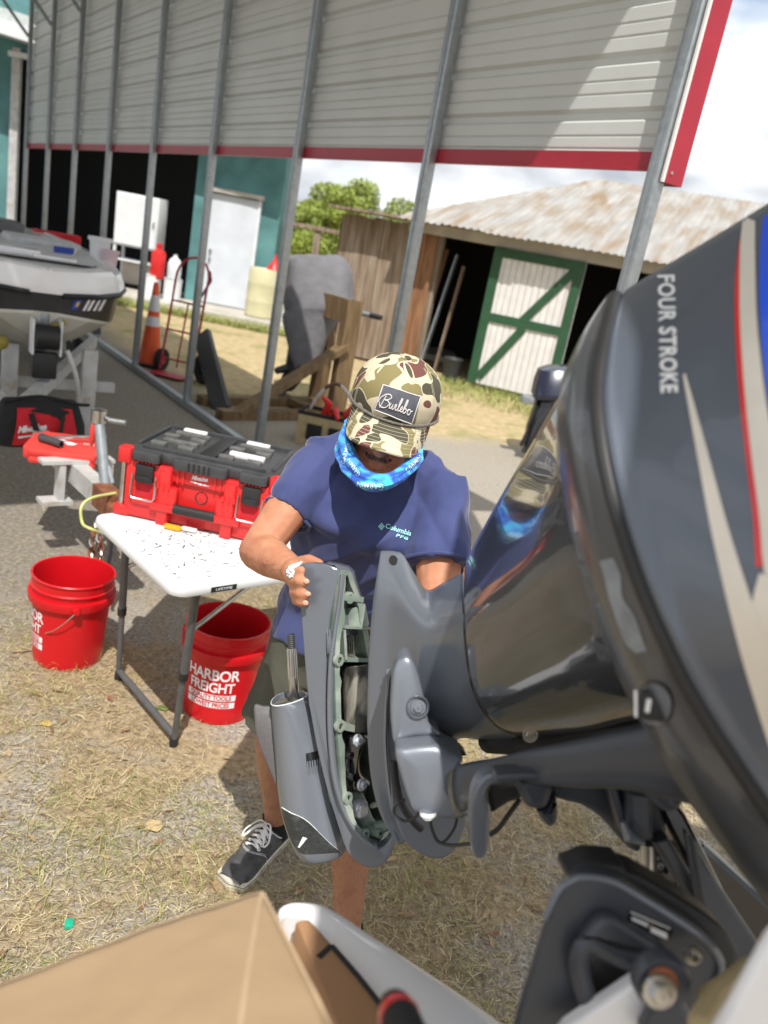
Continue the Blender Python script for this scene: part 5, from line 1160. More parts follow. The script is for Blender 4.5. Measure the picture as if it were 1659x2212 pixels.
scr = [[(.17, .30), (.14, .52), (.115, .75), (.10, .80)], [(.03, .62), (.06, .42), (.15, .26), (.25, .22), (.30, .30), (.25, .42), (.17, .47), (.25, .47), (.30, .56), (.26, .70), (.17, .76), (.08, .72), (.07, .62)],
       [(.335, .50), (.32, .62), (.335, .70), (.375, .66), (.40, .52), (.39, .63), (.41, .70), (.445, .66), (.465, .52), (.475, .49), (.495, .52), (.485, .62), (.50, .69), (.53, .66), (.575, .45), (.585, .25), (.565, .22), (.55, .36), (.55, .60), (.57, .69), (.61, .64), (.645, .55), (.635, .49), (.615, .53), (.615, .64), (.645, .69), (.69, .60), (.725, .36), (.725, .22), (.705, .22), (.69, .40), (.685, .60), (.71, .70), (.745, .66), (.755, .56), (.735, .52), (.72, .54)],
       [(.755, .56), (.79, .55), (.815, .50), (.84, .50), (.865, .56), (.86, .65), (.83, .70), (.80, .66), (.80, .56), (.83, .50), (.87, .55), (.91, .52)]]
mb = MB()
for s_ in scr: mb.tube([onpatch(q[0], q[1], .0042) for q in cr([(u, .06 + v * .98) for u, v in s_], 5)], .0011, 6)
mb.build('patch_word', MT['print'], cap)

# ---- shoe, sock
def shoe(an, toe, lab=None):
    f = nrm((toe - an) * A(1, 1, 0)); s = A(-f[1], f[0], 0); L = .285; heel = an * A(1, 1, 0) - f * .065
    def Sh(u, x, z): return heel + f * u * L + s * x + A(0, 0, z)
    us_ = np.linspace(0, 1, 15)
    def wd(u): return .031 + .016 * math.sin(min(1, u * 1.1) * 1.75) + .004 * math.cos(u * 6) - .05 * max(0, u - .86) ** 1.0 - .09 * max(0, .06 - u)
    def ringS(u, z0, z1, k, n=14):
        w = wd(u) * k; return [Sh(u, -w * math.cos(q) if True else 0, z0 + (z1 - z0) * max(0.0, math.sin(q)) ** .7) if math.sin(q) >= 0 else Sh(u, -w * math.cos(q), z0) for q in np.arange(n) * 2 * math.pi / n]
    out = [(u, wd(u)) for u in np.linspace(0, 1, 20)]
    loop_ = [(u, -w) for u, w in out] + [(1.035, -.012), (1.045, 0), (1.035, .012)] + [(u, w) for u, w in out[::-1]] + [(-.012, .012), (-.012, -.012)]
    up_ = lambda u: .028 + np.interp(u, [0, .1, .3, .45, .62, .8, 1], [.055, .062, .05, .072, .05, .034, .012])
    root = bpy.data.objects.new('shoe', None); C.objects.link(root); root.parent = man; root.empty_display_size = .05
    mb = MB(); mb.loft([[Sh(u, x * k, z) for u, x in loop_] for z, k in ((0, 1.0), (.006, 1.06), (.024, 1.07), (.027, 1.04), (.027, .9))]); mb.build('sole', MT['sole'], root, ang=40)
    mb = MB(); mb.tube([Sh(u, x * 1.075, .0185) for u, x in loop_] + [Sh(*[loop_[0][0], loop_[0][1] * 1.075, .0185])], .0012, 5, cap=False); mb.build('foxing_line', MT['charcoal'], root)
    mb = MB(); R = []
    for u in np.linspace(-.005, 1.02, 26):
        w = max(.008, wd(min(u, 1)) * (1.0 if u < .95 else .82)); h = up_(min(max(u, 0), 1)); R.append([Sh(u, -w * math.copysign(abs(math.cos(q)) ** .8, math.cos(q)), .024 + (h - .024) * math.sin(q) ** .75) for q in np.linspace(0.001, math.pi - .001, 15)])
    mb.grid(R); mb.build('upper', MT['shoe'], root, ang=60)
    UB = MB(); UB.grid(R); 
    def top(u, x): w = wd(u); q = math.acos(max(-1, min(1, -x / w))); return Sh(u, x, .0262 + (up_(u) - .024) * math.sin(q) ** .75)
    mb = MB(); mb.tube([top(u, x) for u, x in cr([(.1, .03), (.25, .036), (.36, .032), (.44, .02)], 6)], .0018, 5); mb.tube([top(u, -x) for u, x in cr([(.1, .03), (.25, .036), (.36, .032), (.44, .02)], 6)], .0018, 5); mb.build('collar_piping', MT['lace'], root)
    mb = MB(); mb.tube([top(u, x) for u, x in cr([(.62, -.040), (.70, -.025), (.735, 0), (.70, .025), (.62, .040), (.5, .043)], 6)], .0007, 4); mb.tube([top(u, x) for u, x in cr([(.61, -.040), (.69, -.024), (.722, 0), (.69, .024), (.61, .040)], 6)], .0007, 4); mb.build('stitching', MT['lace'], root)
    lc = MB()
    for k in range(5):
        u = .45 + k * .052
        for sg in (-1, 1): ey = MB(); ey.lathe([(.002, .001), (.005, .0015), (.0055, -.001)], top(u, sg * .021) + A(0, 0, .001), 10); ey.build('eyelet', MT['lace'], root)
        lc.tube([top(u, -.02) + A(0, 0, .003), top(u + .008, 0) + A(0, 0, .008), top(u + .0, .02) + A(0, 0, .003)], [(.0042, .0022)] * 3, 6)
        if k < 4: lc.tube([top(u, -.02) + A(0, 0, .004), top(u + .03, 0) + A(0, 0, .010), top(u + .052, .02) + A(0, 0, .004)], [(.004, .002)] * 3, 6)
    K = top(.45, 0) + A(0, 0, .014)
    for sg in (-1, 1):
        lc.tube(cr([K, K + s * sg * .02 + f * .01 + A(0, 0, .008), K + s * sg * .042 + f * .045 - A(0, 0, .012), K + s * sg * .036 + f * .062 - A(0, 0, .022), K + s * sg * .018 + f * .03 + A(0, 0, .002), K], 5), [(.0026, .0018)] * 26, 6)
        lc.tube(cr([K, K + s * sg * .012 + f * .03 + A(0, 0, .004), K + s * sg * .03 + f * .055 - A(0, 0, .016)], 5), [(.0026, .0016)] * 11, 6)
    lc.build('laces', MT['lace'], root)
    k = nrm(KNR - an) if an is ANR else nrm(KNL - an)
    mb = MB(); mb.tube([an + A(0, 0, -.03), an, an + k * .04], [(.041, .046), (.0405, .0425), (.0395, .0405)], 18); mb.tube([an + k * .036, an + k * .042], [.0415, .0415], 18); mb.build('sock', MT['sock'], root)
    return root
shoe(ANR, TOR); shoe(ANL, TOL)
# ---- rag in the hand
rg = MB(); R = []; rc = P(634, 1230, 1.478)
for i in range(25):
    t = math.pi * (i + .05) / 24.1; R.append([])
    for q in np.arange(30) * 2 * math.pi / 30:
        d = RT * math.sin(t) * math.cos(q) * .8 + BK * math.sin(t) * math.sin(q) * .6 + (UPC + RT * .55) * math.cos(t) * .95; w = 1 + .55 * noise.noise(Vector(d * 2.3)) - .45 * abs(noise.noise(Vector(d * 4.5 + A(3, 1, 7))))
        R[-1].append(rc + d * .0145 * w)
rg.loft(R); solo(rg, 'rag', MT['rag'], 'crumpled white rag pinched in the hand on the gearcase', 'rag')

# ================================================================ the gearcase he is holding
def R1(x, y, d): return P(497.7 + .345 * x, 1161.3 + .345 * y, d)
def R2(x, y, d): return P(763.1 + .34 * x, 1161.3 + .34 * y, d)
def R4(x, y, d): return P(995.4 + .4 * x, 1260.8 + .4 * y, d)
def R5(x, y, d): return P(995.4 + .4 * x, 1659.0 + .4 * y, d)
def T(x, y, d): return P(540.2 + .549 * x, 1194.5 + .549 * y, d)
def U(x, y, d): return P(995.4 + .697 * x, 1592.6 + .697 * y, d)
MT['zinc'] = mat('zinc_plate', (.52, .55, .6), .35, .35, .15, 60)
AW = -BK
gc = thing('gearcase', 'grey outboard gearcase held upright, splined shaft up, scraped nose down, open flange towards the engine', 'outboard gearcase', P(700, 1850, 1.5))
mb = MB(); mb.slab([P(*q) for q in [tuple(v) for v in cr([(497.7 + .345 * x, 1161.3 + .345 * y, 1.555) for x, y in [(148, 1052), (200, 1058), (285, 1085), (320, 1300), (330, 1520), (290, 1560), (262, 1500), (215, 1390), (165, 1260), (150, 1150)]], 3, True)]], AW * .012, .004); mb.build('skeg', MT['skeg'], gc)
LRs = [((260, 1020), (482, 985)), ((262, 1060), (560, 1050)), ((270, 1200), (640, 1200)), ((283, 1350), (690, 1350)), ((299, 1560), (740, 1560)), ((320, 1700), (760, 1700)), ((347, 1800), (765, 1790)), ((385, 1900), (755, 1880)), ((428, 1965), (722, 1955)), ((462, 1988), (705, 1975))]
R = []
for i, (l, r) in enumerate(LRs):
    a, b = R1(*l, 1.56), R1(*r, 1.56); c = (a + b) / 2; u = (b - a) / 2; bd = .055 if i < 8 else .05 - .008 * (i - 8)
    R.append([c + u * math.copysign(abs(math.cos(q)) ** .95, math.cos(q)) + BK * bd * math.copysign(abs(math.sin(q)) ** .9, math.sin(q)) * (1 - .25 * math.cos(q)) for q in np.arange(40) * 2 * math.pi / 40])
R = [list(r) for r in zip(*[cr([q[j] for q in R], 5) for j in range(40)])]
mb = MB(); mb.loft(R, cap=False); mb.loft([R[-1], [p + (sum(R[-1]) / 40 - p) * .6 + UPC * -.004 for p in R[-1]], [p + (sum(R[-1]) / 40 - p) * .98 + UPC * -.005 for p in R[-1]]], cap=True)
c_ = sum(R[0]) / 40; mb.loft([R[0], [c_ + (p - c_) * .97 + UPC * .0015 for p in R[0]], [c_ + (p - c_) * .9 for p in R[0]], [c_ + (p - c_) * .8 - UPC * .03 for p in R[0]]], cap=False); bul = mb.build('torpedo', MT['motor2'], gc, ang=40)
mb = MB(); mb.tube(R[0] + [R[0][0]], .0012, 6, cap=False); mb.build('rim_edge', MT['chip'], gc)
mb = MB(); mb.add([c_ + (p - c_) * .92 - UPC * .008 for p in R[0]], [tuple(range(40))]); mb.build('bearing_carrier', MT['cast'], gc, smooth=False)
BB_ = bvh(bul)
def rp(R0, x, y): return (497.7 + .345 * x, 1161.3 + .345 * y)
lc_ = [rp(0, *q) for q in [(322, 1692), (330, 1740), (347, 1800), (385, 1900), (420, 1955), (470, 1980), (560, 1978)]]; rc_ = [rp(0, *q) for q in [(324, 1688), (380, 1722), (445, 1750), (500, 1790), (560, 1850), (620, 1910), (692, 1968)]]
mb = strip(BB_, lc_, rc_, 6, 7, .0012); mb.build('scraped_nose', MT['chipped'], gc)
ep = [q for q in [cast(BB_, *v, .001) for v in cr([A(*q) for q in rc_], 8)] if q is not None]
mb = MB(); mb.tube(ep, [(.0006 + .0010 * abs(noise.noise(Vector((i * .5, 0, 0)))) if i < len(ep) * .6 else .0004) for i in range(len(ep))], 6); mb.build('scrape_edge', MT['chip'], gc)
mb = strip(BB_, [rp(0, *q) for q in [(455, 1870), (425, 1935)]], [rp(0, *q) for q in [(482, 1880), (436, 1940)]], 4, 3, .002); mb.build('paint_chip', MT['chip'], gc)
# shaft
def star(c, ax, r, n, dp): 
    x = nrm(np.cross(ax, BK)); y = np.cross(ax, x); return [c + (x * math.cos(q) + y * math.sin(q)) * r * (1 if k % 4 < 2 else 1 - dp) for k, q in enumerate(np.arange(n * 4) * 2 * math.pi / (n * 4))]
s0, s1, s2, s3 = R1(402, 985, 1.56), R1(394, 872, 1.555), R1(384, 690, 1.548), R1(379, 606, 1.545); ax = nrm(s3 - s0); px1 = .345 * 1.55 / FOC
sft = bpy.data.objects.new('propeller_shaft', None); C.objects.link(sft); sft.parent = gc
mb = MB(); mb.tube([s0 - ax * .03, s0, s1], 31 * px1, 20); mb.build('shaft', MT['steel'], sft)
mb = MB(); mb.loft([star(s1 - ax * .02, ax, 29 * px1, 14, .0), star(s1, ax, 33 * px1, 14, .16), star(s2 - ax * .004, ax, 33 * px1, 14, .16), star(s2, ax, 28 * px1, 14, .05)]); mb.build('spline', MT['steel'], sft, ang=25)
mb = MB(); pts = []; 
for k in range(15): t = k / 14; pts += [(s2 + (s3 - s2) * t, (24 if k % 2 else 21.5) * px1)]
mb.tube([p for p, _ in pts], [r for _, r in pts], 18); mb.build('thread', MT['charcoal'], sft, ang=20)
# anti-ventilation plate
PL = [(190, 60), (195, 150), (202, 240), (212, 380), (228, 560), (240, 640), (262, 760), (285, 860), (308, 950), (330, 1020), (352, 1090), (380, 1170), (420, 1220), (470, 1240), (520, 1228), (556, 1185), (576, 1120), (572, 1085), (540, 1140), (500, 1160), (446, 1110), (396, 1040), (352, 955), (328, 870), (312, 780), (302, 640), (302, 480), (310, 340), (322, 230), (352, 86), (330, 56), (280, 42), (215, 42)]
PL = [tuple(v) for v in cr([A(*q) for q in PL], 3, True)]
def pd(x, y): return 1.492 - .022 * min(1, max(0, (x - 190) / 130)) + .00002 * max(0, y - 1000)
mb = MB(); mb.slab([T(x, y, pd(x, y)) for x, y in PL], AW * .035, .003); mb.build('plate', MT['motor'], gc, ang=22)
hd_ = [(352, 86), (330, 52), (300, 40), (340, 46), (385, 58), (408, 80), (414, 112), (440, 190), (465, 300), (400, 330), (350, 330), (330, 250)]
mb = MB(); mb.slab([T(x, y, 1.476 + .0006 * max(0, x - 330)) for x, y in hd_], AW * .06, .003); mb.build('plate_head', MT['motor'], gc, ang=22)
mb = MB(); mb.slab([T(x, y, 1.484) for x, y in ((300, 420), (296, 640), (304, 800), (322, 900), (350, 990), (380, 1020), (345, 860), (328, 640), (330, 420))], AW * .02, .002); mb.build('plate_groove', MT['gbox'], gc, ang=22)
rl = cr([T(x, y, 1.462) for x, y in [(364, 84), (352, 200), (336, 320), (322, 420), (317, 520), (316, 640), (321, 760), (333, 870), (351, 950), (380, 1030), (424, 1100), (474, 1150), (508, 1172)]], 6)
mb = MB(); mb.tube(rl, [(.002 + .0042 * math.sin(math.pi * min(1, .12 + i / len(rl) * .88)) ** .6, .008) for i in range(len(rl))], 12); mb.build('ridge', MT['motor2'], gc)
for k in range(2):
    mb = MB(); mb.limb([T(304 + k * 9, 300, 1.462), T(308 + k * 8, 345, 1.460), T(306 + k * 6, 395, 1.462)], [.0008, .0024, .001], 6); mb.build('casting_fin', MT['motor2'], gc)
# hollow mounting flange
fo_l = [(705, 218), (690, 300), (680, 480), (662, 640), (655, 780), (658, 950), (668, 1200), (688, 1400), (702, 1600), (728, 1720), (780, 1820), (850, 1900), (915, 1950)]
fo_r = [(940, 1945), (985, 1870), (1015, 1790), (985, 1600), (955, 1400), (935, 1200), (915, 1000), (895, 800), (868, 620), (830, 430), (780, 290), (752, 215)]
def fd(x, y): return 1.455 + .16 * max(0, (x - 690 - max(0, y - 1500) * .3)) / 345 * .9
outer = [R1(x, y, fd(x, y)) for x, y in [tuple(v) for v in cr([A(*q) for q in fo_l + fo_r], 4, True)]]
fo2 = [tuple(v) for v in cr([A(*q) for q in fo_l + fo_r], 4, True)]
nn_ = len(fo2); inn2 = []
for i, (x, y) in enumerate(fo2):
    t = A(fo2[(i + 1) % nn_][0] - fo2[i - 1][0], fo2[(i + 1) % nn_][1] - fo2[i - 1][1]); t = t / (np.linalg.norm(t) + 1e-9); q = A(t[1], -t[0]); wq_ = 27 + 10 * max(0, noise.noise(Vector((x * .01, y * .012, 0)))) + 14 * max(0, math.sin(y * .0155)) ** 6
    inn2.append((x + q[0] * wq_, y + q[1] * wq_))
inner = [R1(x, y, fd(x, y) + .0005) for x, y in inn2]
IV = (-RT * .55 - BK * .9) * .075
mb = MB(); mb.loft([outer, inner], cap=False); mb.loft([inner, [p + IV * .9 for p in inner]], cap=False); mb.loft([outer, [p + IV * .5 for p in outer]], cap=False); mb.build('flange', MT['primer'], gc, ang=30)
mb = MB(); mb.add([p + IV * .85 for p in outer], [tuple(range(nn_))]); mb.build('cavity_floor', MT['cast'], gc, smooth=False)
for (x0, y0, x1, y1, w) in ((688, 372, 800, 385, .010), (690, 560, 868, 568, .004), (660, 762, 890, 768, .007), (672, 1175, 780, 1195, .012), (712, 575, 722, 760, .005)):
    a, b = R1(x0, y0, fd(x0, y0) + .004), R1(x1, y1, fd(x1, y1) + .004); mb = MB(); mb.beam(a + IV * .35, b + IV * .35, w, .06, up=tuple(nrm(IV))); mb.build('cavity_rib', MT['primer'], gc, smooth=False)
for (x, y) in ((748, 377), (683, 768), (690, 1182), (738, 1632), (845, 1862)):
    mb = MB(); c = R1(x, y, fd(x, y) - .001); u = nrm(RT * .5 - BK * -.0 - UPC * 0); nrmF = nrm(np.cross(R1(900, 900, fd(900, 900)) - R1(660, 900, fd(660, 900)), UPC)); nrmF = nrmF if nrmF.dot(BK) > 0 else -nrmF
    e1 = nrm(np.cross(UPC, nrmF)); e2 = np.cross(nrmF, e1); mb.lathe([(.0112, -.006), (.0112, .0012), (.006, .0016), (.0057, -.012), (.001, -.012)], c, 16, (e1, e2, nrmF)); bs_ = mb.build('bolt_boss', MT['primer'], gc)
    mb = MB(); mb.lathe([(.001, .0004), (.0057, .0006)], c + nrmF * -.002, 12, (e1, e2, nrmF)); mb.build('bolt_hole', MT['dark'], bs_)
FA = (e1, e2, nrmF)
# oil-dark sleeve, pump housing and bolts inside
MT['oily'] = mat('oily_speckled_casting', (.05, .048, .042), .35, .2, .5, 30, c2=(.33, .31, .26), ms=11, mix=(.5, .6), bump=.6, bs=120, stretch=(2.5, 2.5, .5), coat=.3)
mb = MB(); mb.tube([T(425, 440, 1.52), T(440, 690, 1.52)], .032, 18); mb.build('exhaust_sleeve', MT['oily'], gc)
mb = MB(); mb.tube([T(405, 210, 1.53), T(420, 290, 1.53)], .024, 16); mb.build('water_tube', MT['primer'], gc)
for k in range(4):
    mb = MB(); mb.tube([T(380 + k * 8, 325, 1.50), T(386 + k * 8, 412, 1.50)], .0014, 6); mb.build('grille_bar', MT['cast'], gc)
hs = [(385, 735), (400, 722), (440, 715), (470, 735), (455, 760), (435, 800), (430, 850), (440, 885), (470, 910), (462, 935), (430, 948), (400, 940), (388, 915), (395, 850), (382, 790)]
mb = MB(); mb.slab([T(x, y, 1.474 + .0004 * (x - 380)) for x, y in [tuple(v) for v in cr([A(*q) for q in hs], 3, True)]], AW * .05, .008); pm = mb.build('pump_housing', MT['gbox'], gc, ang=40)
for (x, y) in ((378, 792), (388, 878)):
    mb = MB(); mb.lathe([(.004, .014), (.0072, .014), (.0076, -.02), (.004, -.02)], T(x, y, 1.476), 14, FA); mb.build('pump_nipple', MT['gbox'], pm)
mb = MB(); mb.limb([T(384, 805, 1.474), T(380, 835, 1.472), T(388, 865, 1.474)], [.003, .004, .003], 8); mb.build('pump_link', MT['gbox'], pm)
def hexbolt(c, r, par, m=None, ax=FA, sq=6):
    mb = MB(); mb.lathe([(.001, .3 * r), (r * 1.45, .28 * r), (r * 1.5, 0), (r * 1.4, -.4 * r)], c, 20, ax); mb.lathe([(.001, 1.0 * r), (r * .8, 1.0 * r), (r * .98, .85 * r), (r * .98, 0)], c, sq, ax); return mb.build('bolt', m or MT['zinc'], par, ang=25)
hexbolt(T(424, 737, 1.468), .0078, pm); hexbolt(T(440, 912, 1.470), .0078, pm)
mb = MB(); mb.rbox(T(428, 1005, 1.482), (.027, .028, .024), .006, FA); mb.build('anode', MT['zinc'], gc); hexbolt(T(432, 1003, 1.470), .0066, gc)
for pts_, r_ in (([T(415, 960, 1.51), T(450, 1060, 1.515), T(500, 1100, 1.52)], [.016, .018, .012]), ([T(480, 995, 1.50), T(510, 985, 1.50)], [.005, .006]), ([T(505, 1080, 1.5), T(545, 1070, 1.5)], [.012, .010])):
    mb = MB(); mb.limb(pts_, r_, 12); mb.build('inner_casting', MT['primer'], gc)
mb = MB(); mb.lathe([(.004, .008), (.0085, .008), (.009, -.02)], T(500, 1100, 1.488), 14, FA); mb.build('drain_boss', MT['primer'], gc)
# water intake comb
mb = strip(BB_, [rp(0, *q) for q in [(472, 1352), (478, 1440)]], [rp(0, *q) for q in [(545, 1335), (560, 1420)]], 4, 4, .001); wi = mb.build('water_intake', MT['gbox'], gc)
mb = MB()
for k in range(6):
    q = [cast(BB_, *rp(0, 482 + k * 15 + t * 6, 1400 - k * 3 + t * 85), .0016) for t in (0, .35, .7, 1)]
    if all(p is not None for p in q): mb.tube(q, [.0013, .0018, .0014, .0005], 6)
mb.build('intake_fins', MT['motor2'], gc)

# ================================================================ the big outboard, tilted up
eng = thing('outboard_motor', 'big tilted dark grey outboard with silver script, beige and red stripes and a glossy midsection', 'outboard motor', P(1500, 2100, .75))
cols = [
 [(822, 1193, 1.43), (807, 1290, 1.41), (797, 1400, 1.40), (793, 1550, 1.39), (800, 1670, 1.38), (822, 1760, 1.37), (856, 1818, 1.37)],
 [(826, 1191, 1.425), (814, 1290, 1.40), (803, 1400, 1.39), (799, 1550, 1.38), (806, 1670, 1.37), (829, 1765, 1.365), (862, 1823, 1.365)],
 [(852, 1192, 1.42), (842, 1285, 1.375), (838, 1400, 1.36), (832, 1550, 1.355), (833, 1660, 1.36), (848, 1755, 1.365), (872, 1820, 1.37)],
 [(872, 1201, 1.425), (868, 1290, 1.345), (862, 1400, 1.33), (856, 1540, 1.33), (858, 1650, 1.335), (870, 1740, 1.36), (885, 1800, 1.37)],
 [(898, 1243, 1.42), (900, 1320, 1.30), (898, 1420, 1.285), (900, 1520, 1.29), (920, 1600, 1.30), (930, 1640, 1.32), (935, 1680, 1.34)],
 [(925, 1278, 1.41), (935, 1340, 1.26), (940, 1420, 1.24), (950, 1510, 1.24), (970, 1570, 1.26), (980, 1592, 1.29), (985, 1600, 1.33)],
 [(960, 1262, 1.37), (975, 1330, 1.21), (985, 1420, 1.19), (1000, 1500, 1.19), (1025, 1558, 1.21), (1040, 1588, 1.25), (1050, 1600, 1.30)],
 [(1000, 1240, 1.33), (1001, 1320, 1.165), (1008, 1420, 1.14), (1025, 1500, 1.14), (1060, 1555, 1.17), (1095, 1582, 1.22), (1130, 1592, 1.27)]]
mb = MB(); shell(mb, patch(cols, 7, 6), lambda i, j, p: p + AW * (.015 + .16 * math.sin(math.pi * min(max(i, .0), 1)) ** .6 * min(1, .15 + j))); mid = merged(mb.build('midsection', MT['motor'], eng, ang=40))
cols = [
 [(1000, 1239, 1.328), (1001, 1320, 1.160), (1008, 1420, 1.135), (1025, 1500, 1.135), (1060, 1556, 1.165), (1097, 1584, 1.215), (1132, 1594, 1.265)],
 [(1012, 1200, 1.31), (1018, 1310, 1.13), (1030, 1410, 1.105), (1048, 1500, 1.105), (1082, 1556, 1.14), (1115, 1582, 1.19), (1150, 1592, 1.24)],
 [(1080, 1075, 1.23), (1105, 1240, 1.02), (1130, 1370, .99), (1160, 1470, 1.0), (1200, 1540, 1.04), (1240, 1572, 1.10), (1270, 1580, 1.16)],
 [(1150, 955, 1.16), (1180, 1150, .935), (1215, 1320, .905), (1250, 1435, .915), (1290, 1515, .96), (1330, 1552, 1.03), (1350, 1562, 1.10)],
 [(1205, 860, 1.12), (1240, 1080, .885), (1285, 1280, .855), (1330, 1410, .865), (1380, 1500, .91), (1425, 1540, .98), (1450, 1550, 1.06)],
 [(1260, 790, 1.10), (1310, 1040, .86), (1370, 1250, .835), (1430, 1390, .845), (1490, 1490, .89), (1550, 1540, .96), (1590, 1550, 1.04)]]
mb = MB(); shell(mb, patch(cols, 7, 6), lambda i, j, p: p + (AW + RT * .34) * (.01 + .32 * math.sin(math.pi * i) ** .7)); apr = merged(mb.build('apron', MT['gloss'], eng, ang=40))
mb = MB(); sm = cr([P(x, y, d - .001) for x, y, d in cols[0]], 7); mb.tube(sm, .0016, 6); mb.build('apron_seam', MT['gbox'], eng)
# lower cowl tray
TA = [(1312, 636, .96), (1262, 712, .90), (1222, 800, .86), (1203, 900, .83), (1215, 1050, .80), (1252, 1230, .775), (1310, 1400, .76), (1378, 1550, .755), (1475, 1715, .75), (1590, 1870, .75), (1720, 2040, .75)]
TBm = [(1318, 640, .93), (1280, 725, .85), (1255, 820, .80), (1250, 920, .77), (1268, 1060, .74), (1312, 1230, .715), (1370, 1390, .70), (1438, 1530, .695), (1535, 1690, .69), (1645, 1840, .69), (1770, 2000, .69)]
TC = [(1326, 640, .91), (1303, 735, .815), (1290, 840, .77), (1296, 940, .74), (1322, 1070, .715), (1372, 1230, .69), (1430, 1370, .675), (1496, 1500, .67), (1590, 1650, .665), (1695, 1800, .66), (1810, 1950, .66)]
mb = MB(); rows = patch([TA, [((a[0] + b[0]) / 2 - 2, (a[1] + b[1]) / 2, (a[2] + b[2]) / 2 - .008) for a, b in zip(TA, TBm)], TBm, TC, [(x + 10, y, d + .012) for x, y, d in TC]], 5, 5); shell(mb, rows, lambda i, j, p: p + AW * (.22 + .3 * math.sin(math.pi * i)) + RT * .16); tray = merged(mb.build('cowl_tray', MT['cowltray'], eng, ang=45))
mb = MB(); lip = cr([P(x + 4, y, d - .004) for x, y, d in TC], 6); mb.tube(lip, [(.0085, .007)] * len(lip), 10); mb.build('cowl_seal', MT['black'], eng)
# upper cowl
UC = [[(x + 8, y, d - .004) for x, y, d in TC],
      [(x + 20, y - 4, d - .018) for x, y, d in TC],
      [(1358, 622, .90), (1342, 735, .79), (1338, 840, .745), (1350, 940, .715), (1380, 1070, .69), (1432, 1230, .665), (1490, 1370, .65), (1556, 1500, .645), (1650, 1650, .64), (1755, 1800, .64), (1870, 1950, .64)],
      [(1440, 572, .88), (1432, 715, .765), (1432, 840, .72), (1446, 950, .69), (1478, 1080, .665), (1532, 1240, .64), (1592, 1380, .625), (1660, 1510, .62), (1755, 1660, .615), (1860, 1810, .61), (1975, 1960, .61)],
      [(1540, 512, .86), (1535, 690, .74), (1538, 840, .695), (1554, 960, .665), (1588, 1095, .64), (1645, 1255, .615), (1710, 1400, .60), (1780, 1530, .595), (1875, 1680, .59), (1980, 1830, .59), (2095, 1980, .59)],
      [(1670, 433, .84), (1668, 650, .715), (1674, 840, .665), (1690, 970, .64), (1725, 1110, .615), (1785, 1275, .59), (1850, 1420, .575), (1925, 1550, .57), (2020, 1700, .565), (2125, 1850, .565), (2240, 2000, .565)],
      [(1850, 330, .83), (1850, 600, .70), (1860, 840, .65), (1880, 980, .62), (1920, 1130, .60), (1980, 1300, .575), (2045, 1450, .56), (2120, 1580, .555), (2220, 1730, .55), (2330, 1880, .55), (2440, 2030, .55)]]
mb = MB(); shell(mb, patch(UC, 6, 5), lambda i, j, p: p + AW * (.30 + .32 * math.sin(math.pi * i)) + RT * (.10 + .40 * j)); cw = merged(mb.build('cowl', MT['cowl'], eng, ang=50))
WB = bvh(cw); TRB = bvh(tray); APB = bvh(apr)
lettering('script', 'FOUR STROKE', decal_fn(WB, 1441, 722, 88.5, 37, .0012, 1.35), MT['letter'], cw, size=1.0, bold=.03, spacing=1.08)
mb = strip(WB, [(1476, 812), (1484, 860), (1506, 980), (1540, 1160), (1590, 1370), (1640, 1540), (1700, 1720)], [(1481, 808), (1496, 860), (1530, 980), (1580, 1160), (1650, 1370), (1720, 1560), (1790, 1740)], 6, 6, .0014); mb.build('beige_stripe', MT['beige'], cw, ang=60)
mb = strip(WB, [(1606, 470), (1598, 560), (1597, 700), (1606, 850), (1622, 1010), (1642, 1160), (1652, 1240)], [(1632, 480), (1632, 560), (1636, 700), (1652, 850), (1680, 1010), (1715, 1160), (1740, 1250)], 6, 6, .0014); mb.build('beige_stripe', MT['beige'], cw, ang=60)
mb = strip(WB, [(1598, 520), (1589, 620), (1590, 720), (1599, 860), (1613, 1000), (1628, 1120), (1634, 1225)], [(1600, 520), (1598, 620), (1600, 720), (1610, 860), (1625, 1000), (1642, 1130), (1648, 1225)], 6, 3, .0018); mb.build('red_stripe', MT['reddecal'], cw, ang=60)
mb = strip(WB, [(1650, 470), (1642, 560), (1643, 700), (1657, 850), (1684, 1010), (1710, 1150)], [(1810, 400), (1810, 560), (1815, 700), (1830, 850), (1850, 1010), (1880, 1150)], 6, 6, .0014); mb.build('blue_panel', MT['bluedecal'], cw, ang=60)
mb = strip(WB, [(1640, 1240), (1625, 1330), (1660, 1450)], [(1760, 1250), (1770, 1340), (1800, 1450)], 6, 6, .0010); mb.build('beige_stripe', MT['beige'], cw, ang=60)
# flush port and worn patch on the tray
def disc_on(t, x, y, rx, ry, rot, off, name, m, par):
    ca, sa = math.cos(math.radians(rot)), math.sin(math.radians(rot)); R = []
    for k in (0.02, .5, 1.0): R.append([cast(t, x + k * (rx * math.cos(q) * ca - ry * math.sin(q) * sa), y + k * (rx * math.cos(q) * sa + ry * math.sin(q) * ca), off) for q in np.arange(28) * 2 * math.pi / 28])
    if any(p is None for r in R for p in r): return None
    mb = MB(); mb.loft(R, cap=False); return mb.build(name, m, par, ang=60)
disc_on(TRB, 1414, 1521, 39, 48, -20, .0015, 'flush_port', MT['motor'], tray)
ring_ = [cast(TRB, 1414 + 40 * math.cos(q), 1521 + 49 * math.sin(q), .001) for q in np.linspace(0, 2 * math.pi, 30)]
mb = MB(); mb.tube([p for p in ring_ if p is not None], .0012, 6, cap=False); mb.build('port_rim', MT['gbox'], tray)
c = cast(TRB, 1416, 1520, .003); fx = nrm(RT - UPC * .15); 
mb = MB(); mb.rbox(c, (.026, .026, .008), .005, (fx, nrm(UPC + RT * .15), BK)); pc_ = mb.build('port_socket', MT['black'], tray)
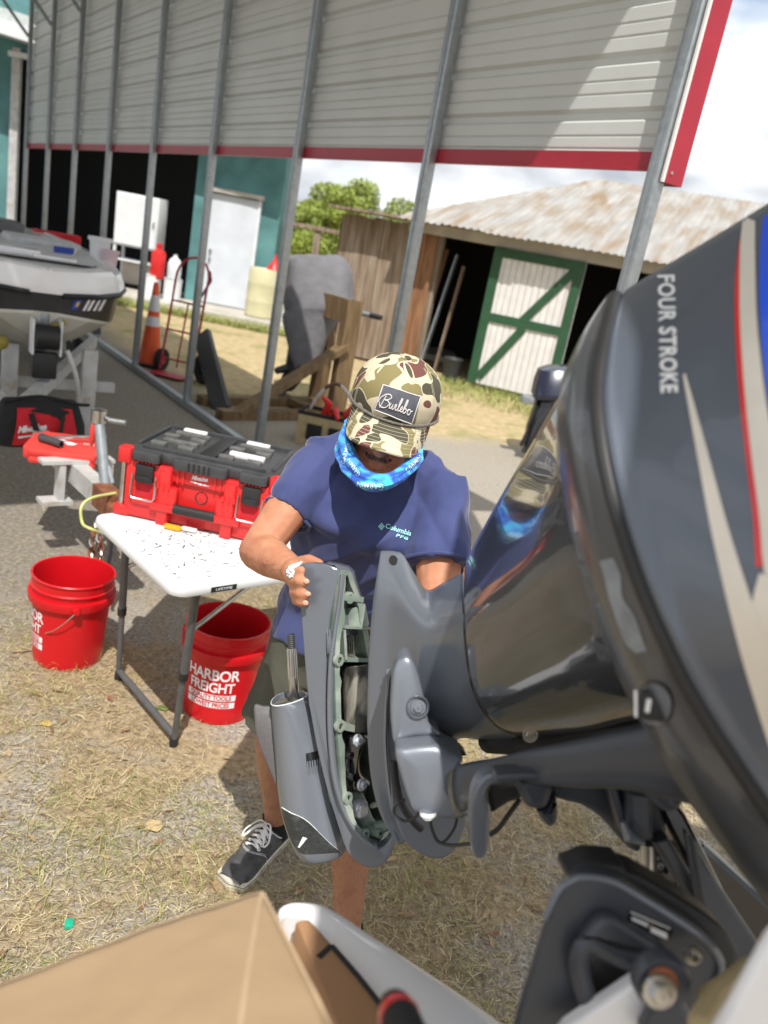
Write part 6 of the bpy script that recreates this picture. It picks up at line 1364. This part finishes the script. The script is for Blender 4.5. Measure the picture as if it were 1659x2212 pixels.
mb = MB(); mb.rbox(c + BK * .0045 - fx * .006, (.004, .012, .002), .001, (fx, nrm(UPC + RT * .15), BK)); mb.build('port_insert', MT['letter'], tray)
mb = MB(); mb.beam(c - fx * .016 - UPC * .012 + BK * .002, c - fx * .016 + UPC * .011 + BK * .001, .0022, .002, up=tuple(BK)); mb.build('port_lip', MT['letter'], tray, smooth=False)
def scuff(pts_l, pts_r, name, m, par, t):
    mb = strip(t, [(x + 5 * noise.noise(Vector((x * .09, y * .05, 0))), y) for x, y in pts_l], [(x + 9 * noise.noise(Vector((x * .07, y * .08, 5))), y) for x, y in pts_r], 6, 5, .0008); return mb.build(name, m, par, ang=60)
scuff([(1296, 1212), (1304, 1250), (1318, 1290), (1330, 1330), (1352, 1385), (1372, 1410)], [(1330, 1205), (1338, 1240), (1345, 1290), (1372, 1330), (1392, 1380), (1398, 1405)], 'scuff', mat('scuffed_paint', (.23, .26, .29), .5, 0, .25, 40), tray, TRB)
# steering head covers
def SL(Rf, l, d, th, bev, name, m, par, k=4, ang=22, pil=0):
    pts = [tuple(v) for v in cr([A(*q) for q in l], k, True)] if k else l
    mb = MB(); q = [Rf(x, y, d) for x, y in pts]; mb.pillow(q, AW * th, pil, 3.6) if pil else mb.slab(q, AW * th, bev); return mb.build(name, m, par, ang=ang)
SL(R2, [(215, 850), (203, 1000), (195, 1200), (210, 1480), (245, 1720), (320, 1920), (400, 1995), (500, 2042), (580, 2036), (650, 1980), (700, 1870), (716, 1770), (600, 1600), (400, 1300), (260, 1000)], 1.335, .014, .004, 'lower_plate', MT['motor'], eng)
SL(R2, [(224, 830), (205, 1000), (190, 1250), (205, 1500), (235, 1720), (262, 1760), (250, 1600), (232, 1400), (225, 1150), (228, 950)], 1.325, .012, .004, 'plate_rib', MT['motor2'], eng)
SL(R2, [(240, 1000), (246, 900), (262, 820), (292, 768), (332, 748), (372, 770), (408, 850), (442, 980), (470, 1130), (492, 1190), (552, 1252), (400, 1256), (300, 1282), (258, 1296), (242, 1200), (236, 1100)], 1.21, .07, .026, 'steering_cover', MT['motor2'], eng, pil=.012, ang=40)
mb = MB(); mb.limb([R2(312, 930, 1.216), R2(335, 1040, 1.209), R2(356, 1150, 1.209), R2(374, 1255, 1.214)], [.001, .003, .004, .004], 10); mb.build('cover_crease', MT['motor2'], eng)
mb = MB(); ca3 = (RT, UPC, BK); mb.lathe([(.0165, .004), (.0175, .0), (.014, .0005), (.013, -.006), (.001, -.006)], R2(410, 1076, 1.196), 24, ca3); mb.build('bolt_recess', MT['motor'], eng)
hexbolt(R2(413, 1078, 1.197), .0078, eng, MT['motor2'], ca3)
SL(R2, [(262, 1300), (400, 1262), (560, 1252), (640, 1310), (720, 1390), (560, 1400), (420, 1330), (280, 1345)], 1.24, .05, .004, 'shadow_gap', MT['black'], eng, 0)
mb = MB(); mb.tube([R2(360, 1285, 1.225), R2(480, 1275, 1.22)], .014, 14); mb.build('swivel_pin', MT['steel'], eng)
SL(R2, [(266, 1346), (330, 1320), (470, 1304), (540, 1310), (620, 1362), (695, 1398), (660, 1440), (640, 1560), (660, 1680), (745, 1750), (640, 1776), (520, 1768), (430, 1742), (382, 1720), (345, 1640), (300, 1500)], 1.165, .09, .022, 'swivel_housing', MT['motor2'], eng, pil=.016, ang=40)
mb = MB(); mb.limb([R2(392, 1352, 1.168), R2(420, 1500, 1.16), R2(455, 1700, 1.168)], [.003, .004, .003], 10); mb.build('housing_crease', MT['motor2'], eng)
TU = [((648, 1460), (690, 1738), 1.165), ((690, 1440), (742, 1725), 1.12), ((780, 1420), (836, 1690), 1.08), ((900, 1400), (945, 1600), 1.03), ((1100, 1350), (1150, 1575), .97), ((1400, 1290), (1440, 1585), .91), ((1700, 1220), (1760, 1600), .86), ((2100, 1130), (2200, 1700), .80)]
R = []
for t, b, d in TU:
    a, e = R2(*t, d), R2(*b, d); c = (a + e) / 2; u = (a - e) / 2; R.append([c + u * math.cos(q) + BK * np.linalg.norm(u) * .75 * math.copysign(abs(math.sin(q)) ** .9, math.sin(q)) - RT * .01 * math.sin(q) for q in np.arange(32) * 2 * math.pi / 32])
R = [list(r) for r in zip(*[cr([q[j] for q in R], 4) for j in range(32)])]
mb = MB(); mb.loft(R); mb.build('tilt_tube', MT['bracket'], eng, ang=50)
c = R2(668, 1600, 1.16); mb = MB(); q_ = R[0]; mb.tube([p + (p - sum(q_) / 32) * .06 for p in q_] + [q_[0] + (q_[0] - sum(q_) / 32) * .06], .006, 8, cap=False); mb.build('tube_seal', MT['cast'], eng)
SL(U, [(112, 118), (180, 112), (250, 112), (340, 132), (450, 126), (484, 88), (492, 100), (470, 140), (450, 150), (340, 154), (250, 140), (180, 138), (118, 148)], .935, .04, .004, 'bracket_ledge', MT['bracket'], eng, 2)
SL(U, [(30, 230), (38, 170), (55, 138), (75, 118), (115, 108), (128, 130), (100, 145), (80, 168), (78, 190), (92, 222), (90, 300), (86, 350), (72, 376), (52, 378), (38, 362), (30, 325)], .985, .035, .005, 'tilt_lock_arm', MT['motor'], eng, 2)
SL(U, [(80, 170), (110, 145), (185, 140), (190, 190), (150, 205), (120, 225), (92, 235)], 1.02, .05, .006, 'bracket_web', MT['black'], eng, 2)
SL(U, [(182, 138), (286, 138), (280, 200), (262, 226), (225, 228), (196, 206)], .955, .05, .010, 'trim_cylinder', MT['bracket'], eng, 2)
SL(U, [(238, 232), (272, 224), (286, 196), (300, 196), (302, 256), (288, 278), (268, 276)], .965, .03, .006, 'trim_rod_end', MT['bracket'], eng, 2)
SL(U, [(290, 146), (455, 142), (600, 150), (640, 300), (600, 345), (545, 358), (505, 330), (440, 255), (372, 212), (300, 194)], .975, .04, .006, 'bracket_web', MT['bracket'], eng, 2)
SL(U, [(516, 166), (600, 176), (602, 318), (545, 332), (508, 304), (516, 262)], .92, .05, .008, 'ram_end', MT['bracket'], eng, 1)
SL(U, [(454, 146), (480, 132), (518, 262), (500, 300), (488, 264)], .93, .03, .004, 'ram_strut', MT['bracket'], eng, 0)
mb = MB(); mb.limb([U(505, 270, .915), U(522, 308, .912), U(560, 325, .91)], [.004, .0075, .004], 10); mb.build('ram_pin', MT['motor2'], eng)
mb = MB(); mb.limb([U(488, 100, .90), U(530, 104, .88), U(590, 128, .87), U(640, 180, .86)], [.010, .016, .018, .016], 12); mb.build('ram_cap', MT['bracket'], eng)
mb = MB(); mb.tube([U(582, 330, .96), U(582, 470, .96)], .0095, 16); mb.tube([U(562, 340, .965), U(560, 470, .965)], .003, 10); mb.build('ram_rod', MT['wire'], eng)
SL(U, [(598, 330), (645, 312), (720, 430), (760, 540), (735, 560), (690, 480)], .93, .03, .005, 'bracket_strut', MT['bracket'], eng, 0)
SL(U, [(640, 160), (700, 240), (860, 560), (1000, 800), (1000, 900), (830, 640), (720, 440), (600, 190)], .97, .05, .006, 'bracket_strut', MT['gbox'], eng, 0)
SL(U, [(700, 300), (780, 420), (900, 600), (1100, 900), (1000, 1000), (840, 700), (740, 520)], .90, .02, .006, 'bracket_strut', MT['bracket'], eng, 0)
mb = MB(); mb.limb([U(640, 400, 1.1), U(650, 470, 1.1)], [.03, .026], 12); mb.build('pump_motor', MT['gbox'], eng)
SL(U, [(640, 330), (760, 330), (1100, 640), (1200, 1000), (900, 900), (740, 560)], 1.12, .05, .01, 'bracket_back', MT['gbox'], eng, 0)
# under the apron: dark drain bolts and exhaust lip
mb = MB(); mb.limb([P(1060, 1602, 1.3), P(1120, 1596, 1.3), P(1200, 1592, 1.25), P(1420, 1555, 1.1)], [.02, .026, .03, .03], 10); mb.build('under_casting', MT['black'], eng)
hexbolt(P(1145, 1587, 1.2), .008, eng, MT['wire'], ca3)
hexbolt(R2(475, 1755, 1.15), .008, eng, MT['letter'], (RT, BK, -UPC))
# tip trim plate with its hole
MB2 = bvh(mid); 
disc_on(MB2, 850, 1211, 8.5, 10.5, -20, .0024, 'tip_hole', MT['dark'], eng)
# black leads looped round the swivel
for pts, r in (([(330, 1665, 1.2), (270, 1700, 1.2), (262, 1750, 1.21), (320, 1800, 1.21), (390, 1780, 1.19), (425, 1728, 1.16)], .0024), ([(490, 1790, 1.16), (500, 1850, 1.17), (540, 1930, 1.18), (620, 1955, 1.16), (745, 1945, 1.1)], .0026), ([(660, 1780, 1.18), (640, 1850, 1.19), (590, 1920, 1.2), (560, 1940, 1.2)], .0022), ([(1060, 1660, 1.06), (980, 1770, 1.06), (920, 1850, 1.06), (866, 1890, 1.06)], .0034), ([(255, 1420, 1.225), (270, 1560, 1.225), (310, 1700, 1.23), (380, 1800, 1.24), (430, 1850, 1.25)], .006)):
    mb = MB(); mb.tube(cr([R2(*q) for q in pts], 6), r, 8); mb.build('lead', MT['black'], eng)
# transom clamp bracket
def SV(l, d, vec, bev, name, m, par=eng, k=3, ang=22):
    pts = [tuple(v) for v in cr([A(*q) for q in l], k, True)] if k else l
    mb = MB(); mb.slab([U(x, y, d) for x, y in pts], vec, bev); return mb.build(name, m, par, ang=ang)
FACE = [(160, 900), (210, 720), (268, 536), (290, 490), (316, 456), (350, 434), (395, 426), (470, 442), (560, 492), (700, 580), (775, 640), (808, 690), (812, 740), (780, 800), (760, 900), (700, 1100), (140, 1100)]
SV(FACE, .735, AW * .075 + RT * .024 - UPC * .016, .005, 'clamp_bracket', MT['bracket'], k=3)
BACKP = [(330, 440), (365, 408), (410, 392), (460, 394), (505, 400), (520, 418), (560, 430), (700, 512), (800, 580), (850, 640), (866, 700), (840, 760), (800, 700), (700, 600), (500, 500)]
SV(BACKP, .775, AW * .05, .006, 'bracket_back_edge', MT['black'], k=2)
mb = MB(); mb.tube(cr([U(x, y, .7335) for x, y in [(262, 560), (300, 482), (330, 452), (380, 434), (470, 448), (560, 498), (700, 586), (772, 644), (804, 694), (806, 736), (780, 790)]], 6), .0035, 8); mb.build('bracket_rim_highlight', MT['motor'], eng)  # paler tube along the rim, painting in its highlight line
SV([(372, 640), (396, 604), (430, 566), (460, 560), (490, 568), (560, 612), (644, 668), (634, 690), (600, 706), (566, 712), (470, 668), (420, 640), (396, 640)], .716, AW * .02, .006, 'bracket_boss', MT['bracket'], k=2)
SV([(404, 700), (430, 684), (474, 682), (566, 728), (600, 740), (440, 824), (412, 780)], .7338, AW * .006, .001, 'bracket_recess', MT['black'], k=1)
mb = MB(); mb.tube(cr([U(x, y, .722) for x, y in [(600, 712), (520, 690), (440, 656), (402, 640), (378, 652), (366, 700), (376, 760), (400, 830), (420, 860)]], 6), [(.0085, .010)] * 49, 12); mb.build('bracket_loop', MT['bracket'], eng)
lb_ = SV([(522, 533), (660, 590), (648, 628), (514, 570)], .7345, AW * .002, .0006, 'maker_plate', MT['gbox'], k=0)
for (a, b, c1, d1) in (((526, 540), (650, 592), 3, .7332), ((530, 556), (580, 578), 8, .7332), ((588, 586), (640, 608), 14, .7332)):
    mb = MB(); p0, p1 = U(*a, d1), U(*b, d1); v_ = -UPC * c1 * .7 * d1 / FOC; mb.add([p0, p1, p1 + v_ * 1.3, p0 + v_ * 1.3], [(0, 1, 2, 3)]); mb.build('plate_print', MT['letter'], eng, smooth=False)
SV([(588, 704), (640, 692), (676, 716), (692, 760), (694, 820), (720, 870), (740, 960), (560, 960), (592, 860), (606, 800), (586, 760)], .675, AW * .02, .006, 'swivel_arm', MT['bracket'], k=2)
mb = MB(); mb.lathe([(.001, .004), (.021, .004), (.0235, 0), (.0235, -.012)], U(626, 762, .668), 28, ca3); mb.build('bracket_lug', MT['bracket'], eng)
mb = MB(); mb.lathe([(.008, .003), (.0125, .002), (.013, 0)], U(624, 758, .662), 20, ca3); mb.build('rusty_washer', MT['rustsolid'], eng)
hexbolt(U(614, 786, .657), .0095, eng, MT['steel'], ca3)
hexbolt(U(720, 676, .715), .0055, eng, MT['steel'], ca3)
mb = MB(); mb.limb([U(742, 890, .62), U(790, 800, .66), U(895, 716, .70)], [.010, .010, .010], 10); mb.limb([U(760, 800, .68), U(810, 765, .69)], [.008, .007], 10); mb.build('hydraulic_hose', MT['tan'], eng)

# ================================================================ our own boat: the corner of its stern and what lies on it
ob = thing('near_boat', 'white boat stern corner at the bottom of the picture', 'boat', G(900, 2150, .3))
GZ = 1.0
og = [tuple(v) for v in cr([A(*q) for q in [(598, 1985), (602, 1962), (622, 1948), (655, 1945), (700, 1950), (745, 1972), (800, 2007), (900, 2069), (1000, 2133), (1100, 2203), (1240, 2300)]], 5)]
ig = [tuple(v) for v in cr([A(*q) for q in [(604, 2000), (612, 1990), (630, 1988), (652, 1992), (680, 2010), (700, 2040), (730, 2090), (800, 2180), (860, 2260), (920, 2330), (1000, 2420)]], 5)]
rowsb = []
for (a, b) in zip(og, ig):
    o_, i_ = G(*a, GZ), G(*b, GZ); rowsb.append([o_ - A(0, 0, .55), o_ - A(0, 0, .06), o_ - A(0, 0, .015) + (i_ - o_) * .03, o_ + (i_ - o_) * .12, o_ + (i_ - o_) * .5 + A(0, 0, .008), i_ + (o_ - i_) * .06, i_ - A(0, 0, .02), i_ - A(0, 0, .30)])
mb = MB(); mb.grid([cr(r, 3) for r in rowsb]); mb.build('gunwale', MT['hullwhite'], ob, ang=60)
mb = MB(); mb.prism([G(598, 1985, .72), G(655, 1990, .72), G(1000, 2420, .72), G(-200, 2800, .72)], A(0, 0, -.05)); mb.build('cockpit_sole', MT['hullwhite'], ob, smooth=False)
SL(U, [(330, 905), (588, 730), (604, 745), (612, 830), (560, 900), (500, 960), (300, 960)], .70, .02, .004, 'transom_cap', MT['hullwhite'], ob, 0)
SL(R5, [(1380, 1480), (1470, 1300), (1600, 1060), (1680, 920), (1900, 700), (2000, 1500)], .5, .012, .004, 'transom_side', MT['hullwhite'], ob, 0)
# added canvas on poles, out of view, cut to shade engine, stern and ground
KZ = 2.9
KR = lambda z: [[A(x, y, KZ - z + .10 * math.sin(math.pi * (x - x0) / (2.5 - x0))) for x in np.linspace(x0, 2.5, 12)] for y, x0 in ((-2.4, .16), (-.31, .16), (-.29, .30), (.75, .30))]
mb = MB(); mb.grid(KR(0)); mb.grid(KR(.012), True); mb.build('added_shade_canvas', mat('added_canvas_white', (.7, .7, .68), .9), ob)  # white so the underside also bounces fill light
for x, y in ((.5, -.6), (2.3, .6), (.5, -2.2), (2.3, -2.2)):
    mb = MB(); mb.tube([A(x, y, .7), A(x, y, KZ + .02)], .018, 10); mb.build('added_shade_pole', MT['steel'], ob)
# big cardboard box on the deck
c0_, cl_, cr_ = P(566, 1926, .74), P(-120, 2160, .66), P(760, 2240, .50)
e1_, e2_ = cl_ - c0_, cr_ - c0_; nb = nrm(np.cross(e1_, e2_)); nb = nb if nb.dot(A(0, 0, EYE) - c0_) > 0 else -nb
cbx = thing('cardboard_box', 'large brown cardboard box nearest to us on the boat', 'cardboard box', c0_ - nb * .3)
def px_of(p): q = RW.T @ (p - A(0, 0, EYE)); return CX + FOC * q[0] / -q[2], CY - FOC * q[1] / -q[2]
KC = min(np.linspace(.02, .9, 60), key=lambda k: abs(np.interp(2200, *zip(*[px_of(c0_ + e1_ * k * v + e2_ * v)[::-1] for v in np.linspace(0, 1.35, 30)])) - 517))
def fold(u, v): return c0_ + e1_ * u + e2_ * v + nb * (.0025 * math.sin(5 * u + 3 * v) + .0012 * noise.noise(Vector((u * 9, v * 9, 0))) - .45 * max(0, KC * v - u) * np.linalg.norm(e1_))
mb = MB(); rows = [[fold(u, v) for v in np.linspace(0, 1.35, 30)] for u in np.linspace(0, 1.25, 50)]; shell(mb, rows, lambda i, j, p: p - nb * .0045); merged(mb.build('flap', MT['cardboard'], cbx, ang=30))
mb = MB(); mb.tube([r[0] - nb * .002 for r in rows], .0024, 6); mb.tube([p - nb * .002 for p in rows[0]], .0024, 6); mb.build('cut_edge', MT['cardedge'], cbx)
mb = MB(); q0 = [c0_ + e1_ * .02 + e2_ * .02, c0_ + e1_ * 1.2 + e2_ * .02, c0_ + e1_ * 1.2 + e2_ * 1.3, c0_ + e1_ * .02 + e2_ * 1.3]; mb.loft([[p - nb * .12 for p in q0], [p - nb * .25 for p in q0]]); mb.build('carton', MT['cardboard'], cbx, smooth=False)
mb = MB(); mb.tube([fold(KC * v, v) - nb * .0006 for v in np.linspace(.01, 1.33, 24)], [(.0022, .0014)] * 24, 6); mb.build('fold_crease', MT['cardedge'], cbx)
# the printed carton behind it
def Q(x, y, z=1.025): return G(x, y, z)
sb2 = thing('small_carton', 'orange brown carton with black printed lines lying on the white stern', 'cardboard box', Q(740, 2100, .9))
mb = MB(); mb.slab([Q(*q) for q in [(640, 1990), (668, 1984), (718, 2038), (780, 2115), (860, 2225), (900, 2290), (780, 2330), (690, 2120)]], A(0, 0, -.12), .004); mb.build('carton', mat('orange_carton', (.36, .2, .1), .75, 0, .08, 10), sb2, ang=30)
for l in ([(688, 2068), (716, 2042)], [(716, 2042), (775, 2110), (850, 2205)]):
    mb = MB(); mb.tube([Q(x, y, 1.0255) for x, y in l], [(.0035, .0008)] * len(l), 6); mb.build('printed_line', MT['black'], sb2)
sdv = thing('screwdriver', 'black tool handle with a red ring at the bottom edge of the picture', 'screwdriver', P(860, 2200, .6))
h0, h1 = P(850, 2170, .60), P(905, 2290, .52); hv = nrm(h1 - h0)
mb = MB(); mb.limb([h0 + hv * .008, h0 + hv * .03, h1], [.0135, .0145, .0135], 16); mb.build('handle', MT['rubber'], sdv)
mb = MB(); mb.tube([h0 + hv * .016, h0 + hv * .02, h0 + hv * .026], [.0146, .0152, .0148], 18); mb.build('ring', MT['reddecal'], sdv)

# ================================================================ dead grass, leaves and gravel
def frame_ok(x, y): return True
def scatter_strips(n, rg, pts_fn, ln, w, lift, cseg=3):
    v, f = [], []
    P0 = pts_fn(n); m = len(P0); az = rg.uniform(0, 2 * math.pi, m); L = rg.uniform(ln[0], ln[1], m); W = rg.uniform(w[0], w[1], m); bend = rg.normal(0, .5, m); up = rg.uniform(lift[0], lift[1], m); z0 = rg.uniform(.001, .008, m)
    V = np.zeros((m, (cseg + 1) * 2, 3))
    for k in range(cseg + 1):
        t = k / cseg; a = az + bend * t; cx = P0[:, 0] + np.cos(a) * L * t; cy = P0[:, 1] + np.sin(a) * L * t; cz = z0 + up * L * np.sin(t * math.pi * .6)
        wk = W * (1 - .75 * t); V[:, 2 * k, 0] = cx - np.sin(a) * wk; V[:, 2 * k, 1] = cy + np.cos(a) * wk; V[:, 2 * k, 2] = cz; V[:, 2 * k + 1, 0] = cx + np.sin(a) * wk; V[:, 2 * k + 1, 1] = cy - np.cos(a) * wk; V[:, 2 * k + 1, 2] = cz + W * rg.uniform(-.8, .8, m)
    nv = (cseg + 1) * 2; base = (np.arange(m) * nv)[:, None, None]
    q = np.array([[2 * k, 2 * k + 1, 2 * k + 3, 2 * k + 2] for k in range(cseg)])[None]
    return V.reshape(-1, 3), (base + q).reshape(-1, 4)
def np_mesh(name, V, Fq, m):
    me = bpy.data.meshes.new(name); me.vertices.add(len(V)); me.vertices.foreach_set('co', V.astype(np.float32).ravel()); k = Fq.shape[1]
    me.loops.add(Fq.size); me.loops.foreach_set('vertex_index', Fq.astype(np.int32).ravel()); me.polygons.add(len(Fq)); me.polygons.foreach_set('loop_start', np.arange(len(Fq), dtype=np.int32) * k); me.polygons.foreach_set('loop_total', np.full(len(Fq), k, dtype=np.int32)); me.update(calc_edges=True); me.validate()
    o = bpy.data.objects.new(name, me); C.objects.link(o); me.materials.append(m); return tag(o, kind='stuff')
def near_pts(rg, thr, y0=.7, y1=5.2):
    def fn(n):
        out = []
        while sum(len(q) for q in out) < n:
            y = y0 + (y1 - y0) * rg.random(6000) ** 1.5; x = rg.uniform(-1, 1, 6000) * (.75 + y * .52)
            ok = np.array([noise.noise(Vector((a * 1.7, b * 1.7, 4.2))) + .35 * noise.noise(Vector((a * 6, b * 6, 1))) for a, b in zip(x, y)]) > thr - rg.random(6000) * .35
            shade = (x * WN[0] + y * WN[1] - WO.dot(WN) > .2) & (x * WD[0] + y * WD[1] - WO.dot(WD) > -3.9)
            ok &= ~(shade & (rg.random(6000) < .9)); out.append(np.stack([x[ok], y[ok]], 1))
        return np.concatenate(out)[:n]
    return fn
def blade_mat(name, cols_):
    m = bpy.data.materials.new(name); t, b, o = nodes(m); L = t.links.new; g = t.nodes.new('ShaderNodeNewGeometry'); r = t.nodes.new('ShaderNodeValToRGB'); r.color_ramp.interpolation = 'CONSTANT'; e = r.color_ramp.elements
    while len(e) < len(cols_): e.new(.5)
    for i, c in enumerate(cols_): e[i].position = i / len(cols_); e[i].color = col(c)
    L(g.outputs['Random Per Island'], r.inputs[0]); L(r.outputs[0], b.inputs['Base Color']); b.inputs['Roughness'].default_value = .7; b.inputs['Specular IOR Level'].default_value = .25; return m
STRAW = [(.52, .43, .26), (.42, .33, .19), (.62, .54, .36), (.30, .22, .13), (.46, .40, .21), (.18, .125, .08), (.36, .30, .15), (.56, .47, .29), (.25, .17, .10)]
GREEN = [(.20, .24, .06), (.27, .30, .09), (.34, .35, .13), (.15, .19, .045), (.40, .38, .16)]
rg = np.random.default_rng(11)
V, F_ = scatter_strips(95000, rg, near_pts(rg, -.14), (.012, .055), (.0006, .0016), (0, .32)); np_mesh('dry_grass', V, F_, blade_mat('straw_blades', STRAW))
V, F_ = scatter_strips(13000, rg, near_pts(rg, .22), (.02, .06), (.0007, .0016), (.15, .9)); np_mesh('green_grass', V, F_, blade_mat('green_blades', GREEN))
# verge by the slab and shed
def verge(n):
    a = rg.random(n); q = np.stack([rg.uniform(-7, -1.8, n), 15.0 - rg.random(n) * .55], 1); s = np.stack([SP(0, 0, 0)[0] + rg.uniform(1.2, 5.5, n) , np.zeros(n)], 1); s[:, 1] = 13.4 - (s[:, 0] + 1.53) * .355 - rg.random(n) ** 2 * 1.5; return np.where((a < .62)[:, None], q, s)
V, F_ = scatter_strips(9000, rg, verge, (.05, .14), (.003, .007), (.3, 1.2)); np_mesh('verge_grass', V, F_, blade_mat('verge_blades', [(.2, .26, .06), (.3, .34, .1), (.42, .4, .17)]))
# fallen leaves
def leaves(n, fn, sz, name, m, sd):
    R = np.random.default_rng(sd); P0 = fn(n); v, f = [], []
    for (x, y) in P0:
        a = R.uniform(0, 6.28); l = R.uniform(*sz); w = l * R.uniform(.28, .42); cx_, sx2 = math.cos(a), math.sin(a); k = len(v); curl = R.uniform(.0, .35); z = R.uniform(.004, .012)
        for (u, s_) in ((-1, 0), (-.4, .9), (.35, .8), (1, 0), (.35, -.8), (-.4, -.9), (0, 0)): v.append((x + cx_ * u * l - sx2 * s_ * w, y + sx2 * u * l + cx_ * s_ * w, z + curl * l * (abs(s_) * .5 + u * u * .4) + R.uniform(0, .002)))
        f += [(k + 6, k + i, k + (i + 1) % 6) for i in range(6)]
    mb = MB(); mb.add(v, f); o = mb.build(name, m, smooth=False); return tag(o, kind='stuff')
leaves(800, near_pts(rg, -.4), (.008, .026), 'fallen_leaves', blade_mat('leaf_litter', [(.24, .15, .08), (.33, .22, .12), (.18, .11, .065), (.42, .31, .18), (.25, .115, .065), (.36, .27, .17)]), 2)
# loose gravel
def stones(n, name, fn, r, sd):
    R = np.random.default_rng(sd); P0 = fn(n); oc = np.array([(1, 0, 0), (0, 1, 0), (-1, 0, 0), (0, -1, 0), (0, 0, 1), (0, 0, -.6)], float); fc = np.array([(0, 1, 4), (1, 2, 4), (2, 3, 4), (3, 0, 4), (1, 0, 5), (2, 1, 5), (3, 2, 5), (0, 3, 5)])
    S_ = R.uniform(*r, n); J = 1 + R.normal(0, .25, (n, 6, 3)); V = oc[None] * J * S_[:, None, None]; a = R.uniform(0, 6.28, n); X = V[..., 0] * np.cos(a)[:, None] - V[..., 1] * np.sin(a)[:, None]; Y = V[..., 0] * np.sin(a)[:, None] + V[..., 1] * np.cos(a)[:, None]
    V = np.stack([X + P0[:, 0:1], Y + P0[:, 1:2], V[..., 2] * .7 + S_[:, None] * .3], -1); return np_mesh(name, V.reshape(-1, 3), (fc[None] + (np.arange(n) * 6)[:, None, None]).reshape(-1, 3), blade_mat('stone_mix', [(.36, .34, .31), (.26, .245, .22), (.46, .44, .41), (.18, .165, .15), (.40, .36, .30)]))
def inv_near(n):
    out = []
    while sum(len(q) for q in out) < n:
        y = .9 + 7.5 * rg.random(6000) ** 1.3; x = rg.uniform(-1, 1, 6000) * (.75 + y * .5); ok = np.array([noise.noise(Vector((a * 1.7, b * 1.7, 4.2))) for a, b in zip(x, y)]) < -.02 + rg.random(6000) * .1
        out.append(np.stack([x[ok], y[ok]], 1))
    return np.concatenate(out)[:n]
stones(14000, 'loose_gravel', inv_near, (.0016, .0055), 5)
# single bits of litter that stand out
mb = MB(); q = G(332, 1790); mb.slab([q + A(x, y, .012) for x, y in ((-.022, -.02), (.018, -.024), (.026, -.004), (.014, .026), (-.012, .024), (-.026, .006))], A(0, .002, -.003), .001); solo(mb, 'pale_leaf', MT['leafpale'], 'large pale tan leaf lying on the dry grass', 'leaf')
mb = MB(); q = G(149, 2001); mb.rbox(q + A(0, 0, .008), (.022, .026, .014), .005, (nrm(A(1, .3, 0)), nrm(A(-.3, 1, 0)), A(0, 0, 1))); solo(mb, 'green_scrap', MT['greenbit'], 'small bright green scrap on the dry grass', 'scrap')
mb = MB(); q = G(350, 1300 + 232); mb.slab([q + A(x, y, .008) for x, y in ((-.03, -.01), (.02, -.015), (.03, .008), (-.01, .015))], A(0, 0, -.003), .001); solo(mb, 'dull_green_leaf', MT['grass'], 'dull green leaf between the two buckets', 'leaf')
mb = MB(); q = G(100, 1566); mb.slab([q + A(x, y, .008) for x, y in ((-.016, -.012), (.014, -.014), (.018, .006), (.0, .018), (-.016, .01))], A(0, 0, -.003), .001); solo(mb, 'yellow_leaf', mat('yellow_leaf', (.6, .42, .1), .7), 'small yellow leaf on the dry grass below the left bucket', 'leaf')
